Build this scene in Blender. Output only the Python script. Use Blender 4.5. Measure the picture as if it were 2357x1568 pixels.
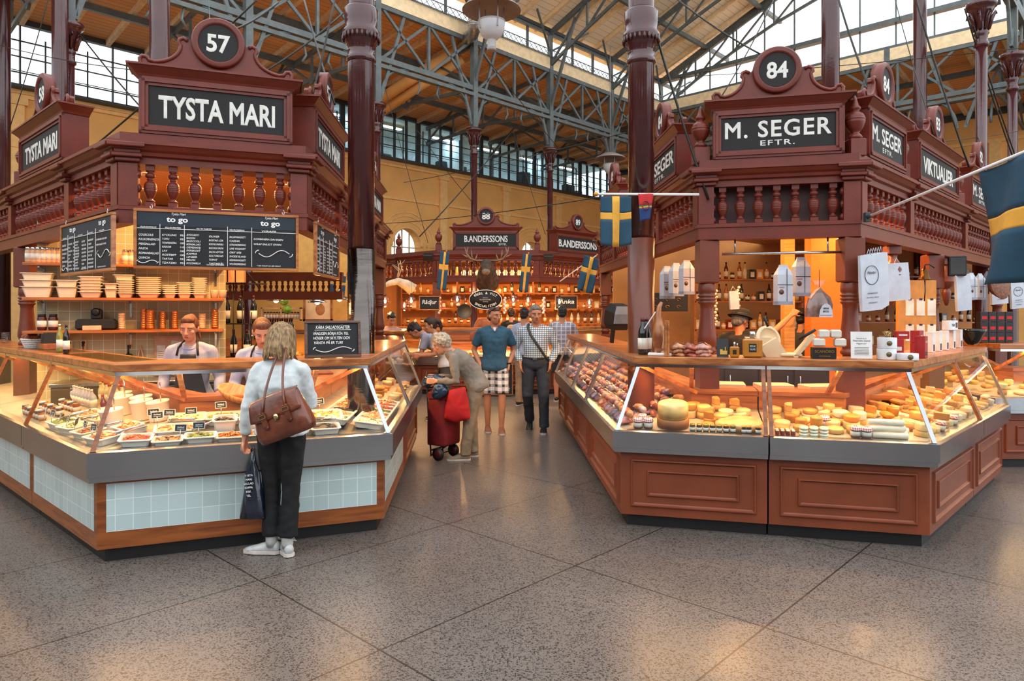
import bpy, bmesh, math, random
from mathutils import Vector, Matrix
random.seed(7)
S = bpy.context.scene
for o in list(bpy.data.objects): bpy.data.objects.remove(o)
# ---------------------------------------------------------------- camera, world, exposure
H = 1.72; FPX = 1585.0
cam = bpy.data.objects.new('camera', bpy.data.cameras.new('camera'))
S.collection.objects.link(cam); S.camera = cam
cam.location = (0, 0, H); cam.rotation_euler = (math.radians(90), 0, 0)
cam.data.sensor_width = 36; cam.data.lens = 36*FPX/2357
cam.data.shift_y = -72/2357; cam.data.clip_start = .05; cam.data.clip_end = 200
W = bpy.data.worlds.new('sky'); S.world = W; W.use_nodes = True
nt = W.node_tree; bg = nt.nodes['Background']
bg.inputs[0].default_value = (.90, .95, 1.0, 1); bg.inputs[1].default_value = 2.3
S.view_settings.view_transform = 'Standard'; S.view_settings.look = 'None'
S.view_settings.exposure = .12; S.view_settings.gamma = 1; S.view_settings.use_curve_mapping = False
S.cycles.use_denoising = True
S.cycles.max_bounces = 6; S.cycles.diffuse_bounces = 4; S.cycles.glossy_bounces = 3
S.cycles.transmission_bounces = 4; S.cycles.transparent_max_bounces = 14
S.cycles.caustics_reflective = False; S.cycles.caustics_refractive = False
S.cycles.sample_clamp_indirect = 4

def lin(c):
    return tuple(((v/255+.055)/1.055)**2.4 if v > 10 else v/255/12.92 for v in c)
def hexc(h): return tuple(int(h[i:i+2], 16) for i in (0, 2, 4))
# ---------------------------------------------------------------- materials
MATS = {}
def nd(nt, t, **k):
    n = nt.nodes.new(t)
    for a, v in k.items(): setattr(n, a, v)
    return n
def mat(name, col='808080', rough=.5, metal=0, noise=.12, scale=8, bump=0, spec=.5, emit=0, coat=0, bscale=None, stretch=None, trans=0, alpha=1, dark=None):
    """plain surface with a procedural tone variation"""
    if name in MATS: return MATS[name]
    m = bpy.data.materials.new(name); m.use_nodes = True; t = m.node_tree; L = t.links.new
    b = t.nodes['Principled BSDF']; c = lin(hexc(col)) if isinstance(col, str) else col
    tc = nd(t, 'ShaderNodeTexCoord'); mp = nd(t, 'ShaderNodeMapping'); L(tc.outputs['Object'], mp.inputs[0])
    if stretch: mp.inputs['Scale'].default_value = stretch
    nz = nd(t, 'ShaderNodeTexNoise'); nz.inputs['Scale'].default_value = scale; nz.inputs['Detail'].default_value = 4
    L(mp.outputs[0], nz.inputs['Vector'])
    mx = nd(t, 'ShaderNodeMix', data_type='RGBA')
    d = lin(hexc(dark)) if dark else tuple(v*(1-noise*2) for v in c)
    u = c if dark else tuple(min(1, v*(1+noise)) for v in c)
    mx.inputs[6].default_value = (*d, 1); mx.inputs[7].default_value = (*u, 1)
    rp = nd(t, 'ShaderNodeMapRange'); rp.inputs[1].default_value = .32; rp.inputs[2].default_value = .68
    L(nz.outputs[0], rp.inputs[0]); L(rp.outputs[0], mx.inputs[0]); L(mx.outputs[2], b.inputs['Base Color'])
    b.inputs['Roughness'].default_value = rough; b.inputs['Metallic'].default_value = metal
    b.inputs['Specular IOR Level'].default_value = spec; b.inputs['Coat Weight'].default_value = coat
    b.inputs['Coat Roughness'].default_value = .08
    b.inputs['Transmission Weight'].default_value = trans; b.inputs['Alpha'].default_value = alpha
    if emit: b.inputs['Emission Color'].default_value = (*c, 1); b.inputs['Emission Strength'].default_value = emit
    if bump:
        n2 = nd(t, 'ShaderNodeTexNoise'); n2.inputs['Scale'].default_value = bscale or scale*3; n2.inputs['Detail'].default_value = 3
        L(mp.outputs[0], n2.inputs['Vector'])
        bp = nd(t, 'ShaderNodeBump'); bp.inputs['Strength'].default_value = bump; bp.inputs['Distance'].default_value = .01
        L(n2.outputs[0], bp.inputs['Height']); L(bp.outputs[0], b.inputs['Normal'])
    MATS[name] = m; return m
def wood(name, c1, c2, rough=.4, scale=3, axis=(1, 14, 14), bump=.15, coat=.2):
    if name in MATS: return MATS[name]
    m = mat(name, c1, rough, coat=coat); t = m.node_tree; L = t.links.new; b = t.nodes['Principled BSDF']
    tc = nd(t, 'ShaderNodeTexCoord'); mp = nd(t, 'ShaderNodeMapping'); L(tc.outputs['Object'], mp.inputs[0])
    mp.inputs['Scale'].default_value = axis
    nz = nd(t, 'ShaderNodeTexNoise'); nz.inputs['Scale'].default_value = scale; nz.inputs['Detail'].default_value = 6; nz.inputs['Distortion'].default_value = .6
    L(mp.outputs[0], nz.inputs[0])
    cr = nd(t, 'ShaderNodeValToRGB'); cr.color_ramp.elements[0].position = .36; cr.color_ramp.elements[1].position = .62
    cr.color_ramp.elements[0].color = (*lin(hexc(c2)), 1); cr.color_ramp.elements[1].color = (*lin(hexc(c1)), 1)
    L(nz.outputs[0], cr.inputs[0]); L(cr.outputs[0], b.inputs['Base Color'])
    bp = nd(t, 'ShaderNodeBump'); bp.inputs['Strength'].default_value = bump; bp.inputs['Distance'].default_value = .004
    L(nz.outputs[0], bp.inputs['Height']); L(bp.outputs[0], b.inputs['Normal']); return m
def glass(name, tint=(1, 1, 1), refl=.12, rough=.02):
    if name in MATS: return MATS[name]
    m = bpy.data.materials.new(name); m.use_nodes = True; t = m.node_tree; t.nodes.clear(); L = t.links.new
    out = nd(t, 'ShaderNodeOutputMaterial'); mx = nd(t, 'ShaderNodeMixShader'); tr = nd(t, 'ShaderNodeBsdfTransparent'); gl = nd(t, 'ShaderNodeBsdfGlossy')
    tr.inputs[0].default_value = (*tint, 1); gl.inputs['Roughness'].default_value = rough
    lw = nd(t, 'ShaderNodeLayerWeight'); lw.inputs[0].default_value = .5
    nz = nd(t, 'ShaderNodeTexNoise'); nz.inputs['Scale'].default_value = 3
    mr = nd(t, 'ShaderNodeMapRange'); mr.inputs[3].default_value = .0; mr.inputs[4].default_value = refl*.18
    ad = nd(t, 'ShaderNodeMath', operation='MULTIPLY_ADD'); pw = nd(t, 'ShaderNodeMath', operation='POWER'); pw.inputs[1].default_value = 4.5
    L(lw.outputs['Facing'], pw.inputs[0]); L(nz.outputs[0], mr.inputs[0])
    a2 = nd(t, 'ShaderNodeMath', operation='ADD'); a2.inputs[1].default_value = refl*.05
    L(mr.outputs[0], a2.inputs[0]); L(pw.outputs[0], ad.inputs[0]); ad.inputs[1].default_value = .4; L(a2.outputs[0], ad.inputs[2])
    L(ad.outputs[0], mx.inputs[0]); L(tr.outputs[0], mx.inputs[1]); L(gl.outputs[0], mx.inputs[2]); L(mx.outputs[0], out.inputs[0])
    MATS[name] = m; return m
def pattern(m, kind, cols, sx=1, sz=None, w=.5, rot=0):
    """cloth weave written into a material: check / stripe / tartan / tile / planks, in object space"""
    t = m.node_tree; L = t.links.new; b = t.nodes['Principled BSDF']
    tc = nd(t, 'ShaderNodeTexCoord'); sp = nd(t, 'ShaderNodeSeparateXYZ')
    mp = nd(t, 'ShaderNodeMapping'); mp.inputs['Rotation'].default_value = rot if isinstance(rot, tuple) else (0, 0, rot); L(tc.outputs['Object'], mp.inputs[0]); L(mp.outputs[0], sp.inputs[0])
    def band(out, s, w):
        a = nd(t, 'ShaderNodeMath', operation='MULTIPLY'); a.inputs[1].default_value = s; L(out, a.inputs[0])
        f = nd(t, 'ShaderNodeMath', operation='FRACT'); L(a.outputs[0], f.inputs[0])
        g = nd(t, 'ShaderNodeMath', operation='LESS_THAN'); g.inputs[1].default_value = w; L(f.outputs[0], g.inputs[0]); return g.outputs[0]
    def mixc(f, c0, c1):
        x = nd(t, 'ShaderNodeMix', data_type='RGBA'); L(f, x.inputs[0])
        for i, c in ((6, c0), (7, c1)):
            if isinstance(c, str): x.inputs[i].default_value = (*lin(hexc(c)), 1)
            else: L(c, x.inputs[i])
        return x.outputs[2]
    bx = band(sp.outputs[0], sx, w); bz = band(sp.outputs[2], sz or sx, w)
    if kind == 'stripe': o = mixc(bx, cols[0], cols[1])
    elif kind == 'check':
        s = nd(t, 'ShaderNodeMath', operation='ADD'); L(bx, s.inputs[0]); L(bz, s.inputs[1])
        h = nd(t, 'ShaderNodeMath', operation='MULTIPLY'); h.inputs[1].default_value = .5; L(s.outputs[0], h.inputs[0])
        o = mixc(h.outputs[0], cols[0], cols[1])
    elif kind == 'grid':
        s = nd(t, 'ShaderNodeMath', operation='MAXIMUM'); L(bx, s.inputs[0]); L(bz, s.inputs[1]); o = mixc(s.outputs[0], cols[0], cols[1])
    elif kind == 'tartan':
        o = mixc(bx, cols[0], cols[1]); o = mixc(bz, o, cols[2]) if False else o
        s = nd(t, 'ShaderNodeMath', operation='ADD'); L(bx, s.inputs[0]); L(bz, s.inputs[1])
        h = nd(t, 'ShaderNodeMath', operation='MULTIPLY'); h.inputs[1].default_value = .5; L(s.outputs[0], h.inputs[0])
        o = mixc(h.outputs[0], cols[0], cols[1])
        a = band(sp.outputs[0], sx, .06); c = band(sp.outputs[2], sz or sx, .06)
        g = nd(t, 'ShaderNodeMath', operation='MAXIMUM'); L(a, g.inputs[0]); L(c, g.inputs[1]); o = mixc(g.outputs[0], o, cols[2])
    L(o, b.inputs['Base Color']); return m
# ---------------------------------------------------------------- mesh helpers
def V(*a): return Vector(a)
class MB:
    def __init__(s, M=None): s.v = []; s.f = []; s.m = []; s.sm = []; s.M = M; s.mi = 0; s.smooth = False
    def add(s, vs, fs, smooth=None):
        k = len(s.v)
        s.v += [(s.M @ Vector(p)) if s.M else Vector(p) for p in vs]
        for f in fs: s.f.append([i+k for i in f]); s.m.append(s.mi); s.sm.append(s.smooth if smooth is None else smooth)
        return s
    def box(s, x0, x1, y0, y1, z0, z1, ch=0):
        if ch:  # chamfered block
            vs = []; c = ch
            for z, k in ((z0, c), (z0+c, 0), (z1-c, 0), (z1, c)):
                vs += [(x0+k, y0+k, z), (x1-k, y0+k, z), (x1-k, y1-k, z), (x0+k, y1-k, z)]
            fs = [(3, 2, 1, 0), (12, 13, 14, 15)]
            for a in range(3):
                for i in range(4): fs.append((a*4+i, a*4+(i+1) % 4, a*4+4+(i+1) % 4, a*4+4+i))
            return s.add(vs, fs)
        return s.add([(x0, y0, z0), (x1, y0, z0), (x1, y1, z0), (x0, y1, z0), (x0, y0, z1), (x1, y0, z1), (x1, y1, z1), (x0, y1, z1)],
                     [(3, 2, 1, 0), (4, 5, 6, 7), (0, 1, 5, 4), (1, 2, 6, 5), (2, 3, 7, 6), (3, 0, 4, 7)])
    def loft(s, rings, cap=True, close=True, smooth=None):
        n = len(rings[0]); vs = [p for r in rings for p in r]; fs = []
        for a in range(len(rings)-1):
            for i in range(n if close else n-1):
                j = (i+1) % n; fs.append((a*n+i, a*n+j, (a+1)*n+j, (a+1)*n+i))
        if cap: fs.append(tuple(range(n-1, -1, -1))); fs.append(tuple((len(rings)-1)*n+i for i in range(n)))
        return s.add(vs, fs, smooth)
    def lathe(s, prof, c=(0, 0, 0), n=16, smooth=True, sy=1, ax=None):
        c = Vector(c); R = Vector((0, 0, 1)).rotation_difference(Vector(ax)).to_matrix() if ax else None
        rings = []
        for r, z in prof:
            r = max(r, 1e-4); ring = [Vector((r*math.cos(2*math.pi*i/n), sy*r*math.sin(2*math.pi*i/n), z)) for i in range(n)]
            if R: ring = [R @ p for p in ring]
            rings.append([c+p for p in ring])
        return s.loft(rings, True, True, smooth)
    def tube(s, pts, r, n=8, smooth=True, rr=None, flat=1):
        pts = [Vector(p) for p in pts]; rings = []; up = None
        for i, p in enumerate(pts):
            a = pts[max(0, i-1)]; b = pts[min(len(pts)-1, i+1)]; t = (b-a)
            if t.length < 1e-9: t = Vector((0, 0, 1))
            t.normalize()
            if up is None: up = t.orthogonal().normalized() if abs(t.z) > .9 else Vector((0, 0, 1)).cross(t).normalized()
            up = (up - t*up.dot(t)); up = up.normalized() if up.length > 1e-6 else t.orthogonal().normalized()
            w = t.cross(up); q = rr[i] if rr else r
            rings.append([p+up*q*math.cos(2*math.pi*k/n)+w*q*flat*math.sin(2*math.pi*k/n) for k in range(n)])
        return s.loft(rings, True, True, smooth)
    def bar(s, p, q, w, h, up=(0, 0, 1)):
        p = Vector(p); q = Vector(q); t = (q-p).normalized(); u = Vector(up)
        if abs(t.dot(u)) > .98: u = Vector((0, 1, 0))
        a = t.cross(u).normalized()*w/2; b = t.cross(a).normalized()*h/2
        return s.loft([[x-a-b, x+a-b, x+a+b, x-a+b] for x in (p, q)])
    def ball(s, c, r, n=12, m=8, M=None):
        rx, ry, rz = (r, r, r) if not isinstance(r, (tuple, list)) else r; rings = []
        for j in range(m+1):
            a = math.pi*j/m; k = max(math.sin(a), .01)
            ring = [Vector((rx*k*math.cos(2*math.pi*i/n), ry*k*math.sin(2*math.pi*i/n), -rz*math.cos(a))) for i in range(n)]
            if M: ring = [M @ p for p in ring]
            rings.append([Vector(c)+p for p in ring])
        return s.loft(rings, True, True, True)
    def prism(s, poly, y0, y1):     # polygon in x,z extruded along y
        n = len(poly); vs = [(x, y0, z) for x, z in poly]+[(x, y1, z) for x, z in poly]
        fs = [tuple(range(n)), tuple(range(2*n-1, n-1, -1))]+[(i, i+n, (i+1) % n+n, (i+1) % n) for i in range(n)]
        return s.add(vs, fs)
    def grid(s, fn, nu, nv, thick=0, smooth=True):
        P = [[Vector(fn(i/nu, j/nv)) for i in range(nu+1)] for j in range(nv+1)]
        vs = [p for r in P for p in r]; w = nu+1
        fs = [(j*w+i, j*w+i+1, (j+1)*w+i+1, (j+1)*w+i) for j in range(nv) for i in range(nu)]
        if thick:
            k = len(vs); nrm = []
            for j in range(nv+1):
                for i in range(nu+1):
                    a = P[j][min(nu, i+1)]-P[j][max(0, i-1)]; b = P[min(nv, j+1)][i]-P[max(0, j-1)][i]; c = a.cross(b)
                    nrm.append(c.normalized() if c.length > 1e-9 else Vector((0, 1, 0)))
            vs = vs+[v-nn*thick for v, nn in zip(vs, nrm)]
            fs += [tuple(reversed([q+k for q in f])) for f in fs]
            e = [j for j in range(w)]+[(j+1)*w-1 for j in range(1, nv+1)]+[nv*w+i for i in range(nu-1, -1, -1)]+[j*w for j in range(nv-1, 0, -1)]
            for a, b in zip(e, e[1:]+e[:1]): fs.append((b, a, a+k, b+k))
        return s.add(vs, fs, smooth)
    def build(s, name, mats, parent=None, loc=None, label=None, mods=None, data=None):
        me = bpy.data.meshes.new(name); me.from_pydata([tuple(p) for p in s.v], [], s.f)
        for m in (mats if isinstance(mats, (list, tuple)) else [mats]): me.materials.append(m)
        me.polygons.foreach_set('material_index', s.m); me.polygons.foreach_set('use_smooth', s.sm); me.update()
        o = bpy.data.objects.new(name, me); S.collection.objects.link(o)
        if parent: o.parent = parent
        if loc: o.location = loc
        if label: o['label'] = label
        return o
def tag(o, label, cat, group=None, kind=None):
    if label: o['label'] = label
    if cat: o['category'] = cat
    if group: o['group'] = group
    if kind: o['kind'] = kind
    return o
def empty(name, loc=(0, 0, 0), rz=0, M=None):
    o = bpy.data.objects.new(name, None); S.collection.objects.link(o); o.empty_display_size = .1
    if M: o.matrix_world = M
    else: o.location = loc; o.rotation_euler = (0, 0, rz)
    return o
def thing(name, label, cat, loc=(0, 0, 0), rz=0, group=None, M=None): return tag(empty(name, loc, rz, M), label, cat, group)
def struct(o): o['kind'] = 'structure'; return o
def copy_tree(o, parent=None):
    c = o.copy(); S.collection.objects.link(c)
    if parent: c.parent = parent
    for ch in o.children: copy_tree(ch, c)
    return c
def bake(o, voxel=None, disp=0, dscale=.1, smooth=0, sub=0):
    """turn the union of closed shapes into one continuous skin"""
    if voxel:
        r = o.modifiers.new('r', 'REMESH'); r.mode = 'VOXEL'; r.voxel_size = voxel; r.use_smooth_shade = True
    if smooth:
        q = o.modifiers.new('s', 'SMOOTH'); q.factor = .5; q.iterations = smooth
    if sub: q = o.modifiers.new('u', 'SUBSURF'); q.levels = sub; q.render_levels = sub
    if disp:
        t = bpy.data.textures.new('folds', 'CLOUDS'); t.noise_scale = dscale; t.noise_depth = 2
        d = o.modifiers.new('d', 'DISPLACE'); d.texture = t; d.strength = disp; d.mid_level = .5; d.texture_coords = 'LOCAL'
    dg = bpy.context.evaluated_depsgraph_get(); me = bpy.data.meshes.new_from_object(o.evaluated_get(dg))
    old = o.data; o.modifiers.clear(); o.data = me
    if not me.materials and old.materials:
        for m in old.materials: me.materials.append(m)
    return o
TXT = {}
def text_data(s, bold=0, ext=.002, shear=0, spacing=1.0):
    k = (s, bold, ext, shear, spacing)
    if k not in TXT:
        c = bpy.data.curves.new('t', 'FONT'); c.body = s; c.size = 1; c.extrude = ext; c.bevel_depth = bold; c.bevel_resolution = 0; c.shear = shear
        c.space_character = spacing; c.resolution_u = 3
        o = bpy.data.objects.new('t', c); S.collection.objects.link(o)
        dg = bpy.context.evaluated_depsgraph_get(); me = bpy.data.meshes.new_from_object(o.evaluated_get(dg))
        vs = [v.co.copy() for v in me.vertices]; fs = [tuple(p.vertices) for p in me.polygons]
        bpy.data.objects.remove(o); bpy.data.meshes.remove(me); bpy.data.curves.remove(c); TXT[k] = (vs, fs)
    return TXT[k]
def write(mb, s, x, z, h, w=None, y=0, bold=0, ext=.01, shear=0, spacing=1.0, align='c', rot=0):
    """lettering in the x,z plane of mb, reading towards -y; h cap height, w fitted width"""
    vs, fs = text_data(s, bold, ext, shear, spacing)
    if not vs: return
    x0 = min(v.x for v in vs); x1 = max(v.x for v in vs); cap = .729
    k = h/cap; kx = (w/(x1-x0)) if w else k
    ox = {'c': -(x0+x1)/2, 'l': -x0, 'r': -x1}[align]; c, sn = math.cos(rot), math.sin(rot); out = []
    for v in vs:
        a = (v.x+ox)*kx; b = v.y*k; out.append((x+a*c-b*sn, y-v.z*.3*k, z+a*sn+b*c))
    mb.add(out, fs)
# ---------------------------------------------------------------- plan geometry
def px(x, y=None, D=None, z=None):
    """photo reading -> world point, given its depth, or its height"""
    if D is None: D = (H-z)*FPX/(y-712)
    return Vector(((x-1178)/FPX*D, D, z if z is not None else H-(y-712)*D/FPX))
def vn(a): a = Vector(a); return a/a.length
def rot90(d): return Vector((d.y, -d.x))
class Fr:
    """edge frame: s along the edge (left to right seen from outside), o outward, z up"""
    def __init__(s, p, q): s.p = Vector(p); s.q = Vector(q); s.d = vn(s.q-s.p); s.n = rot90(s.d); s.len = (s.q-s.p).length
    def P(s, a, o, z): v = s.p+s.d*a+s.n*o; return Vector((v.x, v.y, z))
    def M(s, a=0, o=0, z=0):   # local x = along, y = inward, z up
        v = s.P(a, o, z); return Matrix(((s.d.x, -s.n.x, 0, v.x), (s.d.y, -s.n.y, 0, v.y), (0, 0, 1, z), (0, 0, 0, 1)))
def miters(pts):
    pts = [Vector(p) for p in pts]; out = []
    for i, p in enumerate(pts):
        if i == 0: m = rot90(vn(pts[1]-pts[0]))
        elif i == len(pts)-1: m = rot90(vn(pts[i]-pts[i-1]))
        else:
            a = rot90(vn(p-pts[i-1])); b = rot90(vn(pts[i+1]-p)); m = (a+b)/(1+a.dot(b))
        out.append(m)
    return pts, out
def sweep(mb, pts, prof, close=True, M=None):
    """sweep an (o,z) profile along a mitred plan line"""
    p, m = miters(pts); rings = [[Vector((a.x+b.x*o, a.y+b.y*o, z)) for o, z in prof] for a, b in zip(p, m)]
    mb.loft(rings, True, close); return mb
def offs(pts, o):
    p, m = miters(pts); return [a+b*o for a, b in zip(p, m)]
A_ = V(-2.788, 4.625); B_ = V(-.992, 5.33); C_ = V(.863, 5.458); E_ = V(2.989, 4.927)
dLL = V(-.739, .674); dLR = vn((-.063, .998)); dRL = vn((-.024, 1)); dRR = vn((.697, .717)); 
LBASE = [A_+dLL*7, A_, B_, B_+dLR*3.3]
RBASE = [C_+dRL*5.25, C_, E_, E_+dRR*2.75]
AL = V(-3.0, 5.25); BR = V(-1.71, 5.74); CL = V(1.641, 6.06); CR = V(2.909, 5.745)
LTOP = [AL+dLL*8, AL, BR, BR+dLR*5.5]
RTOP = [CL+dRL*5.8, CL, CR, CR+dRR*9]
U = V(.690, .724); Vv = V(.724, -.690); G0 = V(5.06, 23.4)
# ---------------------------------------------------------------- common materials
MAROON = mat('maroon_paint', '6c2819', .42, noise=.10, scale=5, bump=.08, bscale=60, spec=.45)
MAROON2 = mat('red_brown_paint', '6e3422', .38, noise=.08, scale=4, bump=.06, bscale=50)
COLM = mat('dark_maroon_gloss', '451f20', .16, noise=.1, scale=6, bump=.12, bscale=22, spec=.6)
COLL = mat('brown_gloss_paint', '6a3018', .32, noise=.08, scale=6, bump=.08, bscale=20)
BLACKP = mat('sign_black', '120e0f', .7, noise=.1)
CREAM = mat('sign_cream', 'd9d8d0', .5, noise=.06, scale=20)
WHITE = mat('white_plain', 'e8e8e6', .45, noise=.05)
OAK = wood('oak', 'b8743e', '8a4c22', .32, 2.2, (1, 9, 9))
OAKD = wood('oak_dark', '955223', '6b3414', .35, 2.2, (1, 9, 9))
STEEL = mat('brushed_steel', 'b0b5bb', .24, 1, .10, 1.2, .5, bscale=2.2)
CHROME = mat('chrome', 'c8cacc', .12, 1, .05)
BLACK = mat('black_matt', '141416', .5, noise=.1)
CHALK = mat('chalk_white', 'eeeeea', .8, emit=0, noise=.04)
BOARD = mat('chalkboard', '14171b', .7, noise=.15, scale=3)
PANE = glass('clear_glass', (.97, .98, .97), .035)
IRON = mat('grey_green_iron', '596160', .5, noise=.12, scale=6)
IROND = mat('dark_iron', '3a3f42', .55, noise=.1)
# ---------------------------------------------------------------- floor
def floor():
    m = mat('terrazzo', '7c706c', .3); t = m.node_tree; L = t.links.new; b = t.nodes['Principled BSDF']
    tc = nd(t, 'ShaderNodeTexCoord')
    v1 = nd(t, 'ShaderNodeTexVoronoi'); v1.inputs['Scale'].default_value = 105; L(tc.outputs['Object'], v1.inputs['Vector'])
    cr = nd(t, 'ShaderNodeValToRGB'); e = cr.color_ramp; e.elements[0].color = (*lin((94, 86, 81)), 1); e.elements[1].color = (*lin((130, 120, 112)), 1)
    # dark stone chips of varied size set in a warm grey binder
    sp = nd(t, 'ShaderNodeSeparateColor'); L(v1.outputs['Color'], sp.inputs[0])
    th = nd(t, 'ShaderNodeMath', operation='MULTIPLY_ADD'); th.inputs[1].default_value = .80; th.inputs[2].default_value = -.06; L(sp.outputs[0], th.inputs[0])
    ls = nd(t, 'ShaderNodeMath', operation='LESS_THAN'); L(v1.outputs['Distance'], ls.inputs[0]); L(th.outputs[0], ls.inputs[1])
    n3 = nd(t, 'ShaderNodeTexNoise'); n3.inputs['Scale'].default_value = 160; L(tc.outputs['Object'], n3.inputs[0])
    L(n3.outputs[0], cr.inputs[0]); e.elements[0].position = .35; e.elements[1].position = .65
    ch = nd(t, 'ShaderNodeMix', data_type='RGBA'); ch.inputs[6].default_value = (*lin((36, 32, 31)), 1); ch.inputs[7].default_value = (*lin((84, 76, 72)), 1); L(sp.outputs[1], ch.inputs[0])
    bb = nd(t, 'ShaderNodeMix', data_type='RGBA'); L(ls.outputs[0], bb.inputs[0]); L(cr.outputs[0], bb.inputs[6]); L(ch.outputs[2], bb.inputs[7])
    nz = nd(t, 'ShaderNodeTexNoise'); nz.inputs['Scale'].default_value = .7; nz.inputs['Detail'].default_value = 5; L(tc.outputs['Object'], nz.inputs[0])
    mx = nd(t, 'ShaderNodeMix', data_type='RGBA', blend_type='MULTIPLY'); mx.inputs[0].default_value = .5
    L(bb.outputs[2], mx.inputs[6])
    c2 = nd(t, 'ShaderNodeValToRGB'); c2.color_ramp.elements[0].color = (.55, .53, .52, 1); c2.color_ramp.elements[1].color = (1.0, .97, .95, 1)
    c2.color_ramp.elements[0].position = .35; c2.color_ramp.elements[1].position = .65
    L(nz.outputs[0], c2.inputs[0]); L(c2.outputs[0], mx.inputs[7])
    # joints between the cast slabs, laid out on the hall grid
    br = nd(t, 'ShaderNodeTexBrick'); br.offset = 0; br.inputs['Scale'].default_value = 1; br.inputs['Brick Width'].default_value = 1.58; br.inputs['Row Height'].default_value = 1.3
    br.inputs['Mortar Size'].default_value = .006; br.inputs['Color1'].default_value = br.inputs['Color2'].default_value = (1, 1, 1, 1); br.inputs['Mortar'].default_value = (.22, .2, .19, 1)
    mp = nd(t, 'ShaderNodeMapping'); mp.inputs['Rotation'].default_value = (0, 0, math.radians(-46.4)); mp.inputs['Location'].default_value = (FLX, FLY, 0)
    L(tc.outputs['Object'], mp.inputs[0]); L(mp.outputs[0], br.inputs['Vector'])
    m2 = nd(t, 'ShaderNodeMix', data_type='RGBA', blend_type='MULTIPLY'); m2.inputs[0].default_value = 1
    L(mx.outputs[2], m2.inputs[6]); L(br.outputs[0], m2.inputs[7]); L(m2.outputs[2], b.inputs['Base Color'])
    r = nd(t, 'ShaderNodeMapRange'); r.inputs[3].default_value = .22; r.inputs[4].default_value = .42; L(nz.outputs[0], r.inputs[0]); L(r.outputs[0], b.inputs['Roughness'])
    mb = MB(); mb.add([(-32, -6, 0), (34, -6, 0), (34, 44, 0), (-32, 44, 0)], [(0, 1, 2, 3)])
    struct(mb.build('floor', m))
FLX, FLY = -2.056, -2.877
floor()
# ---------------------------------------------------------------- upper part of a stall
def baluster_mesh():
    mb = MB(); h = .335
    mb.box(-.032, .032, -.032, .032, 0, .045, .004); mb.box(-.03, .03, -.03, .03, h-.05, h, .004)
    pr = [(.028, .045), (.034, .05), (.034, .056), (.022, .062), (.019, .072), (.024, .08), (.03, .09), (.038, .11), (.044, .13), (.0455, .137), (.043, .14), (.047, .144), (.0475, .15), (.044, .153), (.048, .157), (.0475, .163), (.044, .166),
          (.047, .17), (.043, .186), (.034, .2), (.022, .208), (.02, .214), (.028, .218), (.028, .222), (.02, .226), (.022, .23), (.034, .238), (.038, .25), (.034, .262), (.024, .27), (.02, .275), (.03, .28), (.03, .285)]
    mb.lathe(pr, n=14); return mb
BAL = baluster_mesh()
def rail_prof(z0, z1, o0, o1): return [(o0, z0), (o0, z1), (o1, z1), (o1, z0)]
def post(mb, p, d, w, z0, z1, o=0):
    n = rot90(d); c = Vector(p)
    a = d*w/2; b = n*w/2
    for zz0, zz1, k in ((z0, z1, 1),):
        q = [c-a*k-b*k, c+a*k-b*k, c+a*k+b*k, c-a*k+b*k]
        mb.loft([[Vector((v.x, v.y, z)) for v in q] for z in (zz0, zz1)])
def finial(parent, p, z):
    mb = MB(); x, y = p
    mb.box(x-.065, x+.065, y-.065, y+.065, z-.02, z+.13, .008)
    mb.lathe([(.05, z+.13), (.06, z+.15), (.045, z+.17), (.03, z+.185), (.045, z+.2), (.065, z+.23), (.078, z+.27), (.082, z+.285), (.076, z+.29), (.082, z+.295), (.082, z+.305), (.075, z+.31), (.078, z+.318), (.062, z+.345), (.035, z+.365), (.03, z+.375),
              (.045, z+.385), (.045, z+.4), (.03, z+.42), (.018, z+.46), (.006, z+.5), (.001, z+.505)], (x, y, 0), 18)
    mb.build('finial', MAROON, parent)
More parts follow.
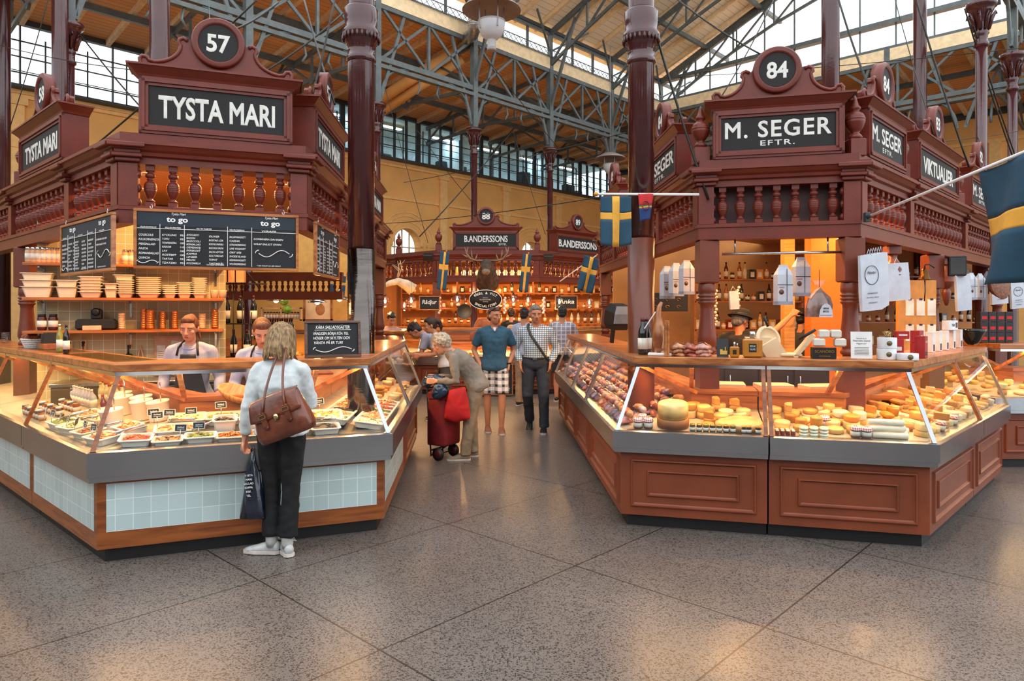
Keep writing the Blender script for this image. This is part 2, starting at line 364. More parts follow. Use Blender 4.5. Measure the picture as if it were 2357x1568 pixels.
def sign(fr, s, z, w, name, num, label, sub=None, seg=None, o=-.02, h=.44, ns=.165, fit=.82, depth=.2, sp=1.0, material=None, subw=.3, subx=0, numc=None, scale=1):
    """box sign with cornice, scrolled pediment and round number plate; front face at o"""
    t = thing('stall_sign', label, 'sign', M=fr.M(s, o, z+.003)); Mt = material or MAROON; k = scale
    b = MB(); b.box(-w/2, w/2, 0, depth, 0, h); b.build('sign_box', Mt, t)
    f = MB()
    for g, (a, y) in enumerate(((.0, -.02), (.022, -.032), (.045, -.018))):
        i = a; e = a+.022
        x0, x1, z0, z1 = -w/2+i, w/2-i, i, h-.02-i
        f.box(x0, x1, y, 0, z0, z0+.022); f.box(x0, x1, y, 0, z1-.022, z1); f.box(x0, x0+.022, y, 0, z0, z1); f.box(x1-.022, x1, y, 0, z0, z1)
    f.build('sign_frame', Mt, t)
    p = MB(); p.box(-w/2+.066, w/2-.066, -.006, .0, .066, h-.086); p.build('sign_panel', BLACKP, t)
    l = MB(); ph = h-.152; pw = w-.132
    if sub:
        write(l, name, 0, .066+ph*.38, ph*.50, pw*fit, -.008, .02, .01, spacing=sp)
        l.build('lettering', CREAM, t); l = MB()
        write(l, sub, subx*pw, .066+ph*.12, ph*.16, pw*subw, -.008, .012, .01, spacing=1.2)
    else: write(l, name, 0, .066+ph*.22, ph*.57, pw*fit, -.008, .028, .01, spacing=sp)
    l.build('small_lettering' if sub else 'lettering', CREAM, t)
    c = MB()
    for zz0, zz1, e0, e1 in ((h-.02, h, .01, .02), (h, h+.05, .02, .07), (h+.05, h+.065, .08, .08)):
        r = []
        for zz, e in ((zz0, e0), (zz1, e1)): r.append([V(-w/2-e, -e, zz), V(w/2+e, -e, zz), V(w/2+e, depth+e*.3, zz), V(-w/2-e, depth+e*.3, zz)])
        c.loft(r)
    c.build('cornice', Mt, t)
    zb = h+.065; R = .2*k; cz = zb+.245*k; W = w/2-.0
    # pediment outline: small outer scrolls, concave sweep up to the inner scrolls beside the plate
    left = [(-W+.02, zb), (-W+.005, zb+.03*k), (-W, zb+.06*k), (-W+.02, zb+.085*k), (-W+.05, zb+.08*k), (-W+.065, zb+.055*k)]
    x0, x1 = -W+.07, -R-.075*k
    for i in range(1, 11):
        a = i/10; left.append((x0+(x1-x0)*math.sin(a*math.pi/2)**1.0, zb+.045*k+(.155*k)*(1-math.cos(a*math.pi/2))))
    cx = -R-.055*k; czz = zb+.225*k
    left += [(cx-.035*k, czz-.01), (cx-.03*k, czz+.02*k), (cx, czz+.035*k), (cx+.03*k, czz+.015*k), (-R*.75, cz+R*.3)]
    pts = left+[(0, cz+R*.5)]+[(-a, bb) for a, bb in reversed(left)]
    g = MB(); g.prism(pts, .03, .08)
    for sgn in (-1, 1):
        cv = [(sgn*a, .03, bb) for a, bb in left[:-1]]
        g.tube(cv, .016*k, 6, True)
    g.build('pediment', Mt, t)
    r = MB(); r.lathe([(R, -.05), (R, .03), (R-.012, .045), (R-.03, .035), (R-.04, .045), (R-.055, .02), (R-.055, 0)], (0, .03, cz), 40, ax=(0, -1, 0)); r.build('round_frame', Mt, t)
    q = MB(); q.lathe([(R-.053, 0), (R-.053, .026)], (0, .03, cz), 36, False, ax=(0, -1, 0)); q.build('round_panel', BLACKP, t)
    n = MB(); write(n, num, 0, cz-.07*k, .14*k, .175*k if len(num) > 1 else None, .002, .03, .01); n.build('numerals', CREAM, t)
    return t
def canopy(label, top, dz, bays, fins, planks, solid=None):
    """top: plan line. bays: per edge list of post positions along the edge; fins: (edge, s)"""
    t = thing('stall_canopy', label, 'stall canopy', M=Matrix.Translation((top[1].x, top[1].y, 0)))
    Mi = Matrix.Translation((-top[1].x, -top[1].y, 0)); z = dz
    b = MB(Mi); sweep(b, top, [(0, 2.33+z), (0, 2.46+z), (-.13, 2.46+z), (-.13, 2.33+z)]); sweep(b, top, [(.012, 2.435+z), (.012, 2.465+z), (0, 2.47+z), (-.01, 2.43+z)]); b.build('lower_beam', MAROON, t)
    b = MB(Mi); sweep(b, top, [(0, 2.79+z), (0, 2.84+z), (.03, 2.85+z), (.035, 2.875+z), (.06, 2.89+z), (.085, 2.92+z), (.10, 2.925+z), (.10, 2.95+z), (-.25, 2.965+z), (-.25, 2.79+z)])
    b.build('cornice', MAROON, t)
    b = MB(Mi); sweep(b, top, [(-.01, 2.96+z), (-.01, 3.03+z), (-.2, 3.03+z), (-.2, 2.96+z)]); b.build('parapet', MAROON, t)
    for e, posts in enumerate(bays):
        fr = Fr(top[e], top[e+1])
        for s in posts:
            q = MB(Mi @ fr.M(s, .012, 0)); q.box(-.065, .065, 0, .13, 2.46+z, 2.79+z)
            for sx in (-1, 1):   # turned half-shapes let into the sides of the post
                for k in range(3): q.ball((sx*.065, .065, 2.5+z+k*.11), (.022, .03, .035), 8, 6)
            q.build('post', MAROON, t)
            q = MB(Mi @ fr.M(s, .012, 0))
            for zz0, zz1, e0 in ((2.80, 2.83, .03), (2.83, 2.86, .06), (2.86, 2.90, .04), (2.90, 2.935, .10)):
                q.box(-.065-e0*.6, .065+e0*.6, -e0, .1, zz0+z, zz1+z, .006)
            q.build('bracket', MAROON, t)
        for a, bb in zip(posts, posts[1:]):
            n = max(1, round((bb-a-.13)/BSP)); st = (bb-a)/(n+.0) if False else (bb-a-.13)/n
            for i in range(n):
                s = a+.065+st*(i+.5)
                c = bpy.data.objects.new('baluster', BALM); S.collection.objects.link(c); c.parent = t
                v = fr.P(s, -.055, 2.46+z)-Vector((top[1].x, top[1].y, 0)); c.location = v; c.rotation_euler = (0, 0, math.atan2(fr.d.y, fr.d.x))
    for e, s in fins:
        fr = Fr(top[e], top[e+1]); v = fr.P(s, -.1, 0)-Vector((top[1].x, top[1].y, 0)); finial(t, (v.x, v.y), 3.03+z)
    if solid:
        b = MB(Mi); sweep(b, [v for v in top[1:3]], [(-.16, 2.46+z), (-.16, 2.79+z), (-.18, 2.79+z), (-.18, 2.46+z)]); b.build('backing_board', mat('backing_dark', '5a3f3c', .6), t)
    # plank ceiling inside, with its downlights
    p = [v for v in offs(top, -.12)]; far = [V(p[-1].x+planks[1][0], p[-1].y+planks[1][1]), V(p[0].x+planks[0][0], p[0].y+planks[0][1])]
    poly = p+far; c = MB(Mi); n = len(poly)
    c.add([(v.x, v.y, 2.93+z) for v in poly]+[(v.x, v.y, 2.96+z) for v in poly], [tuple(range(n-1, -1, -1)), tuple(range(n, 2*n))]+[(i, (i+1) % n, (i+1) % n+n, i+n) for i in range(n)])
    m = mat('plank_ceiling', 'c98a4c', .45); pattern(m, 'stripe', ['c98a4c', '8c5524'], 9, w=.08, rot=.5)
    c.build('plank_ceiling', m, t)
    return t
_b = BAL; BALM = _b.build('baluster_source', MAROON).data; bpy.data.objects.remove(bpy.data.objects['baluster_source']); BSP = .158
LC = canopy('red-brown turned-wood stall canopy with eight balusters in its front and menu boards hung below', LTOP, .05,
            [[8-s for s in (7.2, 5.2, 3.3, 1.27, .07)], [.065, 1.38-.065], [.07, 1.45, 2.85, 4.2, 5.43]], [(0, 8-3.2), (2, 5.3)], ((2.5, 3.0), (-2.0, 0)))
RC = canopy('red-brown turned-wood stall canopy of the cheese stall, dark boards behind its front balusters', RTOP, 0,
            [[.07, 1.5, 2.9, 4.3, 5.73], [.065, 1.306-.065], [.07, 1.5, 3.9, 5.6, 7.4, 8.9]], [(1, .02), (1, 1.286), (2, 1.5), (2, 3.9), (2, 5.7)], ((2.0, 0), (-3.0, 2.0)), True)
fL = [Fr(a, b) for a, b in zip(LTOP, LTOP[1:])]; fR = [Fr(a, b) for a, b in zip(RTOP, RTOP[1:])]
sign(fL[1], .70, 3.08, 1.13, 'TYSTA MARI', '57', 'large dark sign lettered TYSTA MARI with scrolled top and number 57', fit=.86, h=.46)
sign(fL[0], 8-2.2, 3.08, 1.5, 'TYSTA MARI', '58', 'oblique TYSTA MARI sign with round number 58 left of the number 57 sign', fit=.82)
sign(fL[2], 1.02, 3.08, 1.4, 'TYSTA MARI', '57', 'narrow-looking TYSTA MARI sign beside the dark iron pillar, right of the large 57 sign', fit=.82)
sign(fL[2], 4.4, 3.08, 1.4, 'TYSTA MARI', '56', 'sign end with cornice peeking out behind the dark pillar on the aisle', fit=.82)
sign(fR[1], .655, 3.03, 1.06, 'M. SEGER', '84', 'large dark sign lettered M. SEGER EFTR. with scrolled top and number 84', 'EFTR.', fit=.93, sp=1.12)
sign(fR[2], .78, 3.03, 1.1, 'M. SEGER', '84', 'oblique M. SEGER EFTR. sign just right of the large front sign', 'EFTR.', fit=.9)
sign(fR[2], 2.65, 3.03, 1.75, 'VIKTUALIER', '83', 'oblique sign lettered VIKTUALIER with number 83', fit=.8)
sign(fR[2], 4.95, 3.03, 1.5, 'M. SEGER', '82', 'farthest oblique M. SEGER sign beyond the VIKTUALIER sign', 'EFTR.', fit=.8)
sign(fR[0], 5.8-1.5, 3.03, 1.55, 'M. SEGER', '84', 'oblique M. SEGER sign half hidden behind the dark iron pillar', 'EFTR.', fit=.85)
sign(fR[0], 5.8-4.6, 3.03, 1.4, 'M. SEGER', '85', 'small distant sign side seen left of the pillar by the pendant lamp', fit=.8)
# ---------------------------------------------------------------- iron pillars
def pillar(X, Y, r, label, ztop=9, split=None, low=None, z0=0, cap=None):
    t = thing('iron_pillar', label, 'pillar', (X, Y, 0))
    if split:
        a = MB(); a.lathe([(r*1.03, z0), (r*1.03, split)], n=32); a.build('lower_sleeve', low, t)
    else: split = z0
    a = MB(); a.lathe([(r, split), (r, ztop)], n=32); a.build('shaft', COLM, t)
    if cap:
        a = MB(); q = r
        a.lathe([(q, cap-.16), (q*1.12, cap-.14), (q*1.12, cap-.11), (q*1.02, cap-.1), (q*1.02, cap-.03), (q*1.1, cap-.02), (q*1.1, cap), (q*1.2, cap+.01), (q*1.3, cap+.05), (q*1.42, cap+.08), (q*1.42, cap+.11), (q*1.2, cap+.14), (q*1.25, cap+.2), (q*1.3, cap+.3), (q*1.05, cap+.33)], n=32)
        for k in range(24):
            an = 2*math.pi*k/24; a.ball((q*1.36*math.cos(an), q*1.36*math.sin(an), cap+.055), (.014, .014, .03), 6, 5)
        a.build('moulded_collar', COLM, t)
    return t
SLEEVE = mat('polished_sleeve', '625b57', .16, 1, .12, 2, .2, bscale=5, stretch=(1, 1, 6))
pillar(-.2189*6, 6.0, .114, 'thick dark iron pillar with a polished steel sleeve on its lower part', 6, 2.24, SLEEVE, cap=4.02)
pillar(1.134, 6.05, .113, 'thick iron pillar dark above and brown below, beside the big flag', 6, 2.34, COLL, cap=4.02)
pillar((367-1178)/FPX*8.4, 8.4, .114, 'iron pillar rising behind the number 57 sign', 9)
pillar((138-1178)/FPX*10.6, 10.6, .114, 'iron pillar rising behind the number 58 sign', 11)
pillar((8-1178)/FPX*11.5, 11.5, .1, 'iron pillar at the very edge, left of the number 58 sign', 11)
pillar((1911-1178)/FPX*9.3, 9.3, .114, 'iron pillar rising behind the large number 84 sign', 12)
pillar((2117-1178)/FPX*12.9, 12.9, .114, 'iron pillar rising behind the VIKTUALIER sign', 12)
# ---------------------------------------------------------------- the hall
HM = Matrix(((-U.x, Vv.x, 0, G0.x), (-U.y, Vv.y, 0, G0.y), (0, 0, 1, 0), (0, 0, 0, 1)))   # local x = a (back down the nave), y = b, z
def HP(a, b, z): return HM @ Vector((a, b, z))
YEL = mat('ochre_plaster', 'f2b668', .75, noise=.06, scale=1.2)
YELT = mat('ochre_trim', 'f6c47c', .7, noise=.05)
PLKA = mat('aisle_planks', 'f4bd84', .6); pattern(PLKA, 'stripe', ['f4bd84', 'b98250'], 7, w=.10, rot=math.pi/2)
PLKN = mat('nave_planks', 'ecd9b4', .6); pattern(PLKN, 'stripe', ['fff2d6', 'd9bd92'], 6, w=.10, rot=math.pi/2)
PLKB = mat('end_planks', 'b98255', .6); pattern(PLKB, 'stripe', ['f0b078', 'b0764a'], 7, w=.10)
RAFT = mat('rafter_cream', 'f0d4a6', .6, noise=.08)
def hbox(mb, a0, a1, b0, b1, z0, z1): mb.M = HM; mb.box(a0, a1, b0, b1, z0, z1)
def hplane(mb, c, th=.04):
    mb.M = HM; c = [Vector(p) for p in c]; mb.loft([c, [p+Vector((0, 0, th)) for p in c]])
AW = 5.4; ZC = 6.2; ZB = 7.2; ZT = 8.36; ZE = 9.45; AMAX = 24; BMAX = 20
# aisle wall (back) with its arches, string course and ledge
mb = MB(HM); mb.box(-AW, AMAX, -AW-.4, -AW, 0, 3.0)
arch = [6.6, 3.6, .6, -2.4, 9.6, 12.6, 15.6]; R0 = .62; spring = 3.75
xs = sorted(arch); prev = -AW
for c in xs+[None]:
    mb.box(prev, (c-R0) if c is not None else AMAX, -AW-.4, -AW, 3.0, 4.6)
    prev = (c+R0) if c is not None else None
for c in xs:   # wall over the arch, cut round
    n = 10; pts = [(c-R0, 4.6)]+[(c-R0*math.cos(math.pi*i/n), spring+R0*math.sin(math.pi*i/n)) for i in range(n+1)]+[(c+R0, 4.6)]
    for i in range(n):
        x0, z0 = pts[i+1]; x1, z1 = pts[i+2]; mb.add([(x0, -AW, z0), (x1, -AW, z1), (x1, -AW, 4.6), (x0, -AW, 4.6)], [(0, 1, 2, 3)])
        mb.add([(x0, -AW, z0), (x1, -AW, z1), (x1, -AW-.4, z1), (x0, -AW-.4, z0)], [(0, 1, 2, 3)])
mb.box(-AW, AMAX, -AW-.4, -AW, 4.6, 6.42)
struct(mb.build('wall_back', YEL))
mb = MB(HM)
for z0, z1, o in ((5.22, 5.30, .05), (6.26, 6.34, .06), (6.34, 6.42, .1)): mb.box(-AW, AMAX, -AW-.02, -AW+o, z0, z1)
struct(mb.build('trim_1', YELT))
mb = MB(HM)
for c in [-4.0, -1.0, 2.05, 5.1, 8.1, 11.1, 14.1, 17.1]:
    mb.box(c-.16, c+.16, -AW-.02, -AW+.08, 0, 6.26); mb.box(c-.22, c+.22, -AW-.02, -AW+.12, 6.1, 6.26); mb.box(c-.2, c+.2, -AW-.02, -AW+.1, 5.18, 5.32)
for c in xs:
    for r in (.82, 1.0, 1.12):
        pts = [(c-r*math.cos(math.pi*i/20), -AW, spring+r*math.sin(math.pi*i/20)) for i in range(21)]; mb.tube(pts, .035, 6)
    mb.tube([(c-R0*math.cos(math.pi*i/20), -AW, spring+R0*math.sin(math.pi*i/20)) for i in range(21)], .05, 6)
struct(mb.build('trim_2', YELT))
# arched windows
WF = mat('window_bar_cream', 'd9c9a0', .6); k = 1
for c in xs[:6]:
    mb = MB(HM)
    for dx in (-.3, .3): mb.box(c+dx-.02, c+dx+.02, -AW-.3, -AW-.26, 3.0, spring+.5)
    mb.box(c-.02, c+.02, -AW-.3, -AW-.26, 3.0, spring+.6); mb.box(c-R0, c+R0, -AW-.3, -AW-.26, spring-.02, spring+.02)
    o = struct(mb.build('window_%d' % k, WF)); g = MB(HM); g.box(c-R0, c+R0, -AW-.35, -AW-.345, 3.0, spring+R0); g.build('pane', PANE, o); k += 1
# glazed band high in the aisle wall
def band(a0, a1, b, z0, z1, step, name, glassm, thick=.05, rows=(.5,)):
    m = MB(HM); m.box(a0, a1, b-.1, b+.02, z0-.06, z0); m.box(a0, a1, b-.1, b+.04, z1, z1+.12); x = a0; i = 0
    while x <= a1+.01:
        w = thick/2 if i % 6 else thick*1.6
        m.box(x-w, x+w, b-.08, b, z0, z1); x += step; i += 1
    for r in rows: m.box(a0, a1, b-.06, b-.02, z0+(z1-z0)*r-.012, z0+(z1-z0)*r+.012)
    o = struct(m.build(name, IROND)); g = MB(HM); g.box(a0, a1, b-.05, b-.045, z0, z1); g.build('pane', glassm, o); return o
GBLUE = glass('office_glass', (.80, .93, .97), .4, .03)
band(-AW, 12.5, -AW, 6.48, 7.85, .48, 'window_20', GBLUE, rows=(.33, .66)); band(12.5, AMAX, -AW, 6.48, 7.85, .9, 'window_21', PANE, .03, rows=(.25, .5, .75))
m = MB(HM); m.box(-AW, AMAX, -AW, -AW+.35, 6.42, 6.48)   # dark ledge under the band
for i in range(36): m.box(-5+i*.8, -4.97+i*.8, -AW+.32, -AW+.35, 6.45, 7.5)
for zz in (6.75, 7.05): m.box(-AW, AMAX, -AW+.32, -AW+.34, zz, zz+.015)
struct(m.build('trim_3', IROND))
# rooms behind the band
OFFW = mat('office_wall', 'd2e2e6', .7, noise=.1, scale=2)
m = MB(HM); m.box(-AW, 12.3, -AW-3.2, -AW-3.1, 5.8, 8.5); m.box(-AW, 12.3, -AW-3.2, -AW-.12, 8.1, 8.2); m.box(12.2, 12.3, -AW-3.2, -AW-.12, 5.8, 8.2)
for x in (-1.5, 3.2, 7.9): m.box(x, x+.1, -AW-3.2, -AW-1.0, 5.8, 8.1)
struct(m.build('wall_office', OFFW))
OFFD = mat('office_dark', '222a30', .5)
random.seed(3)
for i in range(15):
    x = -4.5+i*1.12; z = 6.0; w = random.uniform(.3, .7); h = random.uniform(.6, 1.5); b = -AW-random.uniform(.9, 2.4)
    m = MB(HM); m.box(x, x+w, b-.3, b, z, z+h, .02); m.box(x+.05, x+w-.05, b, b+.02, z+.1, z+h-.1); tag(m.build('office_cabinet', OFFD), 'dark cabinet seen through the high glazed band above the ochre wall', 'cabinet', 'dark cabinets in the rooms behind the high windows')
TUBE = mat('white_lamp', 'f4f8ff', .5, emit=45)
for i in range(7):
    m = MB(HM); x = -4+i*2.4; m.box(x, x+1.1, -AW-1.7, -AW-1.5, 8.02, 8.1); m.mi = 1; m.box(x+.04, x+1.06, -AW-1.67, -AW-1.53, 8.0, 8.02)
    tag(m.build('ceiling_lamp', [WHITE, TUBE]), 'white strip lamp glowing in a room behind the high windows', 'lamp', 'strip lamps in the rooms behind the high windows')
# end wall beyond the gable
mb = MB(HM); mb.box(-AW-.4, -AW, -AW-.4, BMAX, 0, 7.9); struct(mb.build('wall_right', YEL))
mb = MB(HM)
for z0, z1, o in ((5.22, 5.30, .05), (6.9, 7.0, .08)): mb.box(-AW, -AW+o, -AW, BMAX, z0, z1)
for c in range(9): mb.box(-AW, -AW+.08, -3+c*2.9-.16, -3+c*2.9+.16, 0, 6.9)
struct(mb.build('trim_4', YELT))
mb = MB(HM); mb.box(-AW, -AW+.14, -AW, BMAX, 7.75, 7.95); struct(mb.build('trim_5', IROND))
# aisle ceilings
mb = MB(); hplane(mb, [(-AW, -AW, 7.97), (AMAX, -AW, 7.97), (AMAX, 0, 8.62), (0, 0, 8.62)]); o = mb.build('ceiling_aisle', PLKA); struct(o)
for ob in [o]:   # keep plank lines parallel to the wall
    ob.data.transform(HM.inverted()); ob.matrix_world = HM
mb = MB(); hplane(mb, [(-AW, -AW, 7.97), (0, 0, 8.62), (0, BMAX, 8.62), (-AW, BMAX, 7.97)]); o = mb.build('ceiling_end_aisle', PLKB); struct(o); o.data.transform(HM.inverted()); o.matrix_world = HM
mb = MB(HM)
for i in range(34):
    a = -4.6+i*.83
    if a > 0: mb.bar((a, -AW, 7.9), (a, 0, 8.55), .09, .13)
    else: mb.bar((a, -AW, 7.9), (a, a, 8.5+a*.12), .09, .13)
for i in range(26):
    b = -4.6+i*.83
    mb.bar((-AW, b, 7.9), (min(0, b), b, 8.55 if b > 0 else 8.5+b*.12), .09, .13)
struct(mb.build('beam_rafters', RAFT))
# nave ceiling: the far slope up to the ridge, and the fascia under the clerestory
NA = 10.5
mb = MB(); hplane(mb, [(-.3, -.5, 9.5), (NA, -.5, 9.5), (NA, 5.25, 11.75), (-.3, 5.25, 11.75)]); o = mb.build('ceiling_nave', PLKN); struct(o); o.data.transform(HM.inverted()); o.matrix_world = HM
mb = MB(HM)
for i in range(13):
    a = .3+i*.83; mb.bar((a, -.3, 9.5), (a, 5.25, 11.67), .09, .12)
struct(mb.build('beam_nave_rafters', RAFT))
mb = MB(HM); mb.box(-.1, AMAX, -.1, .06, 8.40, 8.72); mb.box(-.1, .06, 0, BMAX, 8.40, 8.72); struct(mb.build('trim_6', RAFT))
band(-.1, 14, 0, 8.76, 9.42, .97, 'window_22', PANE, .03, rows=())
# gable glazing
mb = MB(HM)
mb.box(-.08, .04, 0, 10.5, 8.72, 8.80); mb.box(-.12, .1, 0, BMAX, 9.38, 9.5)
for i in range(22):
    b = i*.9; zt = 9.4+min(b, 10.5-b)*.43 if b < 10.5 else 9.4
    mb.box(-.05, .0, b-.018, b+.018, 8.76, max(zt, 9.4))
for s0, s1, z0, z1 in ((0, 5.25, 9.4, 11.7), (10.5, 5.25, 9.4, 11.7)): mb.bar((0, s0, z0), (0, s1, z1), .12, .22)
o = struct(mb.build('window_30', IRON)); g = MB(HM); g.add([(-.02, 0, 8.76), (-.02, 10.5, 8.76), (-.02, 10.5, 9.4), (-.02, 5.25, 11.7), (-.02, 0, 9.4)], [(0, 1, 2, 3, 4)]); g.add([(-.02, 10.5, 8.76), (-.02, BMAX, 8.76), (-.02, BMAX, 9.4), (-.02, 10.5, 9.4)], [(0, 1, 2, 3)]); g.build('pane', PANE, o)
# cast columns with their capitals, and the lattice girder they carry
def cast_column():
    t = thing('cast_column', 'x', 'column')
    m = MB(); m.lathe([(.14, 0), (.14, .25), (.11, .3), (.085, .4), (.075, 5.7)], n=20); m.build('shaft', COLM, t)
    m = MB(); m.lathe([(.075, 5.55), (.1, 5.57), (.1, 5.6), (.08, 5.63), (.08, 5.72), (.1, 5.75), (.085, 5.78), (.09, 5.9), (.12, 6.0), (.16, 6.08), (.17, 6.12), (.2, 6.13), (.2, 6.2)], n=20)
    for k in range(8):
        an = math.pi*k/4; c, s = math.cos(an), math.sin(an); m.tube([(c*.085, s*.085, 5.8), (c*.13, s*.13, 5.95), (c*.18, s*.18, 6.04), (c*.19, s*.19, 5.99)], .025, 6, rr=[.03, .028, .02, .01])
    m.build('capital', COLM, t)
    m = MB(); m.box(-.07, .07, -.07, .07, 6.2, 8.72); m.build('steel_post', IRON, t)
    return t
cc = cast_column(); first = True
spots = [('a', 0, 0), ('a', 2.9, 0), ('a', 5.8, 0), ('a', 8.7, 0), ('a', 11.6, 0), ('a', 14.5, 0), ('a', 17.4, 0), ('a', 8.4, 10.5), ('a', 5.6, 10.5), ('a', 2.8, 10.5), ('a', 0, 3.5), ('a', 0, 7.0), ('a', 0, 10.5), ('a', 0, 14)]
names = ['slim column at the far corner where the glazed gable meets the nave', 'slim column just left of the brown and black pillar, farther away than it', 'slim column behind the number 89 sign', 'slim column rising behind the number 88 sign', 'slim column right beside the steel-sleeved pillar, farther away',
         'slim column hidden mostly behind the number 57 sign', 'slim column with leafy capital just right of the pillar behind sign 58', 'slim column with leafy capital high above the VIKTUALIER sign', 'slim column with leafy capital nearest the right edge', 'slim far column below the gable glazing at the right edge',
         'slim column under the gable glazing behind the 84 sign', 'slim column under the gable glazing between the iron pillars', 'slim column where the gable glazing ends', 'slim column beyond the end of the gable glazing']
for (q, a, b), nm in zip(spots, names):
    c = cc if first else copy_tree(cc); first = False
    v = HP(a, b, 0); c.location = v; c.rotation_euler = (0, 0, math.atan2(-U.y, -U.x)); c['label'] = nm; c['group'] = 'cast iron columns of the nave'
def girder_bay(a0, a1):
    """lattice bay along x"""
    m = MB(); L = a1-a0
    m.box(a0, a1, -.05, .05, ZT-.06, ZT+.06); m.box(a0, a1, -.05, .05, ZB-.06, ZB+.06); m.box(a0, a1, -.07, .07, ZB-.2, ZB-.12)
    mid = (a0+a1)/2; 
    for p, q in (((a0+.1, ZB), (mid, ZT)), ((a0+.1, ZT), (mid, ZB)), ((mid, ZB), (a1-.1, ZT)), ((mid, ZT), (a1-.1, ZB))): m.bar((p[0], 0, p[1]), (q[0], 0, q[1]), .05, .06)
    m.box(mid-.03, mid+.03, -.03, .03, ZB, ZT)
    for e, sg in ((a0, 1), (a1, -1)):
        pts = [(e+sg*(.1+.75*(1-math.cos(t*math.pi/16))), 0, 6.35+.78*math.sin(t*math.pi/16)) for t in range(9)]
        m.tube(pts, .03, 6)
        m.bar((e+sg*.08, 0, 6.3), (e+sg*.75, 0, ZT), .05, .07)
        m.tube([(e+sg*(1.15), 0, ZB-.18), (e+sg*1.2, 0, ZB-.4), (e+sg*1.12, 0, ZB-.55)], .025, 6)
    return m
def girder(Mx, n, name):
    t = struct(empty('beam_girder', M=Mx))
    m = girder_bay(0, 2.9); o = m.build('lattice_bay', IRON, t)
    for i in range(1, n):
        c = o.copy(); S.collection.objects.link(c); c.parent = t; c.location = (2.9*i, 0, 0)
    return t
girder(HM, 7, 'grey-green lattice girder running over the columns in front of the ochre wall')
girder(HM @ Matrix.Rotation(math.pi/2, 4, 'Z'), 6, 'grey-green lattice girder under the big glazed gable')
girder(HM @ Matrix.Translation((0, 10.5, 0)), 3, 'grey-green lattice girder in the upper right corner over the right-hand columns')
# trusses across the aisle and the nave, one per column
def aisle_truss():
    m = MB(); m.bar((0, 0, 8.30), (0, -AW, 7.72), .06, .12); m.bar((0, 0, 7.2), (0, -2.7, 7.35), .06, .08); m.bar((0, -2.7, 7.35), (0, -AW, 7.2), .06, .08)
    for b, z1 in ((-1.35, 8.1), (-2.7, 8.0), (-4.05, 7.85)): m.bar((0, b, 7.28), (0, b, z1), .05, .05)
    for b0, b1 in ((0, -1.35), (-2.7, -1.35), (-2.7, -4.05), (-AW, -4.05)): m.bar((0, b0, 7.25), (0, b1, 8.1), .05, .05)
    m.tube([(0, -.1-.9*(1-math.cos(t*math.pi/16)), 6.35+.9*math.sin(t*math.pi/16)) for t in range(9)], .03, 6)
    for b, z in ((-1.8, 8.14), (-3.6, 7.92)): m.box(-1.45, 1.45, b-.05, b+.05, z-.04, z+.1)
    return m
def nave_truss():
    m = MB(); m.bar((0, 0, 9.4), (0, 5.25, 11.6), .08, .14); P = [(0, 0, 8.5), (0, 1.3, 9.2), (0, 2.6, 9.8), (0, 3.9, 10.3), (0, 5.25, 10.7)]
    for p, q in zip(P, P[1:]): m.bar(p, q, .06, .08)
    for i, p in enumerate(P[1:], 1): m.bar(p, (0, p[1], 9.4+p[1]*.42), .05, .05); m.bar(P[i-1], (0, p[1], 9.4+p[1]*.42), .05, .05)
    m.bar((0, 0, 8.5), (0, 0, 9.4), .1, .1)
    for b in (1.7, 3.5): m.box(-1.45, 1.45, b-.05, b+.05, 9.38+b*.42, 9.5+b*.42)
    m.bar((0, 0, 7.3), (0, .9, 9.6), .06, .08)
    m.bar((-1.45, 0, 9.4), (1.45, 0, 9.4), .08, .1)
    for s in (-1, 1): m.bar((0, 0, 8.9), (s*1.1, .5, 9.6), .05, .05)
    return m
ta = struct(aisle_truss().build('beam_aisle_truss', IRON)); tn = struct(nave_truss().build('beam_nave_truss', IRON))
for i in range(8):
    c = ta if i == 0 else ta.copy()
    if i: S.collection.objects.link(c)
    c.matrix_world = HM @ Matrix.Translation((2.9*i, 0, 0))
for i in range(4):
    c = tn if i == 0 else tn.copy()
    if i: S.collection.objects.link(c)
    c.matrix_world = HM @ Matrix.Translation((2.9*i, 0, 0))
ROT = Matrix.Rotation(math.pi/2, 4, 'Z')
for i in range(6):
    c = ta.copy(); S.collection.objects.link(c)
    c.matrix_world = HM @ Matrix.Translation((0, 2.9*i+.6, 0)) @ Matrix(((0, 1, 0, 0), (1, 0, 0, 0), (0, 0, 1, 0), (0, 0, 0, 1)))
m = MB(HM)     # mesh walkway rail below the clerestory
for i in range(70):
    a = i*.2; m.bar((a, .12, 8.72), (a+.2, .12, 8.9), .012, .012); m.bar((a+.2, .12, 8.72), (a, .12, 8.9), .012, .012)
for z in (8.72, 8.9): m.bar((0, .12, z), (14, .12, z), .02, .02)
tag(m.build('walkway_rail', IRON), 'narrow mesh walkway rail running below the bright clerestory windows', 'rail')
# ducts
def pt(x, y, D): return px(x, y, D)
m = MB(); m.tube([pt(1060, 108, 17.6), pt(866, 235, 18.3)], .14, 16); tag(m.build('air_duct', YEL), 'upper ochre round air duct slanting down below the brown roof', 'duct')
m = MB(); m.tube([pt(1064, 135, 17.9), pt(870, 262, 18.6)], .12, 16); tag(m.build('air_duct', YEL), 'lower ochre round air duct slanting down below the brown roof', 'duct')
m = MB(); m.tube([pt(1092, -20, 16.4), pt(1092, 62, 16.4), pt(1088, 78, 16.6), pt(1062, 100, 17.2)], .15, 14)
for i in range(7): m.tube([pt(1092, 30+i*5, 16.4), pt(1092, 31.5+i*5, 16.4)], .16, 14)
tag(m.build('air_duct', mat('galvanised', 'b9bec0', .3, 1, .2, 12)), 'silvery metal duct elbow beside the large pendant lamp', 'duct')
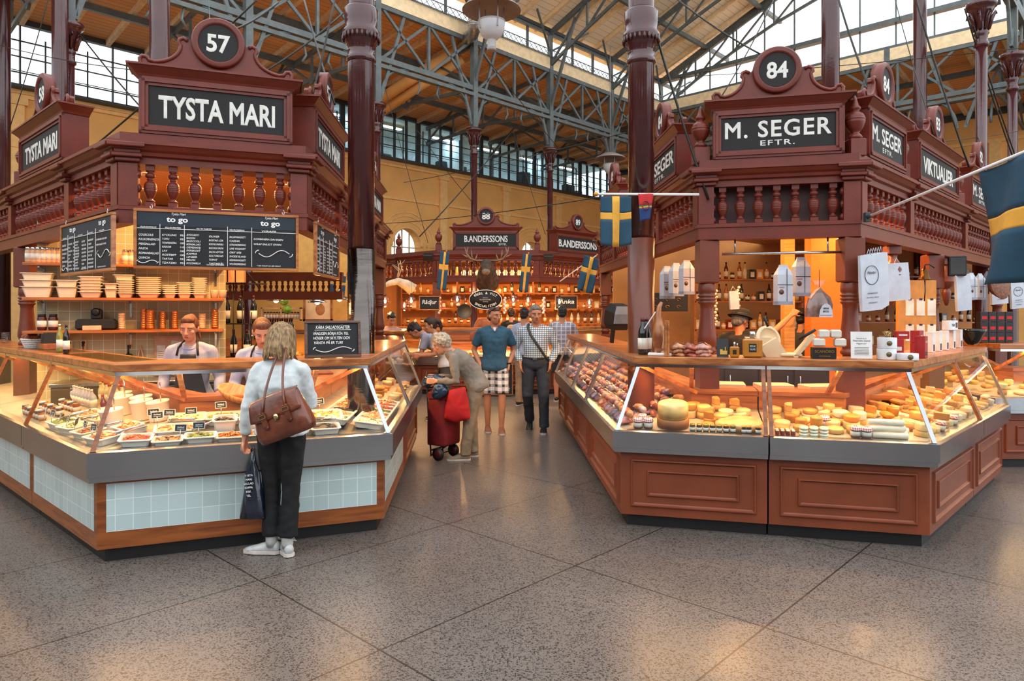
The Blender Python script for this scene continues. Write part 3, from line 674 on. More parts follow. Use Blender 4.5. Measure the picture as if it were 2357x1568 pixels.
# pendant hall lamps
def hall_lamp(P, label):
    t = thing('pendant_lamp', label, 'lamp', P, group=None)
    G = mat('lamp_grey', '8e8482', .45, noise=.05); Wt = mat('lamp_white', 'b4b6b8', .35, noise=.03)
    m = MB(); m.lathe([(.03, .19), (.2, .17), (.4, .07), (.43, .04), (.425, .03), (.39, .055), (.2, .15), (.03, .165)], n=40); m.build('shade', G, t)
    m = MB(); m.lathe([(.19, -.14), (.2, -.13), (.2, -.12), (.195, -.15), (.19, -.22), (.15, -.32), (.1, -.37), (.07, -.39), (.06, -.4), (.06, -.52), (.05, -.54), (.01, -.55)], n=32); m.build('bowl', Wt, t)
    m = MB(); m.lathe([(.068, -.5), (.068, -.55), (.02, -.56)], n=20); m.build('socket_ring', G, t)
    for k in range(4):
        m = MB(); an = math.pi*k/2+.5; m.bar((.2*math.cos(an), .2*math.sin(an), .12), (.19*math.cos(an), .19*math.sin(an), -.25), .02, .02); m.build('strut', G, t)
    m = MB(); m.tube([(0, 0, .18), (0, 0, 3.2)], .012, 6); m.build('hanging_rod', G, t)
    return t
hall_lamp(px(1131, 30, 10), 'large grey disc-shaded pendant lamp with white bowl at the top centre')
hall_lamp(px(1404, 368, 19.3), 'small distant pendant lamp with pale disc shade left of the big flag')
# rods and wires overhead
CAB = mat('steel_wire', '33322f', .4, .8)
cabs = [((0, 105, 9), (345, 165, 8.2), 'thin pale wire'), ((590, 0, 8), (200, 350, 8.5), 'dark rod'), ((770, 0, 7), (690, 335, 6.2), 'dark rod'), ((700, 0, 8), (770, 240, 6.6), 'pale rod'), ((480, 0, 9), (484, 75, 8), 'thin pale wire'),
        ((790, 30, 8.4), (600, 170, 7.5), 'dark rod'), ((640, 5, 8), (520, 75, 7), 'brown rod'), ((965, 545, 13), (1180, 300, 15), 'dark rod'), ((930, 420, 14), (1440, 305, 9), 'thin rope'), ((880, 515, 12), (1375, 455, 7.5), 'thin grey wire'),
        ((960, 300, 14), (1090, 470, 15), 'thin wire'), ((1115, 130, 10), (1500, 600, 18), 'thin rod'), ((1500, 45, 6.2), (1630, 460, 6), 'black rod'), ((1560, 0, 9), (1760, 130, 8), 'black rod'), ((1780, 0, 7), (1655, 230, 6.3), 'thin dark rod'),
        ((1930, 0, 7), (2005, 215, 6.3), 'black rod'), ((2108, 0, 8), (2230, 385, 7.7), 'black rod'), ((2060, 0, 9), (2150, 310, 7.4), 'thin black rod'), ((2220, 20, 9.8), (2330, 360, 11), 'pale rod'), ((2240, 60, 9.9), (2340, 370, 12), 'pale rod'),
        ((1520, 180, 12), (2357, 110, 10), 'thin wire'), ((1960, 340, 7), (2357, 300, 12), 'thin wire'), ((885, 200, 14), (985, 560, 14), 'thin wire'), ((1180, 300, 15), (1255, 540, 14.8), 'thin wire'), ((170, 60, 11), (345, 270, 8.2), 'black cable'), ((20, 300, 9), (110, 0, 9), 'thin wire')]
for i, (p, q, k) in enumerate(cabs):
    a, b = px(*p[:2], D=p[2]), px(*q[:2], D=q[2]); m = MB(); sag = .04
    m.tube([a.lerp(b, j/8)-Vector((0, 0, sag*4*(j/8)*(1-j/8))) for j in range(9)], .006 if 'thin' in k else .011, 6)
    where = 'over the number 57 sign' if p[0] < 850 else 'over the central aisle' if p[0] < 1450 else 'over the number 84 signs'
    tag(m.build('steel_cable', CAB), '%s stretched across the air %s' % (k, where), 'cable', '%ss %s' % (k, where))
# ---------------------------------------------------------------- glass display counters
PAN = mat('cabinet_red_brown', '7c3c22', .40, noise=.10, scale=3, bump=.06, bscale=60)
TILE = mat('pale_tile', 'b4c6c6', .2, noise=.08, scale=2)
def _tile(m, w, c2, off=0):
    t = m.node_tree; L = t.links.new; b = t.nodes['Principled BSDF']; tc = nd(t, 'ShaderNodeTexCoord')
    sp = nd(t, 'ShaderNodeSeparateXYZ'); cb = nd(t, 'ShaderNodeCombineXYZ'); L(tc.outputs['Object'], sp.inputs[0]); L(sp.outputs[0], cb.inputs[0]); L(sp.outputs[2], cb.inputs[1])
    br = nd(t, 'ShaderNodeTexBrick'); br.offset = 0; br.inputs['Scale'].default_value = 1; br.inputs['Brick Width'].default_value = w; br.inputs['Row Height'].default_value = w
    br.inputs['Mortar Size'].default_value = .0022; br.inputs['Mortar'].default_value = (*lin(hexc('dfe6e4')), 1)
    c1 = b.inputs['Base Color'].links[0].from_node.inputs[7].default_value[:]
    br.inputs['Color1'].default_value = c1; br.inputs['Color2'].default_value = (*lin(hexc(c2)), 1); L(cb.outputs[0], br.inputs[0]); L(br.outputs[0], b.inputs['Base Color'])
    bp = nd(t, 'ShaderNodeBump'); bp.inputs['Strength'].default_value = .3; bp.inputs['Distance'].default_value = .002; bp.invert = True; L(br.outputs['Fac'], bp.inputs['Height']); L(bp.outputs[0], b.inputs['Normal'])
_tile(TILE, .108, 'aec1c1')
WTILE = mat('wall_tile_olive', 'b9ae86', .25, noise=.06); _tile(WTILE, .1, 'b0a67c')
DECK = mat('deck_steel', 'a8a6a0', .3, 1, .1, 4); FROST = mat('white_deck', 'a89880', .5, noise=.08)
LAMPC = (1.0, .56, .22); TUBEW = mat('warm_tube', 'ffcf96', .5, emit=4)
def area(parent, M, sx, sy, power, col=LAMPC, spread=None):
    l = bpy.data.lights.new('lamp_light', 'AREA'); l.shape = 'RECTANGLE'; l.size = sx; l.size_y = sy; l.energy = power; l.color = col
    o = bpy.data.objects.new('lamp_light', l); S.collection.objects.link(o); o.parent = parent; o.matrix_local = M; return o
def point(parent, v, power, col=LAMPC, r=.05):
    l = bpy.data.lights.new('bulb_light', 'POINT'); l.energy = power; l.color = col; l.shadow_soft_size = r
    o = bpy.data.objects.new('bulb_light', l); S.collection.objects.link(o); o.parent = parent; o.location = v; return o
def mould(mb, x0, x1, z0, z1, w=.03, h=.018, y=0):
    r = []
    for i, d in ((0, 0), (w*.25, h), (w*.5, h*1.1), (w*.75, h*.4), (w, 0)):
        r.append([V(x0+i, y-d, z0+i), V(x1-i, y-d, z0+i), V(x1-i, y-d, z1-i), V(x0+i, y-d, z1-i)])
    mb.loft(r, False, True, False)
def unit(pts, e, s0, s1, style, label, posts=(1, 1), light=8, deck=None, braces=2, gz=0, tubes=True):
    """one glass-fronted counter on edge e of the plan line, from s0 to s1 (None = mitred corner)"""
    P, m = miters(pts); fr = Fr(P[e], P[e+1]); k0 = m[e].dot(fr.d) if s0 is None else 0; k1 = m[e+1].dot(fr.d) if s1 is None else 0
    a = 0 if s0 is None else s0; b = fr.len if s1 is None else s1
    if s0 is not None: a += .006
    if s1 is not None: b -= .006
    M = fr.M(a); t = thing('display_counter', label, 'display counter', M=M, group=None); Lx = b-a
    def ext(prof, name, mt, cap=True):
        mb = MB(); mb.loft([[V(k0*o, -o, z) for o, z in prof], [V(Lx+k1*o, -o, z) for o, z in prof]], cap); return mb.build(name, mt, t)
    ext([(-.06, 0), (-.06, .105), (-.7, .105), (-.7, 0)], 'plinth', BLACK)
    if style == 'tile':
        ext([(-.012, .10), (-.012, .70), (-.76, .70), (-.76, .10)], 'cabinet', OAKD)
        f = MB(); o0 = 0
        def rect(x0, x1, z0, z1, o=0.0, th=.014):
            f.add([(x0, -o, z0), (x1, -o, z0), (x1, -o, z1), (x0, -o, z1), (x0, -o+th, z0), (x1, -o+th, z0), (x1, -o+th, z1), (x0, -o+th, z1)], [(0, 1, 2, 3), (1, 5, 6, 2), (4, 0, 3, 7), (3, 2, 6, 7), (4, 5, 1, 0)])
        rect(0, Lx, .10, .215); rect(0, Lx, .54, .60); rect(0, .055, .215, .54); rect(Lx-.055, Lx, .215, .54); f.build('wood_frame', OAKD, t)
        g = MB(); g.add([(.055, -.001, .215), (Lx-.055, -.001, .215), (Lx-.055, -.001, .54), (.055, -.001, .54), (.055, .01, .215), (Lx-.055, .01, .215), (Lx-.055, .01, .54), (.055, .01, .54)], [(0, 1, 2, 3), (0, 4, 5, 1), (3, 2, 6, 7)]); g.build('tiled_panel', TILE, t)
    else:
        ext([(0, .10), (0, .70), (-.76, .70), (-.76, .10)], 'cabinet', PAN)
        f = MB(); mould(f, .075, Lx-.075, .165, .545, .032, .018); f.build('outer_moulding', PAN, t)
        f = MB(); mould(f, .20, Lx-.20, .25, .46, .028, .016); f.build('inner_moulding', PAN, t)
    zr = .035 if style == 'tile' else 0
    ext([(.06, .60-zr), (.06, .632-zr), (.075, .636-zr), (.075, .765), (.05, .772), (-.02, .772), (-.02, .60-zr)], 'steel_rim', STEEL)
    g0, g1 = (.05, .772), (-.15, 1.262)
    ext([g0, g1, (g1[0]-.006, g1[1]), (g0[0]-.006, g0[1])], 'glass_pane', PANE)
    ext([(-.135, 1.255), (-.135, 1.28), (-.165, 1.28), (-.165, 1.255)], 'top_rail', CHROME)
    for w, s, kk in ((posts[0], 0, k0), (posts[1], Lx, k1)):
        if w:
            mb = MB(); sg = 1 if s == 0 else -1; q = .014
            def sect(o, z): x = s+kk*o+sg*q; return [V(x-q, -o-.012, z), V(x+q, -o-.012, z), V(x+q, -o+.016, z), V(x-q, -o+.016, z)]
            mb.loft([sect(*g0), sect(*g1)]); mb.build('glass_post', STEEL if w == 1 else OAKD, t)
    ext([(.03, .745), (.03, .755), (-.74, .865), (-.74, .85)], 'deck', deck or FROST)
    ext([(-.72, .85), (-.72, .985), (-.74, .985), (-.74, .85)], 'back_board', OAK)
    ext([(-.70, .985), (-.70, 1.02), (-.98, 1.02), (-.98, .985)], 'serving_shelf', OAK)
    for i in range(braces):
        x = Lx*(i+.5)/braces; mb = MB(); mb.bar((x, .215, 1.255), (x, .735, 1.005), .035, .03); mb.build('shelf_brace', OAK, t)
    if tubes:
        mb = MB(); mb.tube([(.08+k0*-.2, .2, 1.262), (Lx-.08+k1*-.2, .2, 1.262)], .008, 8); mb.build('lamp_tube', TUBEW, t)
    area(t, Matrix.Translation((Lx/2, .26, 1.262)) @ Matrix.Rotation(math.radians(-12), 4, 'X'), max(.3, Lx-.35), .06, light*(Lx))
    return t
u = unit
u(LBASE, 1, None, None, 'tile', 'pale-tiled glass salad counter in front, with the woman in white standing at it', posts=(2, 1), braces=2, deck=DECK)
u(LBASE, 0, 7-1.62, None, 'tile', 'pale-tiled glass counter round the corner, left of the front salad counter', posts=(2, 0), braces=2)
u(LBASE, 0, 7-3.2, 7-1.62, 'tile', 'pale-tiled glass counter of bottles at the left edge, next to the corner one', posts=(2, 0), braces=2)
u(LBASE, 0, 7-4.9, 7-3.2, 'tile', 'pale-tiled glass counter mostly outside the left edge', posts=(1, 0), braces=2)
u(LBASE, 2, None, 1.62, 'tile', 'pale-tiled glass counter along the aisle, right of the steel-sleeved pillar', posts=(0, 1), braces=2)
u(LBASE, 2, 1.62, 3.3, 'panel', 'wood-fronted glass counter along the aisle beside the red shopping trolley', posts=(1, 1), braces=1)
u(RBASE, 1, None, 1.10, 'panel', 'left half of the red-brown cheese counter front, framed double panel', posts=(1, 2), braces=1, light=8)
u(RBASE, 1, 1.10, None, 'panel', 'right half of the red-brown cheese counter front, framed double panel', posts=(2, 1), braces=1, light=8)
u(RBASE, 0, 5.25-1.77, None, 'panel', 'red-brown counter of cured meats along the aisle, next to the cheese corner', posts=(1, 0), braces=2)
u(RBASE, 0, 5.25-3.0, 5.25-1.77, 'panel', 'second red-brown meat counter along the aisle from the corner', posts=(1, 1), braces=1)
u(RBASE, 0, 5.25-4.15, 5.25-3.0, 'panel', 'third red-brown meat counter along the aisle from the corner', posts=(1, 1), braces=1)
u(RBASE, 0, 0, 5.25-4.15, 'panel', 'farthest red-brown meat counter along the aisle, by the checked shirt man', posts=(1, 1), braces=1)
u(RBASE, 2, None, 1.45, 'panel', 'red-brown cheese counter round the right corner, nearer one', posts=(0, 2), braces=1)
u(RBASE, 2, 1.45, 2.75, 'panel', 'red-brown cheese counter round the right corner, farther one', posts=(1, 1), braces=1)
def top(pts, label, wd=.42, extra=None):
    mb = MB(); sweep(mb, pts, [(-.125, 1.282), (-.12, 1.29), (-.12, 1.332), (-.128, 1.338), (-.12-wd, 1.338), (-.12-wd, 1.282)])
    return tag(mb.build('worktop', OAK), label, 'worktop')
top(LBASE, 'long oak counter top running round the salad counters on three sides'); top(RBASE, 'long oak counter top running round the cheese and meat counters')
frL = [Fr(a, b) for a, b in zip(LBASE, LBASE[1:])]; frR = [Fr(a, b) for a, b in zip(RBASE, RBASE[1:])]
mb = MB(frL[0].M(7-3.0, 0, 0)); mb.box(0, 1.3, .2, .48, 1.3395, 1.344); mb.box(1.45, 2.75, .2, .48, 1.3395, 1.344); tag(mb.build('glass_plate', glass('top_glass', (.8, .9, .88), .5)), 'flat glass plate let into the oak top left of the corner', 'glass plate')
# turned posts and pendants of the canopies
def turned_post(parent, x, y, z1=2.33, z0=.0, w=.085, mt=MAROON2):
    mb = MB(); c = .02
    mb.box(x-w, x+w, y-w, y+w, 1.95, z1, .012); mb.box(x-w, x+w, y-w, y+w, z0, 1.3, .012)
    mb.lathe([(.07, 1.95), (.075, 1.94), (.078, 1.90), (.078, 1.87), (.066, 1.855), (.08, 1.845), (.08, 1.835), (.066, 1.825), (.08, 1.815), (.08, 1.805), (.066, 1.795), (.08, 1.785), (.078, 1.775), (.062, 1.76), (.06, 1.72), (.068, 1.6), (.082, 1.48), (.085, 1.44), (.075, 1.405), (.06, 1.39), (.07, 1.375), (.082, 1.355), (.075, 1.34), (.06, 1.33), (.065, 1.3)], (x, y, 0), 24)
    mb.build('turned_post', mt, parent)
def pendant(parent, x, y, z=2.33):
    mb = MB(); mb.box(x-.06, x+.06, y-.06, y+.06, z-.08, z, .006)
    mb.lathe([(.05, z-.08), (.04, z-.12), (.07, z-.16), (.085, z-.2), (.09, z-.23), (.085, z-.27), (.09, z-.28), (.085, z-.29), (.07, z-.33), (.035, z-.36), (.03, z-.37), (.045, z-.39), (.05, z-.42), (.035, z-.5), (.018, z-.56), (.004, z-.57)], (x, y, 0), 20); mb.build('drop_pendant', MAROON2, parent)
def onedge(fr, s, o, org): v = fr.P(s, o, 0); return v.x-org.x, v.y-org.y
for s, e in ((.075, 1), (1.306-.06, 1)): turned_post(RC, *onedge(fR[e], s, -.09, RTOP[1]))
for s in (2.7, 6.5): turned_post(RC, *onedge(fR[2], s, -.09, RTOP[1]))
for s in (1.2, 3.35): pendant(RC, *onedge(fR[2], s, -.09, RTOP[1]))
for s in (5.8-2.9, .1): turned_post(RC, *onedge(fR[0], s, -.09, RTOP[1]))
turned_post(LC, *onedge(fL[0], 8-3.05, -.09, LTOP[1]), z1=2.38); turned_post(LC, *onedge(fL[2], 5.4, -.09, LTOP[1]), z1=2.38); pendant(LC, *onedge(fL[2], 2.9, -.09, LTOP[1]), 2.38)
# lights in the plank ceilings
DISC = mat('warm_disc', 'ffd9a0', .5, emit=12)
def downlight(x, y, z, where, p=28):
    t = thing('ceiling_downlight', 'small round warm downlight in the %s' % where, 'ceiling light', (x, y, z), group='downlights in the %s' % where)
    m = MB(); m.lathe([(.05, -.006), (.075, -.006), (.075, 0), (.05, 0)], n=20); m.build('trim_ring', WHITE, t)
    m = MB(); m.lathe([(.05, -.004), (.05, 0)], n=20); m.build('light_disc', DISC, t)
    if p: area(t, Matrix.Translation((0, 0, -.02)), .1, .1, p, (1, .52, .20))
for x, y in ((-2.6, 6.1), (-2.0, 6.4), (-2.3, 7.0), (-3.4, 6.4), (-3.9, 7.2), (-4.8, 8.0), (-1.9, 8.4), (-2.6, 5.75)): downlight(x, y, 2.975, 'plank ceiling of the salad stall', 30)
for x, y in ((1.9, 6.5), (2.5, 6.3), (3.0, 6.6), (2.2, 7.5), (3.2, 7.6), (4.2, 8.2), (2.0, 9.3), (3.9, 6.9), (5.2, 8.4), (3.0, 9.0)): downlight(x, y, 2.925, 'ceiling of the cheese stall', 30)
# ---------------------------------------------------------------- game stall in the middle distance
TP = [V(-1.66, 15.2)+V(-.724, .69)*3.0, V(-1.66, 15.2), V(.595, 15.2), V(.595, 15.2)+U*3.6]
MC = canopy('red-brown stall canopy of the game and poultry stall at the end of the aisle', TP, 0, [[.07, 1.5, 2.93], [.065, 2.19], [.07, 1.8, 3.5]], [(0, 1.5), (1, .03), (1, 2.22)], ((1.5, 3), (-1.5, 3)))
fM = [Fr(a, b) for a, b in zip(TP, TP[1:])]
sign(fM[1], 1.085, 3.03, 1.46, 'B.ANDERSSONS', '88', 'sign lettered B.ANDERSSONS EFTR. with number 88 above the moose head', 'EFTR.', fit=.72, subw=.13, subx=.28)
sign(fM[2], 1.42, 3.03, 1.65, 'B.ANDERSSONS', '89', 'oblique sign lettered B.ANDERSSONS with number 89', fit=.95, scale=.95)
for s in (.1, 2.9): turned_post(MC, *onedge(fM[0], s, -.09, TP[1]))
MB_ = [V(-3.3, 15.6), V(-1.9, 13.9), V(.75, 13.9), V(2.9, 16.0)]
u(MB_, 1, None, None, 'panel', 'long glass counter of the game stall behind the two walking men', posts=(1, 1), braces=3, light=14)
u(MB_, 0, None, None, 'panel', 'oblique left counter of the game stall', posts=(1, 0), light=8); u(MB_, 2, None, None, 'panel', 'oblique right counter of the game stall', posts=(0, 1), light=8)
top(MB_, 'oak counter top of the game stall at the end of the aisle')
for x, y in ((-1.3, 16.2), (-.4, 16.2), (.5, 16.2), (1.3, 16.8), (-2.2, 16.6), (-.4, 17.4)): downlight(x, y, 2.925, 'ceiling of the game stall', 45)
# game stall back wall with shelves
ORW = mat('ochre_stall_wall', 'd28a42', .6, noise=.1, scale=2)
m = MB(); m.box(-4.2, 4.6, 18.4, 18.5, 0, 2.9); struct(m.build('wall_game_stall', ORW))
# neighbours glimpsed left and right of it
LB2 = [V(-3.0, 12.6), V(-1.55, 12.2), V(-1.35, 14.0)]
u([V(-4.6, 12.9), V(-1.75, 11.9), V(-1.9, 13.6)], 0, None, None, 'panel', 'glass counter the bending man looks into, behind the ponytail woman', posts=(1, 1), braces=2)
top([V(-4.6, 12.9), V(-1.75, 11.9), V(-1.9, 13.6)], 'oak top of the counter behind the ponytail woman')
# stall beyond the right end
RB2 = [V(5.2, 9.2), V(5.25, 7.45), V(7.4, 7.45)]
u(RB2, 0, 0, None, 'panel', 'neighbouring glass counter at the right edge beyond the cheese stall', posts=(1, 0), braces=1); u(RB2, 1, None, 2.0, 'panel', 'second neighbouring counter past the right edge', posts=(0, 1))
top(RB2, 'oak top of the neighbouring counter at the right edge')
# ---------------------------------------------------------------- people
SKIN = mat('skin', 'd69b7d', .5, noise=.05, scale=10, spec=.3); SKIN2 = mat('skin_tan', 'c68a69', .5, noise=.05, scale=10, spec=.3)
EYEW = mat('eye_white', 'b8aaa2', .4); EYED = mat('eye_dark', '2a2420', .3); LIP = mat('lips', 'a4564a', .5)
def hairm(n, c, d): return mat(n, c, .5, noise=.2, scale=9, stretch=(9, 9, 1), bump=.5, bscale=26, dark=d)
BASEJ = dict(pel=(0, 0, .95), waist=(0, 0, 1.08), chest=(0, .01, 1.30), neck=(0, .02, 1.475), head=(0, -.012, 1.625),
             sL=(.175, .02, 1.415), eL=(.225, .05, 1.13), wL=(.235, -.0, .885), hL=(.09, 0, .93), kL=(.10, -.015, .50), aL=(.10, .03, .09))
for k in 'sewhka': BASEJ[k+'R'] = (-BASEJ[k+'L'][0],)+BASEJ[k+'L'][1:]
def ring(c, lat, fw, rx, ry, n=20, ex=.85):
    out = []
    for i in range(n):
        a = 2*math.pi*i/n; u, v = math.cos(a), math.sin(a); u = math.copysign(abs(u)**ex, u); v = math.copysign(abs(v)**ex, v)
        out.append(c+lat*rx*u+fw*ry*v)
    return out
def torso(mb, J, g, t0=0, t1=1, fem=0, belly=0, open_=False, hemx=0):
    lat0 = (J['hL']-J['hR']).normalized(); lat1 = (J['sL']-J['sR']).normalized(); P = [J['pel']-(J['waist']-J['pel']).normalized()*.09, J['pel'], J['waist'], J['chest'], J['neck']]
    S_ = [(0, 0, .12, .085), (.15, 0.5, .160, .108), (.28, 1.0, .165, .112), (.40, 1.55, .148-.012*fem, .103+.35*belly), (.5, 2.0, .140-.016*fem, .100+.5*belly), (.62, 2.4, .150-.01*fem, .108+.4*belly), (.75, 2.9, .165-.008*fem, .118+.02*fem), (.86, 3.25, .172-.012*fem, .110), (.93, 3.6, .165-.02*fem, .088), (.975, 3.8, .11, .07), (1.0, 3.95, .062, .06)]
    rings = []
    for t, q, rx, ry in S_:
        if t < t0-1e-6 or t > t1+1e-6: continue
        i = min(3, int(q)); f = q-i; c = P[i].lerp(P[i+1], f); tg = (P[min(4, i+1)]-P[i]).normalized(); lat = lat0.lerp(lat1, min(1, t*1.1)).normalized()
        lat = (lat-tg*lat.dot(tg)).normalized(); fw = tg.cross(lat); hx = hemx*max(0, .45-t) if hemx else 0
        rings.append(ring(c, lat, fw, rx+g+hx, ry+g+hx*.7))
    mb.loft(rings)
def hand(mb, w, d, palm, curl=.5, side=1, s=1.0):
    """five separate fingers leaving the palm; d = pointing direction, palm = palm normal"""
    d = d.normalized(); palm = (palm-d*palm.dot(d)).normalized(); lat = d.cross(palm)*side
    c = w+d*.05*s; mb.loft([[w+d*a*s+lat*(x*b*s)+palm*(y*.014*s) for x, y in ((-1, -1), (1, -1), (1, 1), (-1, 1))] for a, b in ((-.01, .026), (.03, .034), (.075, .040), (.088, .036))])
    for i, (x, L, r) in enumerate(((.030, .068, .0088), (.010, .076, .009), (-.010, .070, .0087), (-.029, .056, .0078))):
        p = w+d*.082*s+lat*x*s; a1 = curl*.9+.06*i; a2 = curl*2.0+.06*i
        d1 = d*math.cos(a1)+palm*math.sin(a1); d2 = d*math.cos(a2)+palm*math.sin(a2)
        mb.tube([p-d*.015, p, p+d1*L*.5*s, p+(d1*.5+d2*.28)*L*s, p+(d1*.5+d2*.5)*L*s], r, 7, rr=[r*s, r*s, r*s*.98, r*s*.9, r*s*.7])
    p = w+d*.022*s+lat*.03*s; q = p+(lat*.7+d*.5+palm*.35).normalized()*.04*s; mb.tube([p-lat*.01, q, q+(d*.8+lat*.2+palm*.4*curl).normalized()*.034*s], .01, 7, rr=[.0125*s, .0105*s, .0075*s])
def HM_(J, yaw, pitch, roll): return Matrix.Translation(J['head']) @ Matrix.Rotation(math.radians(yaw), 4, 'Z') @ Matrix.Rotation(math.radians(pitch), 4, 'X') @ Matrix.Rotation(math.radians(roll), 4, 'Y')
def tr(mb, R, f):
    old = mb.M; mb.M = (old @ R) if old else R; f(mb); mb.M = old
def person(label, x, y, h=1.75, yaw=0, pose={}, head=(0, 0, 0), skin=SKIN, hair=None, hairf='short', top=None, bottom=None, shoes=None, sleeve=1, fem=0, belly=0, legs='trousers', curl=(.5, .5), vox=.009, palms=None, wid=1.0, collar=None, extra=None, fold=.014, z=0, hd=1.0, hands=(1, 1), hemz=None):
    J = {k: Vector(v) for k, v in {**BASEJ, **pose}.items() if isinstance(v, tuple)}; k = h/1.75
    t = thing('person', label, 'person', (x, y, z), math.radians(yaw)); t.scale = (k*wid, k*wid, k)
    b = MB(); torso(b, J, -.008, fem=fem)
    b.tube([J['chest'].lerp(J['neck'], .8), J['neck'], J['head']+Vector((0, .02, -.03))], .055, 14, rr=[.07, .056-.008*fem, .052-.006*fem])
    HMx = HM_(J, *head) @ Matrix.Scale(hd, 4)
    def fhead(m):
        m.ball((0, .005, .025), (.076, .098, .098), 20, 14); m.ball((0, -.030, -.045), (.057, .066, .075), 16, 12); m.ball((0, -.062, -.088), (.028, .028, .024), 10, 8)
        m.ball((0, -.06, .028), (.062, .036, .02), 12, 8)                       # brow
        for s in (-1, 1): m.ball((s*.038, -.066, -.02), (.026, .024, .022), 10, 8); m.ball((s*.078, .01, -.005), (.010, .020, .032), 8, 8)
        m.tube([(0, -.088, .02), (0, -.104, -.012), (0, -.116, -.03), (0, -.098, -.04)], .01, 8, rr=[.009, .011, .014, .012])
        for s in (-1, 1): m.ball((s*.012, -.1, -.034), (.009, .012, .008), 8, 6)
        m.ball((0, -.09, -.062), (.026, .014, .012), 10, 6)
    tr(b, HMx, fhead)
    for s, sg, cu, on in (('L', 1, curl[0], hands[0]), ('R', -1, curl[1], hands[1])):
        S0, E, Wr = J['s'+s], J['e'+s], J['w'+s]
        b.ball(S0, .046, 12, 8); b.tube([S0, S0.lerp(E, .1), S0.lerp(E, .5), E, E.lerp(Wr, .3), Wr], .04, 12, rr=[.04, .046, .043, .036, .037, .024])
        d = (Wr-E).normalized(); pn = Vector((palms or {}).get(s, (-sg, 0, 0)))
        if on: hand(b, Wr, Vector((palms or {}).get('d'+s, d)), pn, cu, sg*(1 if s == 'L' else 1))
        Hh, K, A = J['h'+s], J['k'+s], J['a'+s]
        b.tube([Hh, Hh.lerp(K, .5), K, K.lerp(A, .35), A, A-Vector((0, 0, .03))], .06, 12, rr=[.085, .068, .050, .050, .034, .034])
    b = b.build('body', skin, t); bake(b, vox, smooth=2)
    # face details
    f = MB(HMx)
    for s in (-1, 1): f.ball((s*.031, -.0838, .007), (.010, .008, .0045), 10, 6)
    f.mi = 1
    for s in (-1, 1): f.ball((s*.031, -.0905, .007), (.005, .0028, .0042), 8, 5); f.tube([(s*.015, -.097, .024), (s*.033, -.097, .029), (s*.05, -.086, .023)], .0035, 5)
    f.mi = 2; f.ball((0, -.102, -.0645), (.021, .006, .0045), 10, 5)
    for s in (-1, 1): f.ball((s*.008, -.1035, -.0575), (.011, .004, .0035), 8, 5)
    f.build('face_details', [EYEW, EYED, LIP], t)
    # hair
    hm = MB(HMx); R = random.Random(len(label))
    if hairf != 'none':
        cut = {'short': .0, 'crop': -.004, 'bun': .002, 'pony': .002}.get(hairf, .004)
        hm.ball((0, .018, .034), (.081+cut, .097+cut, .098+cut), 20, 14); hm.ball((0, -.028, .082), (.064, .055, .045), 14, 10)
        hm.ball((0, .05, -.02), (.068, .058, .06), 14, 10)
        for s in (-1, 1): hm.ball((s*.072, .02, .01), (.012, .035, .035), 8, 8)
        if hairf == 'pony':
            hm.ball((0, .105, .05), (.03, .03, .03), 10, 8); hm.tube([(0, .11, .05), (0, .15, .02), (0, .16, -.06), (0, .14, -.13)], .03, 10, rr=[.025, .036, .03, .008])
        if hairf == 'bun': hm.ball((0, .09, .09), (.04, .035, .035), 12, 8); hm.tube([(.05, .07, -.02), (.075, .05, -.09), (.09, .03, -.14)], .012, 6, rr=[.02, .014, .003])
        if hairf == 'curly':
            for i in range(90):
                a = R.uniform(0, 2*math.pi); e = R.uniform(-.5, 1.5); v = Vector((.085*math.cos(a)*math.cos(e), .10*math.sin(a)*math.cos(e)+.012, .1*math.sin(e)+.035))
                if v.y < -.06 and v.z < .07: continue
                hm.ball(v, R.uniform(.014, .024), 7, 5)
        if hairf == 'bob':
            for i in range(110):
                a = R.uniform(-.35, math.pi+.35) ; rr = R.uniform(.9, 1.06); q = R.uniform(-.13, -.19); cx, cy = math.cos(a), math.sin(a)
                p = [(cx*.055*rr, cy*.06*rr+.01, .115), (cx*.088*rr, cy*.104*rr+.012, .06), (cx*.10*rr, cy*.112*rr+.015, -.02), (cx*.108*rr, cy*.112*rr+.018, -.09), (cx*.102*rr+R.uniform(-.02, .02), cy*.10*rr+.02+R.uniform(-.02, .02), q)]
                hm.tube(p, .012, 5, rr=[.008, .013, .013, .012, .003])
        if hairf == 'tufts' or hairf == 'short':
            for i in range(70):
                a = R.uniform(0, 2*math.pi); e = R.uniform(.05, 1.5); v = Vector((.082*math.cos(a)*math.cos(e), .098*math.sin(a)*math.cos(e)+.014, .098*math.sin(e)+.036))
                if v.y < -.05 and v.z < .085: continue
                w = v+Vector((R.uniform(-.012, .012), .02, .008)); hm.tube([v, w], .009, 5, rr=[.012, .003])
        hm = hm.build('hair', hair, t)
        if vox < .02: bake(hm, .0045 if hairf == 'bob' else .006, smooth=1)
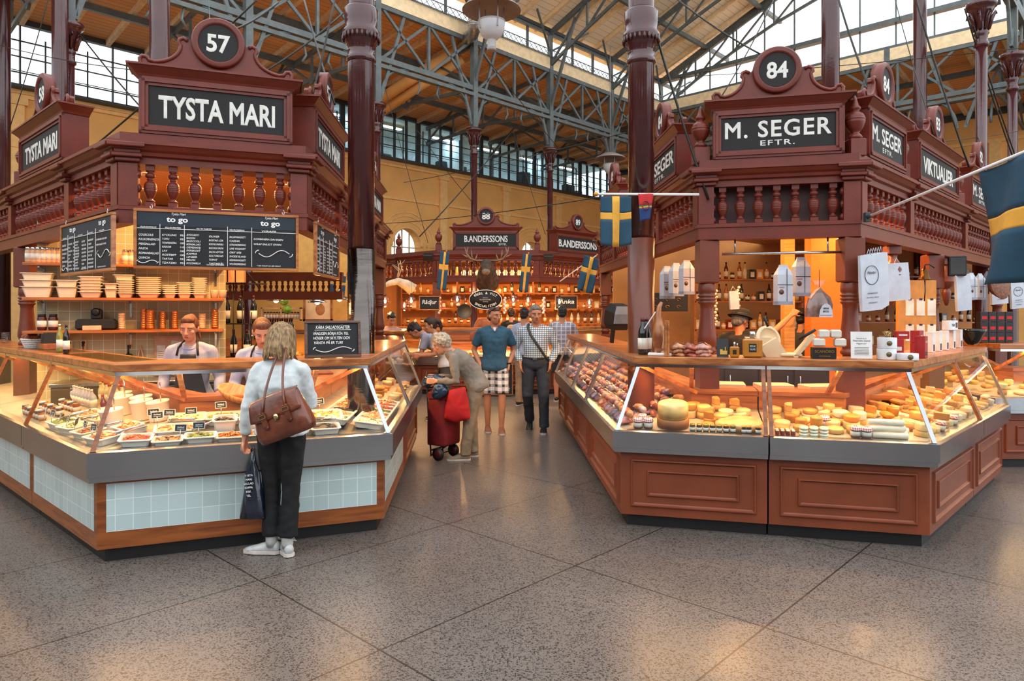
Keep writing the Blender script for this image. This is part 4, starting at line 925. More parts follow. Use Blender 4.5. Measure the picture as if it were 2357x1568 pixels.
    # clothes
    if top:
        c = MB(); tuck = hemz == .4; torso(c, J, .006 if tuck else .012, .15 if hemz is None else hemz, .975, fem, belly, hemx=0 if tuck else .10)
        n = J['neck']
        for s, sg in (('L', 1), ('R', -1)):
            S0, E, Wr = J['s'+s], J['e'+s], J['w'+s]
            if sleeve >= 1:
                q = E.lerp(Wr, min(1, sleeve-1+.0)) if sleeve > 1 else E.lerp(Wr, .92)
                pts = [S0, S0.lerp(E, .08), S0.lerp(E, .5), E, E.lerp(q, .5), q]; rr = [.050, .060, .056, .052, .050, .040]
            else: q = S0.lerp(E, sleeve); pts = [S0, S0.lerp(q, .1), S0.lerp(q, .5), q]; rr = [.050, .060, .062, .064]
            c.ball(S0+Vector((0, 0, -.012)), .058, 14, 10); c.tube([J['neck']+Vector((0, .0, -.045)), S0.lerp(J['neck'], .5)+Vector((0, 0, -.005)), S0+Vector((0, 0, -.005))], .05, 12, rr=[.055, .052, .050]); c.tube(pts, .05, 14, rr=rr)
        c = c.build('top', top, t); bake(c, .011 if vox < .02 else .02, fold, .07, smooth=4)
    if collar:
        c = MB(); n = J['neck']; ax = (J['head']-n).normalized(); q = []
        for a, r, z0 in ((0, .064, .0), (.0, .068, .016), (0, .077, .010), (0, .088, -.012)):
            q.append([n+Vector((math.cos(2*math.pi*i/20)*r, math.sin(2*math.pi*i/20)*r*.95+.0, z0-.022*max(0, -math.sin(2*math.pi*i/20))*2)) for i in range(20)])
        c.loft(q, False); c.build('collar', collar, t)
    if bottom:
        c = MB(); torso(c, J, .012 if not (top and hemz == .4) else .018, 0, .42 if hemz == .4 else .35, fem)
        for s in 'LR':
            Hh, K, A = J['h'+s], J['k'+s], J['a'+s]
            if legs == 'shorts': q = Hh.lerp(K, .92); c.tube([Hh, Hh.lerp(q, .5), q], .1, 16, rr=[.105, .10, .098])
            elif legs == 'cropped': c.tube([Hh, Hh.lerp(K, .5), K, K.lerp(A, .5), K.lerp(A, .9)], .07, 16, rr=[.10, .086, .066, .066, .07])
            else: c.tube([Hh, Hh.lerp(K, .5), K, K.lerp(A, .5), A+Vector((0, 0, -.03))], .07, 16, rr=[.10, .085, .070, .064, .064])
        c = c.build('trousers' if legs != 'shorts' else 'shorts', bottom, t); bake(c, .011 if vox < .02 else .02, fold, .09, smooth=3)
    if shoes:
        for s in 'LR':
            A = J['a'+s]; tilt = (pose.get('tilt'+s, 0)); c = MB(Matrix.Translation(A) @ Matrix.Rotation(math.radians(pose.get('turn'+s, 0)), 4, 'Z') @ Matrix.Rotation(tilt, 4, 'X') @ Matrix.Translation((0, 0, -.09)))
            out = []
            for yy, w, h0, h1 in ((.06, .020, .012, .06), (.045, .034, .004, .085), (0, .036, 0, .09), (-.06, .040, 0, .075), (-.12, .046, 0, .055), (-.17, .044, .002, .042), (-.205, .028, .01, .03), (-.215, .012, .014, .024)):
                out.append([Vector((w*math.cos(a), yy, h0+(h1-h0)*(.5+.5*math.sin(a)))) for a in [2*math.pi*i/12+.26 for i in range(12)]])
            c.loft(out, smooth=True); c.mi = 1
            c.loft([[Vector((x*1.08, y, z)) for x, y in ((.02, .065), (.038, .04), (.038, 0), (.048, -.12), (.03, -.21), (0, -.225), (-.03, -.21), (-.048, -.12), (-.038, 0), (-.038, .04), (-.02, .065))] for z in (-.004, .018)])
            c.build('shoe', [shoes, SOLE], t)
    if extra: extra(t, J, HMx)
    return t
SOLE = mat('sole', 'cfc8bd', .6); SHB = mat('shoe_black', '1c1a1a', .4)
BROWNH = hairm('hair_brown', '5a3a26', '2c1a10'); DARKH = hairm('hair_dark', '2c221d', '120e0c'); GREYH = hairm('hair_grey', '8d8680', '4c4744'); WHITEH = hairm('hair_white', 'd8cbb4', 'a2917a'); BLONDH = hairm('hair_blond', 'a98658', '5c4128')
# --- customer in white seen from behind
KNIT = mat('white_knit', 'cfd6d6', .75, noise=.05, scale=30); BLK = mat('black_cotton', '07080c', .8, noise=.2)
SNK = mat('silver_leather', 'b9bab8', .35, noise=.12, scale=14, bump=.4); SKC = mat('skin_light', 'd09478', .5, noise=.05)
cx_, cy_ = -1.62, 4.84
def sneakers(t, J, Hm):
    for s in 'LR':
        A = J['a'+s]; c = MB(); c.lathe([(.040, -.04), (.043, 0), (.044, .05), (.047, .075), (.044, .078), (.038, .06)], A+Vector((0, .005, 0)), 16); c.build('ankle_shaft', SNK, t)
        c = MB()
        for i in range(4): c.tube([A+Vector((-.025, -.045-.02*i, .03-.018*i)), A+Vector((.025, -.055-.02*i, .028-.018*i))], .003, 5)
        c.tube([A+Vector((0, -.04, .06)), A+Vector((.03, -.07, .05)), A+Vector((.045, -.06, .02))], .003, 5); c.build('lace', WHITE, t)
        c = MB(); p = A+Vector((.046*(1 if s == 'R' else 1), .005, .02)); st = []
        for i in range(10): r = .012 if i % 2 == 0 else .005; st.append((p.y+r*math.sin(i*math.pi/5), p.z+r*math.cos(i*math.pi/5)))
        c.add([(p.x+.002, a, b) for a, b in st]+[(p.x, a, b) for a, b in st], [tuple(range(10))]); c.build('star_patch', BLACK, t)
CW = person('woman seen from behind in white top, black trousers and silver sneakers', cx_, cy_, 1.63, 176,
       dict(turnL=88, turnR=38, sL=(.165, .02, 1.405), sR=(-.165, .02, 1.405), eR=(-.20, -.08, 1.12), wR=(-.12, -.27, 1.20), eL=(.235, .06, 1.12), wL=(.275, .02, .87), kL=(.085, -.02, .50), aL=(.075, -.0, .10), kR=(-.075, -.0, .5), aR=(-.06, .03, .10), head=(.01, -.03, 1.62), neck=(0, .01, 1.465)),
       (0, 14, 0), SKC, hairm('hair_streaked', 'b3905f', '4e3524'), 'bob', KNIT, BLK, SNK, 1.86, fem=1, legs='cropped', vox=.006, curl=(.9, .5), hd=.98, extra=sneakers, fold=.02, hemz=.15)
# --- the two women behind the salad counter
SHIRT = mat('pale_blue_shirt', 'a9b0c4', .8, noise=.10, scale=20); pattern(SHIRT, 'stripe', ['a9afc4', '9ca2b9'], 90, w=.4)
APRON = mat('black_apron', '1c1a1c', .6, noise=.2)
def apron(t, J, Hm):
    m = MB(); n = 18; rows = []
    for z, w, y in ((1.36, .10, -.125), (1.30, .115, -.137), (1.2, .125, -.135), (1.08, .15, -.125), (.95, .19, -.13), (.7, .2, -.14)):
        rows.append([Vector((w*math.sin(a), y+.12*(1-math.cos(a*1.0))*(w/.15), z)) for a in [-1+2*i/10 for i in range(11)]])
    def g(u, v):
        i = min(4, int(v*5)); f = v*5-i; k = min(9, int(u*10)); e = u*10-k
        return rows[i][k].lerp(rows[i][k+1], e).lerp(rows[i+1][k].lerp(rows[i+1][k+1], e), f)
    m.grid(g, 20, 15, .006); m.build('apron', APRON, t)
    m = MB()
    for s in (-1, 1): m.tube([(s*.095, -.13, 1.35), (s*.085, -.11, 1.42), (s*.06, -.03, 1.485), (s*.03, .07, 1.49)], .011, 6, flat=.4)
    m.build('apron_strap', APRON, t)
lean = dict(pel=(0, .08, .95), waist=(0, .05, 1.08), chest=(0, 0, 1.29), neck=(0, -.03, 1.46), head=(0, -.07, 1.60), sL=(.17, -.01, 1.40), sR=(-.17, -.01, 1.40))
person('woman in pale blue shirt and black apron behind the salad counter, hair tied up', -2.93, 6.3, 1.69, 8, {**lean, 'eL': (.25, .02, 1.13), 'wL': (.27, -.14, .93), 'eR': (-.25, .02, 1.13), 'wR': (-.24, -.14, .93)}, (0, 12, 0), SKIN, hairm('hair_auburn', '7a4628', '3a2012'), 'bun', SHIRT, BLK, None, 1.65, fem=1, vox=.007, collar=SHIRT, extra=apron, hd=.98)
def earring(t, J, Hm): m = MB(Hm); m.ball((-.083, .0, -.04), .007, 8, 6); m.build('earring', WHITE, t); apron(t, J, Hm)
person('woman in pale blue shirt looking down at a wooden bowl', -2.16, 5.98, 1.67, 14, {**lean, 'head': (.0, -.10, 1.60), 'eR': (-.24, -.03, 1.14), 'wR': (-.17, -.24, .98), 'eL': (.24, 0, 1.12), 'wL': (.12, -.25, .96)}, (10, 30, 0), SKIN, hairm('hair_red', '7c4a2e', '4a2a18'), 'pony', SHIRT, BLK, None, 1.6, fem=1, vox=.007, collar=SHIRT, extra=earring, hd=.98, palms={'R': (0, .3, 1), 'L': (0, .3, 1)})
# --- man in the blue polo
POLO = mat('blue_polo', '2f5a72', .8, noise=.08, scale=20); SHORTS = mat('plaid_shorts', 'e4e2e0', .8); pattern(SHORTS, 'tartan', ['e6e4e2', '26262e', '6a6a74'], 11, 11, .42)
def polo(t, J, Hm):
    m = MB(); m.add([(-.022, -.112, 1.465), (.022, -.112, 1.465), (0, -.128, 1.41)], [(0, 1, 2)]); m.ball((0, -.088, 1.44), (.022, .02, .03), 8, 6); m.build('undershirt', WHITE, t)
    m = MB(Hm); 
    for s in (-1, 1): m.ball((s*.035, -.055, .105), (.028, .014, .018), 10, 6); m.tube([(s*.06, -.05, .1), (s*.085, .03, .04)], .004, 5)
    m.build('sunglasses', BLACK, t); m = MB(); m.lathe([(.03, 0), (.033, .004), (.033, .018), (.03, .022)], J['wL']+Vector((0, 0, .0)), 14); m.build('wristwatch', BLACK, t)
pockets = dict(eL=(.27, .06, 1.14), wL=(.19, -.07, .95), eR=(-.27, .06, 1.14), wR=(-.19, -.07, .95))
person('man in a blue polo shirt and black-and-white plaid shorts with hands in pockets', -.25, 9.72, 1.75, 4, {**pockets, 'kL': (.10, -.10, .5), 'aL': (.09, -.10, .09), 'kR': (-.09, .0, .5), 'aR': (-.085, .06, .09)}, (38, 2, 0), SKIN2, hairm('hair_thin', '6a4a3c', '3c2a22'), 'crop', POLO, SHORTS, mat('tan_shoe', '8a5a44', .6), .75, belly=.02, legs='shorts', collar=POLO, extra=polo, curl=(.3, .3), wid=1.06, hemz=.0, palms={'dL': (-.1, -.1, -1), 'dR': (.1, -.1, -1)})
# --- man in the checked shirt
CHK = mat('checked_shirt', 'dfe8ea', .8); pattern(CHK, 'grid', ['dde6ea', '3a5c6e'], 36, 36, .24)
JEANS = mat('dark_jeans', '2e3440', .8, noise=.25, scale=4)
def strap(t, J, Hm):
    m = MB(); m.tube([(-.09, .02, 1.50), (-.10, -.07, 1.46), (-.05, -.14, 1.34), (.04, -.155, 1.2), (.13, -.14, 1.05), (.19, -.05, .98), (.2, .04, .97)], .017, 6, flat=.25); m.build('shoulder_strap', mat('strap_grey', '3a3836', .7), t)
    m = MB(); m.lathe([(.168, 0), (.172, .005), (.172, .03), (.168, .035)], (0, 0, 1.0), 28, sy=.74); m.build('belt', BLACK, t); m = MB(); m.box(-.028, .028, -.138, -.126, .998, 1.038, .004); m.build('belt_buckle', CHROME, t)
person('man in a blue-and-white checked shirt and dark jeans, strap across his chest', .335, 9.75, 1.77, -6, {**pockets, 'kL': (.11, -.10, .5), 'aL': (.11, -.06, .09), 'kR': (-.10, -.06, .51), 'aR': (-.09, .18, .15), 'tiltR': .5}, (14, 4, 0), SKIN2, GREYH, 'short', CHK, JEANS, SHB, 1.9, belly=.05, collar=CHK, extra=strap, curl=(.3, .3), wid=1.09, hemz=.4, palms={'dL': (-.1, -.1, -1), 'dR': (.1, -.1, -1)})
# --- stooping old lady with her shopping
JKT = mat('grey_jacket', '8a8378', .85, noise=.10, scale=8, bump=.3); TRS = mat('khaki_trousers', '91826c', .85, noise=.12, scale=6, bump=.3)
person('white-haired woman stooping in a grey jacket and khaki trousers, holding blue bags', -.56, 7.95, 1.62, -86,
       dict(pel=(0, .16, .93), waist=(0, .10, 1.05), chest=(0, -.04, 1.22), neck=(0, -.17, 1.34), head=(0, -.25, 1.42), sL=(.16, -.12, 1.27), sR=(-.16, -.12, 1.27), eL=(.22, -.08, .98), wL=(.15, -.32, .98), eR=(-.22, -.08, .98), wR=(-.12, -.33, 1.0), hL=(.09, .15, .91), hR=(-.09, .15, .91), kL=(.10, .07, .5), kR=(-.10, .10, .5), aL=(.10, .02, .09), aR=(-.09, .12, .09)),
       (0, 20, 0), SKIN, WHITEH, 'curly', JKT, TRS, mat('taupe_shoe', '8a7a66', .7), 1.9, fem=.5, belly=.04, collar=JKT, vox=.008, wid=1.05, hemz=.0, fold=.02)
# --- pair looking into the counter further back
WSH = mat('white_shirt', 'dcd6cf', .8, noise=.05)
person('woman with dark ponytail and white shirt bending over, behind the old lady', -.98, 10.3, 1.68, -80,
       dict(waist=(0, -.02, 1.08), chest=(0, -.12, 1.27), neck=(0, -.18, 1.42), head=(0, -.25, 1.54), sL=(.16, -.15, 1.36), sR=(-.16, -.15, 1.36), eL=(.2, -.2, 1.1), wL=(.12, -.42, 1.08), eR=(-.2, -.2, 1.1), wR=(-.12, -.42, 1.08)), (6, 14, 0), SKIN2, hairm('hair_darkbrown', '43281c', '22140e'), 'pony', WSH, mat('grey_skirt', '58524e', .8), SHB, .7, fem=1, vox=.01)
person('dark-haired man in glasses bending his head down beside the ponytail woman', -1.16, 10.75, 1.78, -84,
       dict(pel=(0, .2, .95), waist=(0, .1, 1.08), chest=(0, -.1, 1.2), neck=(0, -.23, 1.32), head=(0, -.34, 1.36), sL=(.17, -.18, 1.28), sR=(-.17, -.18, 1.28), eL=(.2, -.25, 1.0), wL=(.12, -.42, 1.0), eR=(-.2, -.25, 1.0), wR=(-.12, -.42, 1.0), hL=(.09, .18, .93), hR=(-.09, .18, .93)), (0, 52, 0), SKIN2, DARKH, 'short', SHIRT, BLK, SHB, .7, vox=.012)
PLD = mat('grey_plaid_shirt', '9a9aa6', .8); pattern(PLD, 'grid', ['8f90a0', 'd8d4d8'], 13, 13, .18)
person('man seen from behind in a grey plaid shirt and dark shorts', .94, 12.9, 1.76, 172, dict(eL=(.25, -.08, 1.15), wL=(.2, -.3, 1.1), eR=(-.25, -.08, 1.15), wR=(-.2, -.3, 1.1)), (0, 8, 0), SKIN2, DARKH, 'short', PLD, mat('dark_shorts', '2a2a2e', .8), SHB, .8, belly=.05, legs='shorts', vox=.012, wid=1.08, hemz=0)
person('person in pale blue shirt and beige trousers behind the checked shirt man', .22, 12.3, 1.74, 160, {}, (0, 6, 0), SKIN2, DARKH, 'short', SHIRT, mat('beige_trousers', 'b09070', .8), SHB, .9, vox=.014)
BLKT = mat('black_tshirt', '1a1718', .8, noise=.2)
def emblem(t, J, Hm):
    m = MB(); m.lathe([(.10, 0), (.105, .004), (.085, .006), (.08, .004)], (0, .142, 1.28), 28, ax=(0, 1, 0)); m.tube([(-.06, .142, 1.27), (-.02, .146, 1.31), (.03, .146, 1.29), (.06, .143, 1.25)], .014, 6, flat=.3); m.build('round_emblem', mat('emblem_tan', 'd2b48c', .7), t)
person('man in black with a round tan emblem on his back, inside the game stall', -.02, 15.5, 1.74, 180, {}, (0, 5, 0), SKIN2, DARKH, 'short', BLKT, BLK, SHB, .8, vox=.014, extra=emblem)
person('man in an orange-brown shirt leaning sideways behind the blue polo man', -.66, 15.3, 1.80, 190, dict(chest=(-.08, 0, 1.28), neck=(-.14, 0, 1.45), head=(-.17, 0, 1.6), sL=(.06, 0, 1.44), sR=(-.30, 0, 1.38)), (0, 0, 0), SKIN2, mat('bald_fuzz', 'a8785c', .6), 'crop', mat('orange_shirt', 'a8643c', .8), BLK, SHB, 1.6, vox=.014)
# --- people inside the cheese stall
HATM = mat('black_felt', '1a1716', .8)
def hat(t, J, Hm):
    m = MB(Hm); m.lathe([(.095, .055), (.13, .05), (.135, .055), (.13, .062), (.096, .066), (.096, .08), (.094, .12), (.085, .15), (.05, .155), (.01, .145)], (0, .012, 0), 28, sy=1.12); m.build('hat', HATM, t)
    m = MB(Hm); m.lathe([(.0975, .068), (.0985, .072), (.0985, .088), (.0965, .092)], (0, .012, 0), 28, sy=1.12); m.build('hat_band', BLACK, t)
person('man in black brimmed hat and T-shirt reaching up inside the cheese stall', 2.74, 8.25, 1.72, 145,
       dict(eR=(-.34, -.16, 1.50), wR=(-.47, -.33, 1.68), sR=(-.18, .0, 1.44), chest=(0, 0, 1.30), neck=(.01, 0, 1.47), head=(.02, -.04, 1.60)), (-20, 16, 0), mat('skin_warm', 'c2764a', .5), GREYH, 'short', BLKT, BLK, SHB, .6, vox=.009, extra=hat, palms={'R': (0, -1, 0)}, curl=(.4, .7), wid=1.08, belly=.04)
person('customer in pink seated far behind the cheese stall, left of the pair', 3.50, 12.0, 1.30, 60, {}, (0, 0, 0), SKIN, DARKH, 'short', mat('pink_top', 'c48a90', .8), BLK, SHB, .8, fem=1, vox=.014)
person('boy with brown hair in a black top seated far behind the cheese stall', 3.78, 11.9, 1.30, 10, {}, (0, 0, 0), SKIN, BROWNH, 'short', BLKT, BLK, SHB, .8, vox=.014)
person('person in a dark hat and grey jacket deep inside the cheese stall', 4.05, 9.6, 1.70, 120, {}, (0, 10, 0), SKIN2, BLACK, 'short', mat('slate_top', '3c3a3c', .8), BLK, SHB, 1.6, vox=.014, extra=hat)
person('dark-haired person in a pinkish shirt behind the glass screen of the left aisle counter', -2.18, 12.4, 1.66, 30, {}, (0, 30, 0), SKIN2, DARKH, 'short', mat('rose_shirt', 'b88a80', .8), BLK, SHB, .8, vox=.014)
# ---------------------------------------------------------------- kit of repeated goods
KIT = {}
def inst(key, fn, label, cat, M, group=None, scale=None):
    """first call builds the thing, later calls copy it with all its parts"""
    if key not in KIT:
        r = fn(); KIT[key] = r
    else: r = copy_tree(KIT[key])
    if scale: M = M @ Matrix.Diagonal((*(scale if isinstance(scale, tuple) else (scale,)*3), 1))
    r.matrix_world = M; tag(r, label, cat)
    if group: r['group'] = group
    elif 'group' in r: del r['group']
    return r
def T(x, y, z, rz=0): return Matrix.Translation((x, y, z)) @ Matrix.Rotation(rz, 4, 'Z')
def s_at(fr, pxx, o):
    r = (pxx-1178)/FPX; b = fr.p+fr.n*o; return (r*b.y-b.x)/(fr.d.x-r*fr.d.y)
def RX(a): return Matrix.Rotation(math.radians(a), 4, 'X')
def RY(a): return Matrix.Rotation(math.radians(a), 4, 'Y')
def RZ(a): return Matrix.Rotation(math.radians(a), 4, 'Z')
# ---------------------------------------------------------------- menu boards and chalkboards
MENUBLUE = mat('menu_band_blue', '1a2632', .6, noise=.08)
def squiggle(mb, x0, x1, z, h, y=-.004, r=.0035):
    w = x1-x0; P = []
    for i in range(33):
        t = i/32; P.append((x0+w*(.08+.84*t), y, z+h*math.sin(2*math.pi*t-math.pi)*.55*(1 if .0 < t < 1 else 1)))
    a = [(x0+w*.08+math.cos(q)*h*.4-h*.0, y, z+h*.45+math.sin(q)*h*.45) for q in [2.2+i*.4 for i in range(5)]]
    mb.tube(P, r, 5); mb.tube([(x0+w*.08+h*.5*math.cos(q), y, z+h*.5*math.sin(q)+h*.0) for q in [1.5+i*.33 for i in range(6)]], r, 5); mb.tube([(x1-w*.08+h*.5*math.cos(q), y, z+h*.5*math.sin(q)) for q in [-1.6+i*.33 for i in range(6)]], r, 5)
def board(M, w, h, label, frame=OAK, fw=.022, texts=(), band=0, lines=(), squigs=(), name='menu_board', cat='menu board', hooks=True):
    t = thing(name, label, cat, M=M); f = MB()
    f.box(-w/2, w/2, -.012, .018, 0, fw, .003); f.box(-w/2, w/2, -.012, .018, h-fw, h, .003); f.box(-w/2, -w/2+fw, -.012, .018, fw, h-fw, .003); f.box(w/2-fw, w/2, -.012, .018, fw, h-fw, .003); f.build('frame', frame, t)
    b = MB(); b.box(-w/2+fw, w/2-fw, 0, .012, fw, h-fw); b.build('panel', BOARD, t)
    if band: b = MB(); b.box(-w/2+fw, w/2-fw, -.002, .0, h-fw-band, h-fw); b.build('header_band', MENUBLUE, t)
    if lines:
        b = MB()
        for x0, z0, x1, z1 in lines: b.bar((x0, -.004, z0), (x1, -.004, z1), .0035, .0035)
        b.build('ruled_line', CHALK, t)
    for nm, items in texts:
        b = MB()
        for s, x, z, hh, ww, al in items:
            write(b, s, x, z, hh, ww, -.005, .012 if nm != 'logo' else .03, .01, shear=.18 if nm != 'logo' else 0, align=al)
            if nm in ('logo', 'script'): b.build(nm, CHALK, t); b = MB()
        if b.v: b.build(nm, CHALK, t)
    for q in squigs: b = MB(); squiggle(b, *q); b.build('chalk_flourish', CHALK, t)
    if hooks:
        for x in (-w*.4, w*.4): b = MB(); b.tube([(x+.008*math.sin(a), 0, h+.018+.02*math.cos(a)) for a in [i*.7 for i in range(8)]], .0025, 5); b.build('hook', CHROME, t)
    return t
col = [['COUSCOUS', 'FULLKORNSPASTA', 'MIXSALLAD', 'PASTA', 'ROMANSALLAD', 'QUINOA'], ['KYCKLING', 'TOFU', 'TONFISKRÖRA', 'RÄKOR', 'LAX', 'ROSTBIFF', 'TARTAR', 'TZATZIKI'], ['AVOCADO', 'BACON', 'BROCCOLI', 'BÖNSALLAD', 'CHÈVRE/PASTEJ', 'FÄRSKOST', 'KAPRIS', 'LINSER', 'MELON', 'MOZZARELLA'],
       ['OLIVER', 'ROSTAD LÖK', 'ROSTAD PAPRIKA', 'ROSTADE FRÖN', 'SALTA NÖTTER', 'SOLTORKAD', 'TOMAT', 'TARTARSÅS'], ['BALSAMVINÄGRETT', 'CAESAR', 'CITRONDRESSING', 'LIME YOGHURT', 'ÖRT SÅS', 'RHODE ISLAND', 'RÖDVINSVINÄGRETT', 'VITLÖKSDRESSING'], ['KOMBINERA DIN EGEN', 'WRAP ENLIGT OVAN.']]
def menu(k=1.0):
    it = []; xs = [-.565, -.405, -.235, -.075, .075, .255]; w = [.14, .10, .10, .105, .12, .25]; z0 = .285
    for c, (x, ww) in enumerate(zip(xs, w)):
        n = len(col[c]); dz = .245/max(n, 7) if c < 5 else .04
        for i, s in enumerate(col[c]): it.append((s, x*k, z0-.01-(i+1)*dz+.012, .0145 if c else .0165, min(ww, len(s)*.0125)*k, 'l'))
    for i, p in enumerate(('95:-', '95:-', '100:-', '110:-', '100:-', '100:-', '95:-', '95:-')): it.append((p, (-.245)*k, z0-.01-(i+1)*.245/8+.012, .0145, .035*k, 'r'))
    for x, s in ((-.50, 'VÄLJ EN GRUNDSALLAD'), (-.33, 'VÄLJ EN PROTEIN'), (-.11, 'VÄLJ TRE TILLBEHÖR'), (.13, 'VÄLJ EN DRESSING'), (.37, 'WRAPS')): it.append((s, x*k, .335-.02, .011, .11*k, 'c'))
    it += [('* EN SALLAD CA 400 GRAM', -.03*k, .035, .010, .13*k, 'c'), ('* EN WRAP CA 300 GRAM', .37*k, .035, .010, .18*k, 'c')]
    lg = [('to go', -.30*k, .365, .042, .15*k, 'c'), ('to go', .38*k, .365, .042, .15*k, 'c')]; sc = [('Tysta Mari', -.29*k, .418, .019, .10*k, 'c'), ('Tysta Mari', .39*k, .418, .019, .10*k, 'c')]
    return (('logo', lg), ('script', sc), ('handwriting', it))
for fr, a, b, z0, z1, lb in ((fL[1], .11, 1.31, 2.03, 2.49, 'large front menu board lettered to go, hanging under the number 57 sign'), (fL[0], 8-1.22, 8+.08, 2.01, 2.45, 'oblique menu board lettered to go, left of the large front one'), (fL[2], .05, 1.07, 2.01, 2.46, 'narrow-looking menu board between the large front one and the dark pillar')):
    w = b-a; k = w/1.2; ls = [(x*k, .03, x*k, .345) for x in (-.42, -.25, .06, .24)]+[(-w/2+.02, .31, w/2-.02, .31)]
    board(fr.M((a+b)/2, .06, z0), w, z1-z0, lb, texts=menu(k), band=.105, lines=ls, squigs=[(-.58*k, -.43*k, .055, .02), (.27*k, .55*k, .14, .05)])
LT = fr_top = frL[1]
s = s_at(frL[1], 766, -.22)
board(frL[1].M(s, -.2, 1.343) @ RX(-8), .43, .29, 'small framed chalkboard standing on the salad counter, headed Kära Salladsgäster', frame=wood('walnut', '6a4430', '3f281c', .4), hooks=False, name='chalkboard', cat='chalkboard',
      texts=(('handwriting', [('KÄRA SALLADSGÄSTER', 0, .225, .026, .26, 'c'), ('VÄNLIGEN BÖRJA KÖA TILL', -.15, .178, .022, .27, 'l'), ('HÖGER OM SKYLTEN OCH', -.15, .142, .022, .28, 'l'), ('VÄNTA PÅ ER TUR!', -.145, .106, .022, .22, 'l')]),), lines=[(-.14, .215, .14, .217)], squigs=[(-.16, .17, .062, .035)])
m = board(fR[0].M(5.8-2.15, .04, 2.0), .95, .6, 'dark framed price board on the side of the cheese stall, left of the brown pillar', frame=OAKD, hooks=False, texts=(('handwriting', [('ost', -.3, .4, .05, None, 'c'), ('vilt', -.05, .45, .04, None, 'c'), ('korv', .2, .3, .04, None, 'c'), ('kr 98', .3, .12, .04, None, 'c'), ('kg', -.1, .15, .04, None, 'c')]),), lines=[(-.4, .1, -.2, .5)])
# ---------------------------------------------------------------- the customer's bags
LEA = mat('tan_leather', '7a3d24', .33, noise=.22, scale=7, bump=.5, bscale=14, coat=.3, dark='4e2213')
def handbag():
    Mx = Matrix.Translation(px(648, 955, 4.57)) @ RZ(-8) @ RY(-21)
    t = thing('handbag', 'large tan leather handbag slung behind the woman in white', 'handbag', M=Mx); R = random.Random(2)
    def sec(z, w, d):
        out = []
        for i in range(28):
            a = 2*math.pi*i/28; u = math.copysign(abs(math.cos(a))**.45, math.cos(a)); v = math.copysign(abs(math.sin(a))**.7, math.sin(a))
            pl = 1+.07*math.sin(u*14+z*9)*(1 if v < 0 else 0); out.append(V(u*w, v*d*pl, z))
        return out
    m = MB(); m.loft([sec(-.155, .15, .05), sec(-.15, .19, .07), (sec(-.11, .203, .08)), sec(-.05, .197, .078), sec(.03, .185, .065), sec(.1, .172, .045), sec(.135, .165, .028)], smooth=True); m.build('bag_body', LEA, t)
    m = MB()
    def flap(u, v):
        x = (u-.5)*(.345+.03*v); z = .142-.135*v; y = -.03-.042*v**.6-.004*math.sin(u*9); return (x, y if v > .02 else -.0, z+.012*math.sin(u*math.pi)*(1-v)-.012*abs(math.sin(u*2*math.pi))*v)
    m.grid(flap, 24, 8, .006); m.build('flap', LEA, t)
    for sx in (-.085, .085):
        m = MB(); m.box(sx-.017, sx+.017, -.092, -.080, -.045, .055, .004); m.lathe([(.017, 0), (.017, .01)], (sx, -.08, -.045), 14, ax=(0, -1, 0)); m.build('closing_tab', LEA, t)
        m = MB(); 
        for a, b, c, d in ((-.024, .024, .036, .041), (-.024, .024, .012, .017), (-.024, -.019, .012, .041), (.019, .024, .012, .041)): m.box(sx+a, sx+b, -.099, -.092, c, d)
        m.build('buckle', mat('pale_gold', 'c9b58a', .25, 1), t)
    m = MB(); m.lathe([(.02, 0), (.022, .004), (.012, .012), (.004, .013)], (0, -.082, .0), 18, ax=(0, -1, 0)); m.box(-.006, .006, -.1, -.09, -.022, -.004); m.build('turn_lock', mat('pale_gold', 'c9b58a'), t)
    sh = Mx.inverted() @ px(657, 806, 4.74); sh2 = Mx.inverted() @ px(640, 812, 4.76)
    for sx, p, kk in ((-.085, sh2, .0), (.085, sh, .0)):
        m = MB(); q0 = Vector((sx, -.085, .05)); m.tube([q0]+[q0.lerp(p, k/8)+Vector((0, -.035*math.sin(math.pi*k/8), 0)) for k in range(1, 8)]+[p+Vector((0, .01, .012)), p+Vector((0, .07, .0)), p+Vector((0.0, .11, -.08))], .0085, 8); m.build('shoulder_strap', LEA, t)
    return t
handbag()
NAVY = mat('navy_plastic', '141d30', .16, noise=.15, scale=12, bump=.7, bscale=9, coat=.5)
def carrier(M, w, h, label, mt, txt=None, name='carrier_bag'):
    t = thing(name, label, 'bag', M=M); m = MB(); R = random.Random(5)
    rings = []
    for z, ww, d in ((0, .012, .010), (-.08*h/.47, .02, .016), (-.15*h/.47, w*.28, .03), (-.28*h/.47, w*.38, .045), (-.40*h/.47, w*.47, .05), (-.46*h/.47, w*.5, .035), (-h, w*.48, .01)):
        rings.append([V(math.cos(a)*ww*(1+.10*math.sin(a*5+z*20)), math.sin(a)*d*(1+.25*math.sin(a*7+z*12)), z) for a in [2*math.pi*i/28 for i in range(28)]])
    m.loft(rings, smooth=True); m.build('bag_body', mt, t)
    m = MB(); m.tube([(-.01, 0, -.02), (-.014, 0, .015), (0, 0, .03), (.014, 0, .015), (.01, 0, -.02)], .006, 6, flat=.5); m.build('handle', mt, t)
    if txt:
        m = MB()
        for i, s in enumerate(txt): write(m, s, -.01, -.16-.028*i, .014, None, -.052-.004*0, .01, .01, rot=.1)
        m.build('printed_text', CHALK, t)
    return t
carrier(Matrix.Translation(px(582, 1040, 4.80)), .17, .47, 'dark navy plastic carrier bag hanging from the left hand of the woman in white', NAVY, ('TYSTA', 'MARI', 'SALLAD', 'SOPPA', 'FISK', 'TEL'))
